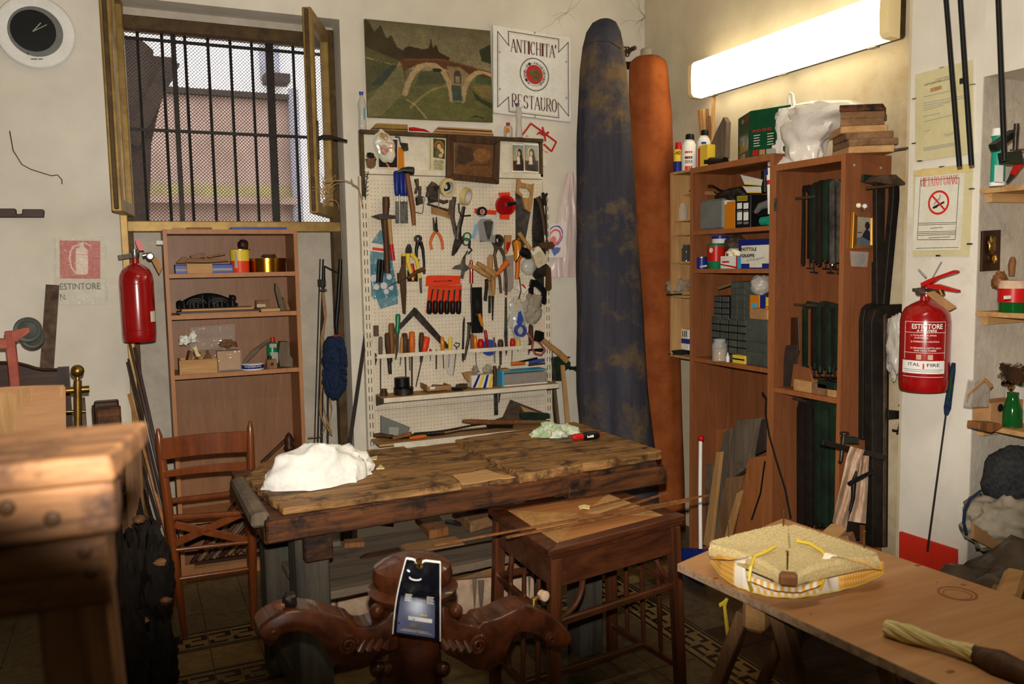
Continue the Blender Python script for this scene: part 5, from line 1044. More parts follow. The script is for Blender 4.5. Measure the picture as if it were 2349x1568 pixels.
# tool strip and its tools
zs5=P5(900,775,.07).z
ts=thing('tool_strip','narrow white metal strip holding chisels and screwdrivers','strip',(xl,D-.07,zs5))
a_,c_=P5(240,838,.075),P5(1560,745,.075)
part('lip',MB().box((a_.x,D-.08,zs5-.008),(c_.x,D-.075,zs5+.014)),'white_paint',ts)
for x in[a_.x+(c_.x-a_.x)*i/26 for i in range(27)]:part('divider',MB().box((x-.004,D-.075,zs5-.006),(x+.004,D-o_,zs5+.0)),'white_paint',ts)
for x in(a_.x,c_.x):part('bracket',MB().prism([(x,D-.075,zs5+.014),(x,D-.075,zs5-.008),(x,D-o_,zs5-.05),(x,D-o_,zs5+.02)],(.003,0,0)),'rust',ts)
yo=.058;r_=random.Random(21)
def stuck(x,top,bot,hw,m,tipw,label,tipm='steel_dark',nm='screwdriver',bx=None,belly=1.15,cat=None):
    zy=838-(x-240)*.0705;bx=x if bx is None else bx
    def li(y):return x+(bx-x)*(y-top)/(bot-top)
    hb=[(li(top),top,hw*.6),(li(top+12),top+12,hw),(li((top+zy)/2),(top+zy)/2,hw*belly),(li(zy-25),zy-25,hw*.9),(li(zy-8),zy-8,hw*.55)]
    return T(P5,nm,label,cat or nm.split('_')[-1],[('handle','R',hb,m,yo,yo),('shaft','R',[(li(zy-10),zy-10,tipw),(li(bot),bot,tipw*.8)],tipm,yo,yo)])
stuck(272,640,1090,18,'grey_wood',7,'leftmost long file with a grey wooden handle in the strip',nm='file')
stuck(330,608,960,26,'tool_wood_dark',20,'dark wooden chisel with the widest black blade in the strip',nm='chisel',bx=355)
stuck(365,525,860,27,'tool_wood',6,'thick turned wooden handle with a dark band in the strip',nm='gouge',bx=370)
T(P5,'green_knife','green-handled kitchen knife with a bright blade in the strip','knife',[('handle','R',[(420,446,17),(421,470,24),(420,540,20),(415,580,24),(416,612,22)],'green_plastic',yo+.03,yo+.03),('blade','P',[(398,615),(432,615),(428,760),(405,845),(398,840)],'chrome',yo+.028,yo+.031)])
stuck(460,640,890,17,'tool_wood_light',5,'pale wooden handle between green knife and brown chisels',nm='awl',bx=440)
stuck(478,610,1010,26,'tool_wood_dark',8,'round brown handle with a long dark shaft in the strip',nm='chisel',bx=490)
stuck(516,660,930,14,'tool_wood_dark',5,'thin dark handle left of the amber wooden handle',nm='gouge',bx=524)
stuck(540,595,1080,26,'orange',10,'fat amber wooden handle with a long shaft',nm='rasp',bx=541)
stuck(624,605,860,22,'tool_wood_dark',12,'dark square wooden handle with a fluted bit',nm='chisel',bx=618)
stuck(670,640,1070,30,'orange_red',7,'orange and black grip with a long slanting shaft',nm='screwdriver',bx=575)
stuck(700,745,850,12,'red_paint',4,'tiny red knob just above the strip',nm='bradawl')
stuck(750,745,920,8,'steel',8,'bare dark steel bit hanging through the strip',nm='drill_bit')
stuck(798,640,915,18,'amber',5,'dark amber handle beside the clear-yellow one',nm='screwdriver',bx=815)
stuck(872,640,905,16,'yellow',5,'clear yellow handle in a small plastic bag',nm='screwdriver',bx=855)
T(P5,'small_poly_bag','small clear bag hanging under the yellow screwdriver','bag',[('small_poly_bag','K',(870,880,40,100,4,.2),'film_clear',yo,yo+.03)])
T(P5,'ring_key','twisted wire key with open loop handle in the strip','key',[('loop','R',[(925,735,5),(900,710,5),(915,695,5),(950,700,5),(945,720,5),(925,735,5)],'steel_dark',yo,yo),('shaft','R',[(923,735,5),(915,800,5),(905,910,4),(893,975,3)],'steel_dark',yo,yo)])
T(P5,'half_round_file','pointed half-round file standing in the strip','file',[('half_round_file','P',[(990,465),(997,490),(985,860),(972,850),(970,760),(978,520)],'steel_dark',yo,yo+.006)])
T(P5,'iron_bolt','large mushroom-headed iron bolt in the strip','bolt',[('shank','R',[(1032,530,16),(1028,640,14),(1010,740,13),(990,840,9)],'steel_dark',yo+.02,yo+.02),('head','R',[(1015,525,8),(1050,525,8)],'steel_dark',yo+.02,yo+.02)])
stuck(1055,615,760,14,'tool_wood',5,'plain brown stick beside the iron bolt',nm='stick')
stuck(1080,630,905,17,'amber',4,'amber handled screwdriver right of the iron bolt',nm='screwdriver',bx=1093)
stuck(1130,660,780,26,'red_plastic',5,'short fat red ball handle',nm='screwdriver')
T(P5,'leaning_screwdriver','yellow and black screwdriver leaning over the strip','screwdriver',[('handle','R',[(1118,445,14),(1130,500,16),(1145,550,12)],'amber',yo+.03,yo+.03),('shaft','R',[(1146,552,4),(1180,680,4),(1190,740,4)],'steel',yo+.03,yo+.01)])
stuck(1170,585,720,14,'red_plastic',5,'slim red-topped pen-like handle',nm='awl',bx=1185)
T(P5,'blue_disc','blue metal disc standing behind the strip','disc',[('blue_disc','D',(1200,735,70),'blue_mid',o_+.003,o_+.012)])
T(P5,'steel_rod','bright steel rod standing in the strip','rod',[('steel_rod','R',[(1243,645,9),(1245,760,8),(1250,865,6)],'chrome',yo,yo)])
stuck(1300,665,885,24,'tool_wood_dark',12,'dark ribbed wooden handle with iron cap',nm='chisel')
stuck(1405,655,890,22,'red_plastic',4,'red and black screwdriver under the blue ring',nm='screwdriver',bx=1395)
stuck(1450,650,770,18,'yellow',4,'yellow handled screwdriver at the right of the strip',nm='screwdriver')
stuck(1560,535,730,20,'tool_wood_dark',6,'dark carved handle behind the wire tongs',nm='chisel')
T(P5,'red_tongs','orange-red metal loop handle leaning over the strip end','tongs',[('red_tongs','R',[(1530,610,10),(1580,680,10),(1570,740,10),(1600,790,10),(1650,800,10),(1680,760,10),(1650,710,10),(1590,650,10)],'pink_red',yo+.05,yo+.05)])
T(P5,'black_wedge','black wedge-shaped blade at the right strip end','blade',[('black_wedge','P',[(1548,762),(1560,748),(1690,738),(1655,775)],'black',yo,yo+.01)])
T(P5,'rubber_mallet','hammer with black head and long pale handle at the strip end','hammer',[('head','P',[(1632,590),(1675,605),(1672,660),(1640,690),(1612,680),(1625,600)],'black',yo+.05,yo+.1),('handle','F',[(1650,655,20),(1720,720,24),(1800,780,26),(1855,835,28),(1870,855,22)],'tool_wood_light',yo+.06,yo+.09)])
# shelf under the strip
zsf=P5(900,1080,.2).z
SF=Frame('Y',D-.20,800,600,3.734)
a_,c_=SF(318,1180),SF(1802,1080);zt6=SF(1000,1110).z;zb6=SF(1000,1150).z
ps=thing('pegboard_shelf','white shelf below the tool strip with tins and boxes','shelf',(a_.x,D-.2,zb6))
part('shelf_board',MB().box((a_.x-.012,D-.20,zt6-.006),(c_.x,D-o_-.002,zt6)),'pine_x',ps)
part('front_lip',MB().box((a_.x-.012,D-.203,zb6),(c_.x,D-.196,zt6)),'white_paint',ps,bevel=.002)
for x in(a_.x-.012,c_.x-.004):part('bracket',MB().prism([(x,D-.2,zt6-.006),(x,D-.2,zb6),(x,D-o_-.002,zb6-.04),(x,D-o_-.002,zt6-.006)],(.004,0,0)),'rust',ps)
def on_shelf(o):return sits(o,zt6)
SM=Frame('Y',D-.12,800,600,3.734)
on_shelf(T(SM,'small_pot','small brown pot at the left end of the tool shelf','pot',[('small_pot','L',(300,[(1150,0),(1150,33),(1115,33),(1112,28),(1095,30),(1090,28),(1090,0)]),'tool_wood_dark',0,0)]))
ot=on_shelf(T(SM,'flat_tin','larger lower black round tin on the tool shelf','tin',[('body','L',(470,[(1150,0),(1150,83),(1100,84)]),'steel_dark',0,0),('lid','L',(470,[(1102,85),(1090,85),(1088,78),(1088,0)]),'black',0,0)]))
sits(T(SM,'tape_reel','smaller black roll stacked on the black tin','tin',[('tape_reel','L',(458,[(1098,0),(1098,66),(1025,66),(1022,60),(1022,0)]),'black',0,0)]),zt6+.045)
kb=on_shelf(T(SM,'cardboard_tray','open cardboard tray holding coiled strings on the tool shelf','tray',[('base','B',(675,1100,875,1105),'cardboard',-.08,.04),('front_side','B',(672,1062,876,1105),'cardboard',.038,.042),('back_side','B',(672,1062,876,1105),'cardboard',-.082,-.078),('left_side','B',(670,1062,676,1105),'cardboard',-.08,.04),('right_side','B',(872,1062,878,1105),'cardboard',-.08,.04),('label','B',(695,1075,740,1102),'paper',.042,.043)]))
b=MB();ct=SM(770,1082)
for k in range(9):
    rr=.018+.003*k;b.tube([ct+V((math.cos(a)*rr,math.sin(a)*rr*.8,.003*math.sin(3*a+k)+.002*k))for a in[i*.449 for i in range(15)]],.0012,5)
tag(part('string_coil',b,'rust',None),'thin brown coil of string lying in the cardboard tray','string')
on_shelf(T(SM,'black_block','thin black block in front of the yellow pack on the tool shelf','block',[('black_block','P',[(885,1085),(960,1085),(985,1110),(900,1112)],'black',.0,.05)]))
on_shelf(T(SM,'brush_head','dark cylindrical brush head lying on the tool shelf','brush',[('brush_head','R',[(920,1055,18),(950,1055,26),(1010,1052,24)],'tool_wood_dark',0,0)]))
yb=on_shelf(T(SM,'torn_pack','torn pack with blue, white and yellow stripes on the tool shelf','pack',[('carton','P',[(1050,985),(1235,970),(1230,1085),(1055,1090)],'paper',-.05,.03)]+[('blue_stripe','P',[(1060+i*45,1088),(1085+i*45,1087),(1130+i*36,975),(1110+i*36,977)],['blue','yellow'][i%2],.03,.031)for i in range(4)]+[('torn_flap','P',[(975,960),(1060,945),(1055,1060),(1000,1010)],'cardboard',-.02,.0),('inner_paper','K',(1190,930,40,40,4,.5),'sack',-.04,.01),('inner_paper','K',(1085,935,26,36,8,.5),'sack',-.04,.0)]))
on_shelf(T(SM,'wooden_peg','dark upright wooden peg behind the striped pack','peg',[('wooden_peg','R',[(1252,1075,16),(1250,950,20),(1250,905,16)],'tool_wood_dark',-.03,-.03)]))
T(P5,'hanging_strip','dark steel strip hanging down through the tool shelf','blade',[('hanging_strip','B',(1247,1132,1278,1315),'steel',.06,.065)])
T(P5,'hanging_point','pointed dark bar hanging beside the steel strip','bar',[('hanging_point','R',[(1290,890,10),(1292,1132,10),(1285,1210,4)],'steel_dark',.058,.058)])
bb=on_shelf(T(SM,'blue_box','long blue and grey cardboard box full of files on the tool shelf','box',[('carton','B',(1320,910,1700,1040),'film_grey',-.08,.03),('white_base','B',(1316,1000,1702,1042),'white',-.08,.032),('blue_band','B',(1318,888,1700,925),'cyan_box',-.08,.033),('blue_corner','B',(1315,905,1330,1040),'cyan_box',-.08,.034),('flap','P',[(1295,895),(1380,885),(1380,905),(1310,915)],'cardboard',-.05,.01)]))
for l,m_,pts in(('yellow wooden handled file on the blue box','orange',[(1390,875,16),(1440,870,18),(1510,870,12)]),('long black strip lying over the blue box','black',[(1400,870,8),(1500,850,9),(1615,825,10)]),('blue handled tool on the blue box','blue_mid',[(1545,865,14),(1600,850,18),(1675,840,14)]),('dark red stick on the blue box','tool_wood_dark',[(1540,885,9),(1680,868,9)])):
    T(SM,'hand_file',l,'tool',[('hand_file','R',pts,m_,-.03,-.02)])
# lower shelf with saws
zl7=P5(700,1500,.16).z
ls=thing('lower_shelf','worn white shelf at the foot of the pegboard behind the bench','shelf',(xl,D-.2,zl7-.03))
part('shelf_board',MB().box((xl-.03,D-.22,zl7-.012),(xr,D-o_-.002,zl7)),'pine_x',ls)
part('front_lip',MB().box((xl+.05,D-.224,zl7-.035),(xr,D-.218,zl7)),'white_paint',ls)
S7=Frame('Y',D-.12,800,600,3.734)
def on_low(o):return sits(o,zl7)
on_low(T(S7,'grey_scraper','grey plastic tray leaning behind the saws','tray',[('body','P',[(275,1250),(525,1350),(495,1440),(275,1430)],'plastic_grey',-.02,.0),('flap','P',[(340,1345),(430,1350),(420,1435),(345,1430)],'label_grey',.0,.002)]))
on_low(T(S7,'toothed_saw','long pale saw blade with teeth and black handle','saw',[('blade','P',[(520,1430),(900,1382)]+[(900+(30 if k==0 else 0)-k*18,1390+k*2.6+(8 if k%2 else 0))for k in range(0,20)]+[(525,1450)],'steel',.0,.003),('handle','R',[(235,1440,14),(280,1438,20),(360,1455,16),(450,1458,14),(600,1445,12),(820,1425,10)],'black',.02,.02)]))
T(S7,'hand_file','dark brown wooden handled file poking out at the left of the saws','handle',[('grip','R',[(210,1485,14),(260,1485,22),(340,1492,16),(380,1492,12)],'tool_wood_dark',.05,.05)])
T(S7,'file_wood','flat brown rasp with orange handle lying on the saws','rasp',[('blade','P',[(375,1500),(535,1455),(545,1475),(540,1490),(380,1525)],'tool_wood',.05,.06),('handle','R',[(520,1510,10),(580,1502,16),(640,1495,16),(665,1492,10)],'orange',.06,.06)])
for l,p_ in(('long dark iron bar lying behind the saws',[(560,1470,8),(800,1450,8),(1060,1400,8),(1150,1390,6)]),('second dark iron bar crossing to the brush',[(700,1500,7),(950,1450,7),(1250,1420,7)])):
    T(S7,'iron_bar',l,'bar',[('iron_bar','R',p_,'dark_iron',.03,.03)])
T(S7,'shoe_brush','long wooden brush lying bristles down behind the bench','brush',[('stock','F',[(975,1365,14),(1050,1368,22),(1200,1375,22),(1420,1375,22),(1450,1365,14)],'tool_wood',.02,.05),('bristles','P',[(1190,1395),(1410,1395),(1405,1425),(1200,1425)],'black',.02,.05)])
T(S7,'bench_brush','dark green bristled brush lying upside down on a brown back','brush',[('stock','F',[(1440,1372,16),(1600,1368,20),(1720,1370,14)],'old_pine_x',.02,.05),('bristles','P',[(1475,1300),(1560,1290),(1720,1300),(1725,1340),(1600,1358),(1480,1345)],'green_dark',.02,.05)])
on_low(T(S7,'dust_pan','rusty brown triangular metal plate leaning at the right','plate',[('plate','P',[(1220,1355),(1320,1320),(1385,1172),(1690,1290),(1690,1360),(1320,1355)],'rust',-.05,-.045),('worn_area','P',[(1470,1225),(1640,1290),(1590,1300),(1500,1275)],'pine_x',-.044,-.043)]))
# right of the board: vise, brass rule, sticks, hanging bags
vs=thing('small_vise','small green-grey bench vise with a screw handle right of the pegboard','vise',P5(1820,1030,.08))
for nm,k,d_,m_,a_,c_ in(('body','P',[(1760,830),(1830,815),(1900,860),(1900,900),(1820,960),(1825,1020),(1780,1020),(1770,930)],'green_dark',.03,.09),('screw','R',[(1890,910,16),(1960,912,12)],'green_dark',.06,.06),('ring','O',(1955,918,22,10),'green_dark',.05,.07),('bar','R',[(1800,815,6),(1895,818,6)],'steel_dark',.08,.08),('handle','R',[(1745,860,6),(1770,920,6)],'steel_dark',.08,.08)):part(nm,shape(P5,k,d_,a_,c_),m_,vs,smooth=45 if k in 'RO' else 0)
T(P5,'yellow_rule','narrow yellow-green metal rule leaning right of the board','rule',[('yellow_rule','P',[(1690,620),(1700,620),(1785,1400),(1765,1400)],'brass',.03,.04)])
T(P5,'grey_batten','grey wooden batten leaning beside the yellow rule','batten',[('grey_batten','P',[(1712,655),(1735,655),(1812,1400),(1785,1400)],'grey_wood',.015,.028)])
T(P5,'pine_batten','pale pine batten leaning beside the small vise','batten',[('pine_batten','P',[(1820,885),(1852,885),(1900,1390),(1862,1390)],'pine_z',.10,.115)])
bgf=Frame('Y',D,1200,380,1)
bg=thing('shopping_bag','thin pinkish-white plastic shopping bag hanging on the wall beside the board','bag',BW(1290,640,.06))
def bagf(x0,y0,x1,y1,top,bot,off,sd):
    def f(u,v):
        xa_,xb_=top[0]+(bot[0]-top[0])*v**.8,top[1]+(bot[1]-top[1])*v**.8
        return BW(xa_+(xb_-xa_)*u+3*noise.noise(V((v*6,sd,0))),y0+(y1-y0)*v,off+.03*math.sin(math.pi*u)*v**.5+.014*noise.noise(V((u*5,v*3,sd)))+.004*noise.noise(V((u*12,v*5,sd))))
    return f
part('bag',MB().grid(bagf(0,395,0,635,(1300,1318),(1262,1332),.02,3),30,24),'film_bag',bg,smooth=60,fix=False)
picture('bag_print',[BW(1263,515,.075),BW(1300,508,.075),BW(1296,590,.075),BW(1260,592,.075)],40,60,(222,206,204),[('ring',.3,.35,.5,.3,.86,(60,90,170)),('ring',.3,.38,.38,.22,.8,(210,60,60)),('ell',.2,.5,.2,.14,(214,120,120)),('poly',[(.1,.75),(.4,.68),(.7,.72),(.6,.85),(.3,.95)],(90,110,170))],bg,'print',.03)
# bags hanging in the corner
def long_bag(name,label,prof,m,off,top_bits):
    """tall soft cylinder; prof: (y, xl, xr)"""
    F=Frame('Y',D-off);y_,a_,b_=prof[-1];y0_=y_+(F(a_,y_).z)/(F(a_,y_).z-F(a_,y_+10).z)*10;prof=prof[:-1]+[(y0_,a_,b_)];o=thing(name,label,'bag',F((prof[-1][1]+prof[-1][2])/2,prof[-1][0]));n=40;mb=MB();rings=[]
    ys=[];
    for(y0,a0,b0),(y1,a1,b1)in zip(prof,prof[1:]):
        K=max(1,int((y1-y0)/22))
        for i in range(K):t=i/K;ys.append((y0+(y1-y0)*t,a0+(a1-a0)*t,b0+(b1-b0)*t))
    ys.append(prof[-1])
    for i,(y,a_,b_)in enumerate(ys):
        A,B=F(a_,y),F(b_,y);c=(A+B)/2;rx=(B-A).length/2;ry=min(rx,off*.92);row=[]
        for k in range(n):
            t=2*math.pi*k/n;wv=1+.05*noise.noise(V((math.cos(t)*2,math.sin(t)*2,i*.12)))+.018*math.sin(t*9+math.sin(i*.15)*2)
            row.append(c+V((math.cos(t)*rx*wv,math.sin(t)*ry*wv,0)))
        rings+=row
    m_=len(ys);mb.add(rings,[(i*n+k,i*n+(k+1)%n,(i+1)*n+(k+1)%n,(i+1)*n+k)for i in range(m_-1)for k in range(n)]+[tuple(range(n-1,-1,-1)),tuple(range((m_-1)*n,m_*n))])
    part('cover',mb,m,o,smooth=60);return o,F
ob1,_=long_bag('orange_cover','tall orange cloth cover hanging in the corner',[(132,1462,1508),(142,1452,1520),(160,1449,1524),(260,1449,1532),(420,1450,1536),(620,1455,1545),(840,1462,1552),(1020,1475,1558),(1140,1485,1562),(1330,1497,1566)],'orange_cloth',.45,None)
part('neck',MB().lathe(Frame('Y',D-.45)(1483,133),[(-.02,.045),(.0,.05),(.012,.045),(.014,.034),(.045,.033),(.05,.028),(.05,0)],24),'sack',ob1,smooth=1)
bb1,_=long_bag('blue_cover','tallest dusty blue and khaki cloth cover hanging left of the orange one',[(46,1374,1400),(54,1362,1410),(75,1350,1418),(110,1342,1424),(160,1337,1430),(300,1333,1438),(480,1331,1448),(700,1332,1462),(900,1334,1474),(1050,1345,1490),(1180,1360,1500),(1400,1378,1520)],'blue_cloth',.65,None)
part('seam',MB().tube([Frame('Y',D-.80)(x,y)for x,y in((1345,100),(1370,93),(1400,96),(1424,112))],.002,5),'black',bb1)
vl=thing('wall_valve','small rusty valve wheel above a dark pipe stub between the two covers','valve',BW(1436,160,.05))
for k in range(6):a=k*math.pi/3;part('wheel_lobe',shape(BW,'O',(1437+7*math.cos(a),118+8*math.sin(a),5,3),.08,.09),'rust',vl)
part('hub',shape(BW,'D',(1437,118,5),.0,.095),'rust',vl);part('stub',shape(BW,'R',[(1430,150,9),(1446,150,9)],.05,.05),'dark_iron',vl)
# ================================================================ workbench
BZ=.82;BO=V((.377,2.742,0));ba=math.radians(3.1);BX=V((math.cos(ba),math.sin(ba),0));BYv=V((-math.sin(ba),math.cos(ba),0));ZV=V((0,0,1))
def bp_(u,v,z):return BO+BX*u+BYv*v+ZV*z
def bbox(mb,u0,u1,v0,v1,z0,z1):
    return mb.hexa([bp_(u0,v0,z0),bp_(u1,v0,z0),bp_(u1,v1,z0),bp_(u0,v1,z0)],[bp_(u0,v0,z1),bp_(u1,v0,z1),bp_(u1,v1,z1),bp_(u0,v1,z1)])
wbk=thing('workbench','large old worn wooden workbench with battered layered top boards','workbench',bp_(.78,.35,0))
def worn(pts,z0,z1,m,nm='top_board',seed=0,amp=.006):
    P=[];r_=random.Random(seed)
    for(a_,c_)in zip(pts,pts[1:]+pts[:1]):
        A,B=V((*a_,0)),V((*c_,0));K=max(2,int((B-A).length/.035))
        for i in range(K):t=i/K;q=A*(1-t)+B*t;P.append((q.x+(r_.uniform(-amp,amp)if i else 0),q.y+(r_.uniform(-amp,amp)if i else 0)))
    b=MB();b.prism([bp_(x,y,z1)for x,y in P],(0,0,z0-z1));return part(nm,b,m,wbk,bevel=.004)
worn([(.03,-.02),(.66,-.04),(.70,.66),(.10,.69),(-.005,.46)],BZ-.025,BZ,'old_bench',seed=1)
worn([(.885,-.06),(1.57,-.02),(1.60,.71),(.93,.64)],BZ-.03,BZ+.006,'old_bench',seed=2)
worn([(.64,-.02),(.90,-.03),(.94,.66),(.69,.67)],BZ-.05,BZ-.012,'old_bench','inset_board',3)
worn([(.66,-.015),(.885,-.03),(.84,.13),(.69,.12)],BZ-.0119,BZ-.0085,'pine_x','pale_patch',4,.012)
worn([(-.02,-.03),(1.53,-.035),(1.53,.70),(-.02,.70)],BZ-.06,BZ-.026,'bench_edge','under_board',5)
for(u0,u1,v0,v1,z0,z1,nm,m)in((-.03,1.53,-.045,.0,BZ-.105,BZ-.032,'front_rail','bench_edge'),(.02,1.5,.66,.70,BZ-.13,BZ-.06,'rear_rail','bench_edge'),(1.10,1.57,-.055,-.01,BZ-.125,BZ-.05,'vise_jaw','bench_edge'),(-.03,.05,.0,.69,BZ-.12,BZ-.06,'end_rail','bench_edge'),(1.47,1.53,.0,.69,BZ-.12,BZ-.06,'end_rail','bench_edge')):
    part(nm,bbox(MB(),u0,u1,v0,v1,z0,z1),m,wbk,bevel=.006)
b=MB();b.hexa([bp_(-.07,.0,BZ-.06),bp_(-.01,.0,BZ-.06),bp_(.0,.5,BZ-.05),bp_(-.05,.52,BZ-.05)],[bp_(-.065,.0,BZ-.012),bp_(-.01,.0,BZ-.01),bp_(-.0,.5,BZ+.0),bp_(-.045,.52,BZ-.005)]);part('end_board',b,'grey_wood',wbk,bevel=.01)
for u,v,w_,m in((.075,.03,.115,'bench_leg'),(.06,.50,.11,'bench_leg'),(1.20,.03,.11,'bench_leg'),(1.30,.58,.11,'bench_leg')):
    part('leg',bbox(MB(),u,u+w_,v,v+w_,0,BZ-.106 if v<.1 else BZ-.061),m,wbk,bevel=.006)
part('leg_block',bbox(MB(),.09,.185,-.04,.0,BZ-.19,BZ-.107),'bench_edge',wbk,bevel=.005)
part('leg_block',bbox(MB(),1.19,1.29,-.04,.0,BZ-.20,BZ-.127),'bench_edge',wbk,bevel=.005)
sz=.46
worn([(.12,.10),(1.30,.105),(1.30,.62),(.12,.62)],sz-.03,sz,'grey_wood_x','lower_shelf',8,.003)
part('stretcher',bbox(MB(),.07,.17,.15,.5,.10,.19),'bench_leg',wbk,bevel=.005)
part('stretcher',bbox(MB(),.19,1.2,.6,.64,.12,.2),'bench_leg',wbk,bevel=.005)
# on the bench
cz_=on('Z',BZ,735,1110)
def clothf(cx,cy,sx,sy,sz_,sd,ang=0,z=BZ,amp=.35):
    mb=MB();n,m=60,22;vs=[]
    for i in range(m+1):
        th=math.pi*.5*i/m
        for k in range(n):
            a=2*math.pi*k/n;d=V((math.sin(th)*math.cos(a),math.sin(th)*math.sin(a),math.cos(th)))
            h=1+amp*(.9*noise.noise(V((d.x*1.3,d.y*1.3,sd)))+.45*(1-2*abs(noise.noise(V((d.x*2.2+4,d.y*2.2,sd+d.z)))))**2-.3)
            x,y=d.x*sx*h,d.y*sy*h;zz=d.z**.8*sz_*h
            vs.append(V((cx+x*math.cos(ang)-y*math.sin(ang),cy+x*math.sin(ang)+y*math.cos(ang),z+.002+max(0,zz))))
    mb.add(vs,[(i*n+k,(i+1)*n+k,(i+1)*n+(k+1)%n,i*n+(k+1)%n)for i in range(m)for k in range(n)]);return mb
tag(part('white_cloth',clothf(cz_.x+.025,cz_.y+.06,.20,.125,.125,2.3,.12),'cloth_white',None,smooth=60),'large crumpled white cloth on the left of the workbench','cloth')
p=on('Z',BZ,1275,1000)
tag(part('printed_rag',clothf(p.x,p.y,.10,.075,.05,7.1,.2,BZ+.006,.6),'paper',None,smooth=60),'small crumpled rag with pale blue and green print on the bench right','cloth')
mat('rag',(236,228,214),(150,170,180),.9,kind='dirt',scale=22,amt=.42,c3=(150,170,130));bpy.data.objects['printed_rag'].data.materials[0]=MATS['rag']
sd=thing('screwdriver','red and black screwdriver lying beside the printed rag','screwdriver',on('Z',BZ,1340,1000))
a_,c_=on('Z',BZ+.025,1262,1009),on('Z',BZ+.025,1376,996);d_=(c_-a_)
part('shaft',MB().tube([a_,a_+d_*.45],.004,8),'chrome',sd)
part('front_grip',MB().tube([a_+d_*.44,a_+d_*.50,a_+d_*.58,a_+d_*.64],[.009,.016,.013,.015],14),'red_plastic',sd,smooth=1)
part('grip',MB().tube([a_+d_*.62,a_+d_*.72,a_+d_*.9,a_+d_*.96],[.014,.019,.018,.016],14),'black',sd,smooth=1)
part('end_cap',MB().tube([a_+d_*.96,a_+d_*.985,a_+d_],[.015,.013,.005],14),'red_plastic',sd,smooth=1)
bars(sd,'white',lambda u,v:a_+d_*(.70+.13*u)+V((0,-.0196+.002*v,-.004+.010*v)),[(0,1,0,1)],'white_label')
for nm,l,q in(('raffia_strip','twisted pale raffia strip behind the white cloth',[(812,1046),(835,1042),(850,1048),(866,1044),(864,1052),(848,1054),(830,1056)]),('raffia_scrap','tiny pale raffia scrap right of the white cloth',[(863,1074),(873,1064),(882,1073)])):
    b=MB();b.prism([on('Z',BZ+.006,x,y)for x,y in q],(0,0,-.004));tag(part(nm,b,'raffia',None),l,'raffia')
# on the bench lower shelf and below
US=Frame('Z',sz,560,960,2.175)
def lying(name,label,cat,F,pts,h,m,bev=.002):
    b=MB();b.prism([F(x,y,h)for x,y in pts],(0,0,-h+.0006));return tag(part(name,b,m,None,bevel=bev),label,cat)
lying('wood_plane','long wooden plane body with a rounded pale front under the bench','plane',US,[(850,478),(960,462),(1025,540),(925,560)],.04,'tool_wood',.006)
lying('wood_block','thick wooden block under a plastic bag on the bench shelf','wood',US,[(1035,440),(1235,420),(1250,480),(1130,515)],.05,'old_pine_x',.005)
lying('wood_block','low flat wood block at the left of the bench shelf','wood',US,[(372,610),(480,598),(482,612),(374,624)],.02,'grey_wood_x')
lying('wood_block','small square dark block beside the flat block on the bench shelf','wood',US,[(497,600),(598,592),(600,615),(500,622)],.022,'tool_wood')
lying('chisel','short dark chisel lying before the wooden plane','chisel',US,[(1005,500),(1060,505),(1088,518),(1080,526),(1000,512)],.012,'steel_dark')
b=MB();b.tube([US(590,505,.03),US(745,500,.03)],[.02,.035],12);tag(part('half_round_block',b,'old_pine_x',None,smooth=50),'half-round grey wooden piece lying on the bench shelf','wood')
b=MB();b.blob(US(1220,415,.07),(.12,.08,.03),3,.5);tag(part('plastic_bag',b,'film_grey',None,smooth=60),'crinkled clear bag on the wooden block under the bench','bag')
for k in range(0):pass
UF=Frame('Y',3.25,560,1260,4.698)
def std(name,label,cat,pts,th,m,off=0,F=UF,bev=.004):
    b=MB();b.prism([F(x,y,off)for x,y in pts],(0,th,0));return tag(part(name,b,m,None,bevel=bev),label,cat)
std('stone_block','pale pinkish block with rounded corner standing under the bench','block',[(1010,490),(1040,465),(1400,435),(1480,440),(1480,1300),(1030,1300)],.08,'cloth_dirty',0)
std('stone_block','smaller pale block left of the rounded pale block','block',[(830,515),(985,495),(1000,1300),(835,1300)],.08,'cloth_dirty',.02)
std('brown_profile','dark brown grooved profile leaning slantwise under the bench','board',[(820,350),(1330,60),(1690,-10),(1700,60),(1480,200),(830,500)],.03,'dark_wood_x',.12)
std('pine_block','short pale block end under the bench shelf left','wood',[(805,60),(905,60),(970,170),(970,230),(840,235),(800,170)],.1,'old_pine_x',.05)
b=MB();b.tube([UF(1225,440,.1),UF(1330,290,.1)],.012,8);b.blob(UF(1330,275,.1),(.03,.02,.02),3,.3,14);tag(part('claw_tool',b,'rust',None,smooth=60),'rusty iron lever with a round head under the bench','tool')
UE=Frame('Y',3.1,960,1260,4.698)
std('cardboard_box','flat brown cardboard box lying under the bench shelf','box',[(-160,60),(0,20),(510,-60),(545,160),(340,190),(-100,230)],.12,'cardboard',0,UE)
cb=thing('drip_board','pale crate side with grey drips and reddish top under the bench','board',UE(800,1300))
part('face',MB().prism([UE(x,y)for x,y in[(400,340),(1250,255),(1250,1100),(480,1100)]],(0,.04,0)),'cloth_dirty',cb,bevel=.004)
part('top_plank',MB().prism([UE(x,y,.02)for x,y in[(400,330),(860,180),(1255,110),(1280,220),(900,290)]],(0,.05,0)),'old_pine_x',cb,bevel=.003)
for x0,y0,x1 in((600,320,20),(670,330,30),(880,290,26),(1000,270,14),(1190,270,12)):part('drip',MB().prism([UE(x,y,.001)for x,y in[(x0-x1,y0),(x0+x1+10,y0-4),(x0+x1-4,y0+240),(x0+4,y0+390),(x0-x1+12,y0+200)]],(0,.001,0)),'grey_wood',cb)
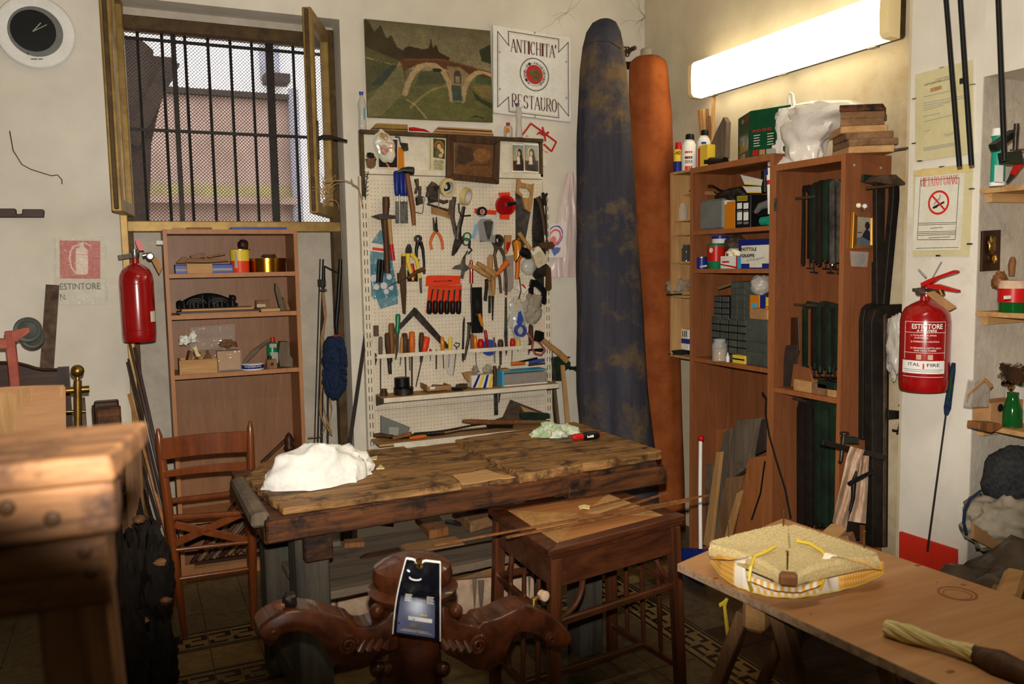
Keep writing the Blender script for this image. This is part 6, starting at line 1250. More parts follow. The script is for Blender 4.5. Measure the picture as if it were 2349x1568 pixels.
# ================================================================ chair
CH=[V((.126,3.768,0)),V((.411,3.747,0))];CT=[V((.066,3.80,.925)),V((.441,3.78,.945))]
ch=thing('chair','reddish wooden chair with crossed lower splats standing before the bookshelf','chair',(.27,3.9,0))
CY=Frame('Y',3.77);
def cp3(i,z):
    a_,c_=CH[i],CT[i];t=z/c_.z;return V((a_.x*(1-t)+c_.x*t,a_.y*(1-t)+c_.y*t,z))
for i in(0,1):part('rear_leg',MB().tube([cp3(i,0),cp3(i,.3),cp3(i,.6),cp3(i,.86),cp3(i,.90),cp3(i,.93)],[.013,.019,.020,.017,.014,.006],14),'chair_wood',ch,smooth=1)
def rail(za,zb,zc,zd,nm,back=.03):
    A,B=cp3(0,(za+zb)/2),cp3(1,(zc+zd)/2);mb=MB();N_=12;vs=[]
    for i in range(N_+1):
        t=i/N_;dp=back*math.sin(math.pi*t);x=A.x*(1-t)+B.x*t;y=3.775+dp
        z0,z1=za*(1-t)+zc*t,zb*(1-t)+zd*t;vs+=[(x,y-.008,z0),(x,y-.008,z1),(x,y+.008,z1),(x,y+.008,z0)]
    mb.add(vs,[(i*4+k,i*4+(k+1)%4,(i+1)*4+(k+1)%4,(i+1)*4+k)for i in range(N_)for k in range(4)]+[(0,1,2,3),(N_*4+3,N_*4+2,N_*4+1,N_*4)]);part(nm,mb,'chair_wood',ch,bevel=.003)
zz=lambda x,y:CY(x,y).z
rail(zz(400,1052),zz(400,1003),zz(560,1038),zz(560,990),'top_rail');rail(zz(400,1093),zz(400,1078),zz(560,1081),zz(560,1060),'back_rail')
seatz=zz(480,1186)
part('seat_rail',MB().tube([cp3(0,zz(385,1190)),cp3(1,zz(575,1175))],.014,10),'chair_wood',ch)
# seat frame and front legs away from the camera
F2=[V((.09,4.13,0)),V((.45,4.12,0))]
for i in(0,1):part('front_leg',MB().tube([F2[i],F2[i]+ZV*(seatz+.01)],[.014,.018],12),'chair_wood',ch,smooth=1);part('side_rail',MB().tube([cp3(i,seatz-.01),F2[i]+ZV*(seatz-.005)],.013,8),'chair_wood',ch);part('side_stretcher',MB().tube([cp3(i,.25),F2[i]+ZV*.25],.008,8),'chair_wood',ch)
part('front_rail',MB().tube([F2[0]+ZV*seatz,F2[1]+ZV*seatz],.014,10),'chair_wood',ch)
for a_,c_ in(((405,1202),(562,1240)),((405,1246),(562,1172))):
    A,B=CY(*a_),CY(*c_);part('cross_splat',MB().beam(A+V((-.01,.0,0)),B+V((.012,.0,0)),.014,.034),'chair_wood',ch,bevel=.004)
for a_,c_ in(((415,1259),(565,1243)),((418,1326),(568,1304))):part('stretcher',MB().tube([CY(*a_)+V((-.02,0,0)),CY(*c_)+V((.02,0,0))],[.009,.010],10),'chair_wood',ch,smooth=1)
# ================================================================ side table with rod sides
tz=.69
cn=[on('Z',tz,*p)for p in((1119,1165),(1260,1262),(1572,1180),(1405,1118))]
tb=thing('side_table','dark wooden side table with inlaid pale top and slim rod sides','table',sum(cn,V((0,0,0)))/4-ZV*tz)
cc_=sum(cn,V((0,0,0)))/4
def ins(k,z):return[cc_+(c-cc_)*k+ZV*(z-tz)for c in cn]
def ringp(nm,k0,k1,z0,z1,m,bev=.003):
    for i in range(4):
        j=(i+1)%4;o0,o1,i0,i1=ins(k0,z0),ins(k0,z1),ins(k1,z0),ins(k1,z1)
        part(nm,MB().hexa([o0[i],o0[j],i0[j],i0[i]],[o1[i],o1[j],i1[j],i1[i]]),m,tb,bevel=bev)
ringp('top_moulding',1.0,.80,tz-.022,tz,'table_wood_x');ringp('under_moulding',.96,.86,tz-.04,tz-.022,'table_wood_x')
a0,a1=ins(.80,tz-.02),ins(.80,tz-.006);part('inlay_panel',MB().hexa(a0,a1),'inlay_wood',tb)
mid=(a1[0]+a1[2])/2
for i in(0,2):part('veneer_wedge',MB().prism([a1[i]+ZV*.0005,a1[(i+1)%4]+ZV*.0005,mid+ZV*.0005],(0,0,.0005)),'pine_z' if i else 'tool_wood_light',tb)
lg=ins(.88,tz-.04);lgb=ins(.96,0);e_=.020
for i in range(4):
    c,d_=lg[i],lgb[i];part('leg',MB().hexa([d_+V((x*.018,y*.018,0))for x,y in((-1,-1),(1,-1),(1,1),(-1,1))],[c+V((x*e_,y*e_,0))for x,y in((-1,-1),(1,-1),(1,1),(-1,1))]),'table_wood',tb,bevel=.003)
def lp(i,z):t=z/(tz-.04);return lgb[i]*(1-t)+lg[i]*t
for i in range(4):
    j=(i+1)%4;part('apron',MB().beam(lp(i,tz-.09),lp(j,tz-.09),.018,.10),'table_wood_x',tb,bevel=.003)
    part('stretcher',MB().beam(lp(i,tz-.26),lp(j,tz-.26),.02,.026),'table_wood_x',tb,bevel=.005)
for i,j in((0,1),(2,3)):
    part('low_stretcher',MB().beam(lp(i,.12),lp(j,.12),.02,.022),'table_wood',tb,bevel=.003)
    for t in((.25,.5,.75)):
        A,B=lp(i,.12)*(1-t)+lp(j,.12)*t,lp(i,tz-.15)*(1-t)+lp(j,tz-.15)*t
        part('rod',MB().tube([A,A*.6+B*.4,B],[.008,.010,.008],8),'table_wood',tb,smooth=1)
A,B=(lp(0,.12)+lp(1,.12))/2,(lp(2,.12)+lp(3,.12))/2;part('cross_stretcher',MB().beam(A,B,.022,.022),'table_wood_x',tb,bevel=.003)
for i,j,s_ in((1,2,1),(3,2,1),(2,3,1),(0,1,1)):
    P,Q=lp(i,tz-.14),lp(j,tz-.14);d_=(Q-P).normalized();b=MB();c=P+d_*.02
    b.tube([c+d_*(.10*math.cos(t))-ZV*(.105*math.sin(t))for t in[k*math.pi/20 for k in range(11)]],.010,8);part('quarter_arch',b,'table_wood',tb,smooth=1)
# cane strips lying across the table top
for l,a_,c_,r in(('longest cane strip, reaching left past the table edge',(995,1250,.012),(1625,1135,.02),.006),('cane strip with the pointed tip over the near edge',(1162,1232,.02),(1580,1148,.016),.007),('short dark cane strip at the back of the table top',(1355,1165,.008),(1455,1138,.008),.006),('cane strip crossing diagonally under the others',(1330,1195,.004),(1530,1130,.012),.007),('thin middle cane strip on the table top',(1250,1215,.006),(1500,1165,.006),.005)):
    A,B=on('Z',tz+a_[2],a_[0],a_[1]),on('Z',tz+c_[2],c_[0],c_[1]);b=MB();b.beam(A,B,r*2,.004);tag(part('cane_strip',b,'tool_wood',None),l,'strip')
b=MB();b.prism([on('Z',tz+.026,x,y)for x,y in((1326,1160),(1340,1156),(1354,1159),(1352,1166),(1338,1164),(1330,1167))],(0,0,-.003));tag(part('raffia_scrap',b,'raffia',None),'small pale raffia scrap on the side table','raffia')
# ================================================================ board on trestle, right front
PZ=.72
pc_=[on('Z',PZ,*p)for p in((1555,1292),(2150,1566),(2349,1375),(1796,1188))]
nd=(pc_[1]-pc_[0]);fd=(pc_[2]-pc_[3])
q_=[pc_[0],pc_[0]+nd*1.7,pc_[3]+fd*2.0,pc_[3]]
tp=thing('trestle_table','plywood board on trestles holding the woven seat','table',V((q_[0].x,q_[0].y,0)))
part('board',MB().hexa([p-ZV*.022 for p in q_],[p for p in q_]),'plywood',tp)
for i in range(4):
    j=(i+1)%4;A,B=q_[i],q_[j];d_=(B-A).normalized();n_=V((d_.y,-d_.x,0));n_=n_ if n_.dot(A-(q_[0]+q_[2])/2)>0 else-n_
    part('raw_edge',MB().hexa([A-ZV*.022,B-ZV*.022,B-ZV*.022+n_*.0015,A-ZV*.022+n_*.0015],[A-ZV*.001,B-ZV*.001,B-ZV*.001+n_*.0015,A-ZV*.001+n_*.0015]),'plywood_edge',tp)
mat('stain',(120,72,38),(140,92,52),.4,scale=30)
for(x,y),r0,r1 in(((2196,1360),.048,.042),((2196,1362),.035,.032)):
    b=MB();c=on('Z',PZ+.0006,x,y);b.lathe(c,[(0,r0),(0,r1)],30,caps=False);part('ring_stain',b,'stain',tp,fix=False)
for x,y,r in((2106,1296,.012),(1642,1326,.010),(2180,1540,.012),(2210,1340,.010),(1860,1408,.004),(2150,1335,.004)):
    b=MB();b.blob(on('Z',PZ,x,y),(r,r*.6,.0008),x,.3,12);part('stain',b,'stain',tp)
def trestle(cx,cy,dirv,label):
    t=thing('trestle',label,'trestle',V((cx,cy,0)));d_=V(dirv).normalized();n_=V((-d_.y,d_.x,0));C_=V((cx,cy,0));L_=.8;h=PZ-.022
    part('top_beam',MB().beam(C_+ZV*(h-.045),C_+d_*L_+ZV*(h-.045),.06,.088),'pine_x',t,bevel=.012)
    for u in(.05,L_-.07):
        for s_ in(-1,1):
            part('leg',MB().beam(C_+d_*(u+.03*(s_<0))+n_*s_*.035+ZV*(h-.02 if s_<0 else h-.05),C_+d_*u+n_*s_*.26,.035,.07,up=d_),'old_pine',t,bevel=.004)
    return t
t0=on('Z',PZ-.05,1712,1405)
td=(on('Z',PZ-.05,1800,1375)-on('Z',PZ-.05,1712,1412));td=V((.82,.45,0))
trestle(t0.x+.02,t0.y,td,'nearer wooden trestle under the far end of the plywood board')
t1=q_[0]+nd.normalized()*.85+(q_[3]-q_[0]).normalized()*.12;trestle(t1.x,t1.y,td,'second wooden trestle under the plywood board towards the camera')
# gingham cushion and woven seat
sc_=[on('Z',PZ+.095,*p)for p in((1614,1244),(1807,1197),(2033,1274),(1808,1322))];cs_=sum(sc_,V((0,0,0)))/4
cu=thing('gingham_cushion','yellow gingham chair cover with white corners tied under the woven seat','cushion',V((cs_.x,cs_.y,PZ)))
CUq=[on('Z',PZ+.02,*p)for p in((1628,1292),(1800,1225),(2024,1318),(1790,1368))];cq=sum(CUq,V((0,0,0)))/4
def wing(nm,top,bot,white,big=False):
    def cr(P,t):
        i=t*(len(P)-1);a=min(int(i),len(P)-2);g=i-a;return on('Z',PZ+P[a][2]*(1-g)+P[a+1][2]*g,P[a][0]*(1-g)+P[a+1][0]*g,P[a][1]*(1-g)+P[a+1][1]*g)
    nx,ny=(64,18)if not big else(60,10);mb=MB()
    def f(u,v):
        A,B=cr(top,u),cr(bot,u);o_u=(B-A);o_u.z=0;o_u=o_u.normalized()if o_u.length>1e-4 else V((0,-1,0));return A*(1-v)+B*v+(o_u*.022+V((0,0,.022)))*math.sin(math.pi*v)+V((0,0,.003*noise.noise(V((u*7,v*3,2)))))
    mb.grid(f,nx,ny);o=part(nm,mb,'print',cu,smooth=1,fix=False);C=[]
    for j in range(ny+1):
        for i in range(nx+1):
            u,v=i/nx,j/ny
            if white(u):c_=(232,222,200)
            elif big:c_=[(240,240,230),(242,178,70)][(i//3+j//3)%2]
            else:c_=(236,166,44)if(i//1+j)%2 or(i%2)else(250,226,160)
            if j>=ny or i in(0,nx):c_=(226,206,110)
            C+=[lin(c)for c in c_]+[1]
    o.data.color_attributes.new('Col','FLOAT_COLOR','POINT').data.foreach_set('color',C)
wing('left_wing',[(1630,1281,.05),(1660,1282,.095),(1690,1283,.1),(1715,1277,.104),(1735,1271,.105)],[(1630,1290,.02),(1652,1320,.004),(1682,1342,.002),(1705,1351,.002),(1724,1356,.002)],lambda u:u>.52)
wing('right_wing',[(1893,1266,.105),(1915,1272,.103),(1938,1281,.1),(1980,1293,.09),(2022,1307,.06)],[(1880,1363,.002),(1905,1359,.002),(1935,1353,.002),(1985,1338,.002),(2027,1317,.02)],lambda u:u<.42)
wing('front_band',[(1722,1332,.06),(1760,1348,.055),(1800,1357,.05),(1840,1357,.05),(1884,1340,.06)],[(1722,1357,.002),(1760,1367,.002),(1800,1371,.002),(1840,1370,.002),(1882,1363,.002)],lambda u:False,True)
part('underside',MB().hexa([cq+(c-cq)*.7-ZV*.016 for c in CUq],[cq+(c-cq)*.7+ZV*.02 for c in CUq]),'cream_fabric',cu)
for pts in([(1778,1253,.104),(1750,1268,.103),(1730,1276,.10),(1722,1300,.09),(1718,1330,.06),(1724,1352,.02)],[(1828,1240,.10),(1860,1247,.104),(1888,1266,.10),(1899,1290,.085),(1892,1320,.06),(1880,1352,.02)]):
    part('yellow_piping',MB().tube([on('Z',PZ+h_,x,y)for x,y,h_ in pts],.0045,7),'yellow',cu,smooth=1)
for pts in([(1704,1308),(1712,1306),(1716,1314),(1702,1317),(1704,1308)],[(1902,1293),(1912,1298),(1918,1304),(1906,1302),(1902,1293)]):
    pass
# tie ribbon hanging off the board edge
e0=pc_[0]+nd*.16
rb=thing('hanging_ribbon','thin yellow ribbon hanging from the plywood board edge','ribbon',on('Y',e0.y+.03,1660,1525))
RB=Frame('Y',e0.y-.01);part('ribbon',shape(RB,'F',[(1668,1372,4),(1662,1390,4),(1668,1440,5),(1674,1490,5),(1668,1510,4),(1654,1528,4)],0,.002),'yellow',rb);part('ribbon_end',shape(RB,'F',[(1668,1372,3),(1660,1382,5),(1650,1388,5)],.002,.004),'yellow',rb)
# seat: four sectors of rush strands over a frame
st=thing('woven_seat','new woven rush chair seat with four nails standing up in its corners','seat',V((cs_.x,cs_.y,PZ+.05)))
ST=PZ+.095
S4=[V((p.x,p.y,0))for p in sc_];ctr=V((cs_.x,cs_.y,0))
part('frame',MB().hexa([ctr+(p-ctr)*.93+ZV*(ST-.030)for p in S4],[ctr+(p-ctr)*.93+ZV*(ST-.022)for p in S4]),'rush',st)
r_=random.Random(9)
for i in range(4):
    A,B=S4[i],S4[(i+1)%4];mb=MB();n_=58;cut=.08;dn=(B-A).normalized();nn=V((dn.y,-dn.x,0));nn=nn if nn.dot(A-ctr)>0 else-nn
    for k in range(n_):
        t=cut+(1-2*cut)*(k+.5)/n_;E=A*(1-t)+B*t;bul=(.005 if i<2 else-.030)*math.sin(math.pi*(t-cut)/(1-2*cut));E=E+nn*bul
        s_=2*min(t,1-t);inn=E+(ctr-(A+B)/2)*min(1,max(.12,s_));inn=ctr+(inn-ctr)
        w2=(B-A).length*(1-2*cut)/n_*.47;sag=-.012*s_
        z_=ST+r_.uniform(-.0008,.0008)
        pts=[E-nn*.0+ZV*(ST-.030),E+nn*.004+ZV*(ST-.022),E+nn*.004+ZV*(ST-.009),E-nn*.004+ZV*z_,(E+inn)/2+ZV*(z_+sag*.6),inn+ZV*(z_+sag)]
        mb.tube(pts,w2,5,caps=False)
    tag(part('rush_weave',mb,'rush',st),None,None,kind='stuff')
part('leg_stub',MB().beam(sc_[3]+(cs_-sc_[3])*.16-ZV*.012,sc_[3]+(cs_-sc_[3])*.0-ZV*.012,.045,.03),'tool_wood',st,bevel=.006)
for x,y in((1672,1232),(1797,1206),(1982,1256),(1806,1305)):
    p=on('Z',ST,x,y);nl=part('nail',MB().tube([p-ZV*.01,p+ZV*.045],.0022,8),'brass',st);part('nail_head',MB().lathe(p+ZV*.045,[(0,.004),(.002,.0045),(.004,.002)],10),'brass',st)
# raffia rolled bundle
p0,p1=on('Z',PZ+.02,2032,1438),on('Z',PZ+.02,2235,1498)
rf=thing('raffia_bundle','long twisted bundle of pale yellow raffia lying on the plywood board','raffia',(p0+p1)/2-ZV*.02)
for k in range(6):
    pts=[]
    for i in range(24):
        t=i/23;a=t*4+k*1.05;P=p0*(1-t)+p1*t;d_=(p1-p0).normalized();n_=V((-d_.y,d_.x,0));rr=.009+.004*math.sin(t*7)
        pts.append(P+n_*math.cos(a)*rr+ZV*math.sin(a)*rr)
    part('strand',MB().tube(pts,.0095,8),'raffia',rf,smooth=1)
b=MB();p2=on('Z',PZ+.02,2349,1545);b.tube([p1,p1*.5+p2*.5,p2+(p2-p1)*.3],[.018,.03,.02],10);tag(part('dark_cloth',b,'tool_wood_dark',None,smooth=1),'brown cloth wrap at the end of the raffia bundle','cloth')
# ================================================================ upturned pedestal with scroll feet
PY=2.1;PF_=Frame('Y',PY,560,1260,4.698);PG=Frame('Y',PY,960,1260,4.698)
c0=PF_(1860,600);cx0=c0.x
pd_=thing('pedestal_base','upturned carved table pedestal with four scrolled feet and castors','pedestal',(cx0,PY+.02,0))
zf=lambda y:PF_(1860,y).z
col=[(0,.10),(.03,.12),(.06,.10),(.12,.085),(.30,.075),(zf(1000),.072),(zf(980),.070),(zf(760),.075),(zf(620),.085),(zf(560),.10),(zf(500),.118),(zf(440),.124),(zf(420),.112),(zf(380),.105),(zf(300),.110),(zf(200),.104),(zf(140),.078),(zf(110),.05),(zf(95),.0)]
part('column',MB().lathe((cx0,PY+.03,0),col,36),'carved_wood',pd_,smooth=40)
def arm(F,top,bot,nm,y0,th,parent=pd_):
    b=MB();n=len(top);P=[F(x,y)for x,y in top];Q=[F(x,y)for x,y in bot];vs=[]
    for p,q in zip(P,Q):m=(p+q)/2;w_=(p-q)*.5;vs+=[m+w_+V((0,y0,0)),m+w_*1.0+V((0,y0+th,0)),m-w_+V((0,y0+th,0)),m-w_+V((0,y0,0)),m+V((0,y0-.012,0))]
    fs=[]
    for i in range(n-1):
        o=i*5;
        for a_,c_ in((0,1),(1,2),(2,3),(3,4),(4,0)):fs.append((o+a_,o+c_,o+5+c_,o+5+a_))
    fs+=[(0,1,2,3,4),tuple(reversed([(n-1)*5+k for k in range(5)]))]
    b.add(vs,fs);o=part(nm,b,'carved_wood',parent,bevel=.006,smooth=50,seg=2);return o
Ltop=[(1600,560),(1500,700),(1400,760),(1300,790),(1200,790),(1130,715),(1000,680),(860,640),(740,615),(620,600),(500,600),(380,630),(260,690),(160,770),(120,860)]
Lbot=[(1640,1020),(1500,1080),(1380,1160),(1230,1240),(1080,1250),(960,1180),(880,1090),(830,1000),(760,900),(680,860),(560,835),(460,850),(390,890),(330,960),(250,1000)]
arm(PF_,Ltop,Lbot,'scroll_foot',-.03,.09)
Rtop=[(215,560),(300,640),(400,740),(500,770),(600,790),(640,735),(720,720),(820,690),(900,650),(1000,600),(1100,575),(1230,590),(1380,660),(1500,760),(1590,860),(1610,930)]
Rbot=[(200,1020),(300,1100),(420,1160),(560,1250),(700,1260),(820,1200),(900,1100),(950,980),(990,900),(1030,860),(1090,850),(1180,860),(1260,900),(1350,960),(1410,1010),(1480,1045)]
arm(PG,Rtop,Rbot,'scroll_foot',-.03,.10)
# front and rear feet (seen end-on)
for s_ in(-1,1):
    b=MB();pts=[V((cx0,PY+.03+s_*(.07+i*.045),.60+.05*math.sin(i*.9)-(.02*i if i>5 else 0)-.25))for i in range(9)];b.tube(pts,[.07,.075,.07,.06,.05,.045,.045,.05,.04],12);part('scroll_foot',b,'carved_wood',pd_,smooth=1)
def spiral(F,x,y,r,nm='scroll',off=.035,turns=2.2):
    b=MB();k_=F.sc(x,y);c=F(x,y,off);N_=34
    b.tube([c+V((math.cos(t*turns*6.28)*r*k_*(1-t*.85),-.006*t,math.sin(t*turns*6.28)*r*k_*(1-t*.85)))for t in[i/N_ for i in range(N_+1)]],[.007*(1-.4*i/N_)for i in range(N_+1)],7);part(nm,b,'carved_wood',pd_,smooth=1)
spiral(PF_,320,905,62);spiral(PF_,1120,1030,100,off=.045);spiral(PG,1430,960,70);spiral(PG,640,1030,100,off=.045)
for F,xs_,sg_ in((PF_,(1250,1340,1430,1520),1),(PG,(540,450,370,300),-1)):
    for k,x in enumerate(xs_):part('carved_leaf',MB().tube([F(x-40*sg_,1150-k*8,.04),F(x,1080-k*10,.062),F(x+50*sg_,980-k*6,.05)],[.006,.013,.005],8),'carved_wood',pd_,smooth=1)
for F,x0 in((PF_,1430),(PG,400)):
    part('volute',MB().tube([F(x0,660,-.05),F(x0,660,.04),F(x0,660,.052),F(x0,660,.058)],[.020,.020,.014,.004],14),'carved_wood',pd_,smooth=1)
for x in(1440,1530,260):part('bead',MB().ball((PF_ if x>1000 else PG)(x,1290,.04),.022,14),'carved_wood',pd_,smooth=1)
# castors
ca2=PG(1345,495,.0)
part('castor_wheel',MB().lathe(ca2,[(-.012,.010),(-.010,.0150),(.010,.0150),(.012,.010),(.012,0)],22,V((.25,-1,.1)).normalized()),'cloth_dirty',pd_,smooth=40)
part('castor_stem',MB().tube([PG(1245,600,.0),PG(1240,540,.0),PG(1300,505,.0)],[.012,.010,.006],10),'brass',pd_,smooth=1)
part('castor_plate',MB().hexa([PG(x,y,o__)for x,y,o__ in((1150,605,.04),(1260,650,.04),(1320,625,-.03),(1200,580,-.03))],[PG(x,y-14,o__)for x,y,o__ in((1150,605,.04),(1260,650,.04),(1320,625,-.03),(1200,580,-.03))]),'rust',pd_)
part('castor',MB().blob(PF_(490,540,.0),(.02,.02,.02),3,.4,14),'dark_iron',pd_,smooth=60);part('castor_clip',MB().box(PF_(470,515,.02),PF_(540,480,.0)),'rust',pd_)
tag(part('wood_chip',MB().blob(PF_(385,610,.02),(.012,.012,.007),6,.5,12),'tool_wood',None),'small orange wood chip on the left scrolled foot','wood')
# plastic product bag on a brass hook
bg2=thing('plastic_pouch','glossy black plastic pouch with white edges hanging on a brass knob','pouch',PF_(1880,980,.16))
po=.155
QB=[(1745,90),(2112,130),(2135,990),(1590,870)]
def pf2(u,v):
    P=lambda a_,c_,t:(a_[0]*(1-t)+c_[0]*t,a_[1]*(1-t)+c_[1]*t)
    x,y=P(P((1745,92),(2112,135),u),P((1600,905),(2112,985),u),v);x-=26*math.sin(math.pi*v)*(1-u)
    if v<.12:y+=60*math.exp(-((u-.38)/.09)**2)*(1-v/.12)
    return PF_(x,y,po+.012*math.sin(math.pi*u)*math.sin(math.pi*v)+.005*noise.noise(V((u*5,v*8,1))))
b=MB();b.grid(pf2,24,36);n0=len(b.v)
mat('pouch_black',(14,15,22),None,.12,kind='flat',coat=.6)
o=part('pouch',b,'pouch_black',bg2,smooth=1,fix=False)
b=MB();rs_=random.Random(1)
def onp(pts,w_,m,nm):
    part(nm,MB().tube([pf2(u,v)+V((0,-.0012,0))for u,v in pts],w_,5),m,bg2)
onp([(0,i/10)for i in range(11)],.0016,'white','white_edge');onp([(1,i/10)for i in range(11)],.0016,'white','white_edge');onp([(i/12,.0)for i in range(13)],.0028,'white','torn_edge');onp([(.36+.15*math.cos(a),.235-.03*math.sin(a))for a in[math.pi+i*math.pi/8 for i in range(9)]],.0018,'white','torn_edge')
def patch(u0,u1,v0,v1,m,nm,lift=.0014):
    b=MB();b.grid(lambda u,v:pf2(u0+(u1-u0)*u,v0+(v1-v0)*v)+V((0,-lift,0)),10,6);return part(nm,b,m,bg2,smooth=1,fix=False)
o=patch(.08,.88,.48,.97,'print','printed_panel');n_=len(o.data.vertices)
mat('pouch_print',(255,255,255),kind='attr',rough=.12)
o.data.materials[0]=MATS['pouch_print'];cl_=[]
for j in range(7):
    for i in range(11):
        u,v=i/10,j/6;f=math.exp(-((u-.5)/.25)**2-((v-.25)/.25)**2);g=.12+.25*v;cl_+=[g*.35+.5*f,g*.38+.55*f,g*.7+.6*f,1]if v>.02 else[.01,.01,.02,1]
ca_=o.data.color_attributes.new('Col','FLOAT_COLOR','POINT');ca_.data.foreach_set('color',cl_)
patch(.30,.82,.735,.785,'white','white_strip',.002);patch(.33,.62,.82,.87,'plastic_grey','grey_strip',.002)
def wpp(u0,u1,v,h_):return lambda u,t:pf2(u0+(u1-u0)*u,v-(t/.24))+V((0,-.0026,0))
bars(bg2,'white',lambda u,v:pf2(u,v)+V((0,-.0026,0)),[(u0,u1-.02*(i%2),.455+i*.02,.462+i*.02)for i in range(5)for u0,u1 in((.18,.34),(.68,.85))]+[(.15,.5,.925,.93),(.53,.82,.925,.93)])
text('Xtreme','label_grey',bg2,V((0,0,0)),V((1,0,0)),.010,warp=wpp(.42,.66,.53,0));bars(bg2,'yellow',lambda u,v:pf2(u,v)+V((0,-.0026,0)),[(.55,.70,.69,.705),(.2,.75,.905,.912)])
part('brass_hook',MB().tube([PF_(1905,210,.13),PF_(1890,170,.165),PF_(1885,120,.17),PF_(1890,95,.14),PF_(1900,130,.12)],[.005,.009,.009,.007,.005],10),'brass',pd_,smooth=1)
part('hook_boss',MB().ball(PF_(1905,260,.12),.022,16),'carved_wood',pd_,smooth=1)
# ================================================================ foreground trestle, left
fg=thing('saw_horse','heavy worn timber stand close to the camera at the left','stand',(-.25,1.0,0))
FY=Frame('Y',.93)
def fb(nm,x1,ztop_px,zbot_px,y0,y1,m,x0=-.75,bev=.012,skew=0):
    zt__,zb__=FY(250,ztop_px).z,FY(250,zbot_px).z;x=FY(x1,(ztop_px+zbot_px)/2).x
    part(nm,MB().hexa([(x0,y0,zb__),(x,y0,zb__),(x+skew,y1,zb__),(x0,y1,zb__)],[(x0,y0,zt__),(x-.004,y0,zt__),(x+skew,y1,zt__),(x0,y1,zt__)]),m,fg,bevel=bev,seg=3)
fb('top_plank',262,1042,1106,.93,1.12,'fg_wood',skew=.035,bev=.005);fb('upper_beam',273,1107,1228,.938,1.06,'fg_wood',bev=.006);fb('lower_beam',260,1234,1386,.932,1.04,'fg_wood',bev=.006)
for x0,x1,y0 in((75,190,.95),(175,262,.94)):
    A,B=FY(x0,1386),FY(x1,1386);dx=(x0-75)*.0002
    part('leg',MB().hexa([(A.x+.03,y0-.06,0),(B.x+.03+.02,y0-.06,0),(B.x+.05,y0+.02,0),(A.x+.03,y0+.02,0)],[(A.x,y0,A.z),(B.x,y0,A.z),(B.x,y0+.06,A.z),(A.x,y0+.06,A.z)]),'fg_wood_z',fg,bevel=.008)
for x,y in((15,1165),(120,1190),(195,1265),(210,1312)):part('bolt',MB().lathe(FY(x,y,-.004),[(0,.008),(.003,.007),(.004,.005),(.004,0)],16,V((0,-1,0))),'tool_wood_dark',fg,smooth=1)
# ================================================================ brown cabinets on the right wall
RX=2.72
RC=Frame('X',RX);K4=Frame('X',RX,1520,180,3.409);K5=Frame('X',RX,1520,600,2.45)
yF,yM,yN=RC(1583,700).y,RC(1770,700).y,RC(1932,700).y
z1c,z2c=RC(1583,386).z,RC(1800,374).z
def cabinet(label,ya,yb,zt,shelves,loc):
    """open fronted unit: ya far end, yb near end"""
    c=thing('cabinet',label,'cabinet',loc);t=.019
    for y in(ya,yb+t):part('side_panel',MB().box((RX,y-t,0),(R-.002,y,zt)),'cab_wood',c,bevel=.001);part('edge_band',MB().box((RX-.0015,y-t,0),(RX,y,zt)),'cab_edge',c)
    part('back_panel',MB().box((R-.012,ya-t,0),(R-.004,yb+t,zt)),'cab_wood',c)
    part('top_panel',MB().box((RX,ya-t,zt-.03),(R-.012,yb+t,zt)),'cab_edge',c,bevel=.001)
    for z in shelves:part('shelf',MB().box((RX+.004,ya-t,z-.022),(R-.012,yb+t,z)),'cab_edge',c,bevel=.001)
    part('plinth',MB().box((RX+.02,ya-t,0),(RX+.04,yb+t,.07)),'cab_edge',c)
    return c
SA,SB,SC=RC(1680,527).z+.008,RC(1680,619).z+.006,RC(1680,833).z
c1=cabinet('far tall brown cabinet with boxes, tins and drawers on its shelves',yF,yM+.001,z1c,(SA,SB,SC),(RX+.13,(yF+yM)/2,0))
SD=RC(1850,902).z
c2=cabinet('near tall brown cabinet full of hanging dark clamps',yM,yN,z2c,(SD,),(RX+.13,(yM+yN)/2,0))
part('hinge',MB().box((RX-.003,yM-.012,K4(870,1040).z),(RX-.0015,yM-.03,K4(870,935).z)),'steel',c2)
dots=MB()
for k in range(46):
    z=.25+k*.036
    for xx in(RX+.05,):dots.lathe((xx,yM-.0196,z),[(0,.0025),(-.0006,.0025)],8,V((0,1,0)))
tag(part('peg_holes',dots,'peg_hole',c2),None,None,kind='stuff')
# pine compartment box at the far end
bs=thing('pine_shelf_box','narrow pale pine compartment shelf fixed beside the far cabinet','shelf',RC(1558,822))
yP=RC(1537,600).y;zp1,zp0=RC(1558,393).z,RC(1558,820).z
part('side_panel',MB().box((RX,yP-.012,zp0),(R,yP,zp1)),'pine_z',bs);part('back_panel',MB().box((R-.01,yF,zp0),(R-.002,yP,zp1)),'pine_z',bs)
for y in(395,538,602,680,818):z=RC(1558,y).z;part('shelf',MB().box((RX,yF+.001,z-.006),(R-.01,yP-.012,z+.006)),'pine_x',bs)
KD=lambda d:Frame('X',RX+d,1520,180,3.409)
KE=lambda d:Frame('X',RX+d,1520,600,2.45)
def jar(F,x,yb,yt,r,label,m='clear',fill=None,nm='glass_jar'):
    P=[('glass','L',(x,[(yb,0),(yb,r),(yt+(yb-yt)*.25,r),(yt+(yb-yt)*.14,r*.75),(yt,r*.78)]),m,0,0)]
    if fill:P.append(('contents','L',(x,[(yb-2,0),(yb-2,r*.9),(yb-(yb-yt)*.55,r*.9),(yb-(yb-yt)*.55,0)]),fill,0,0))
    return T(F,nm,label,'jar',P)
sits(jar(KD(.08),150,1095,960,46,'clear glass jar on the upper level of the pine shelf','film_jar'),RC(1558,505).z)
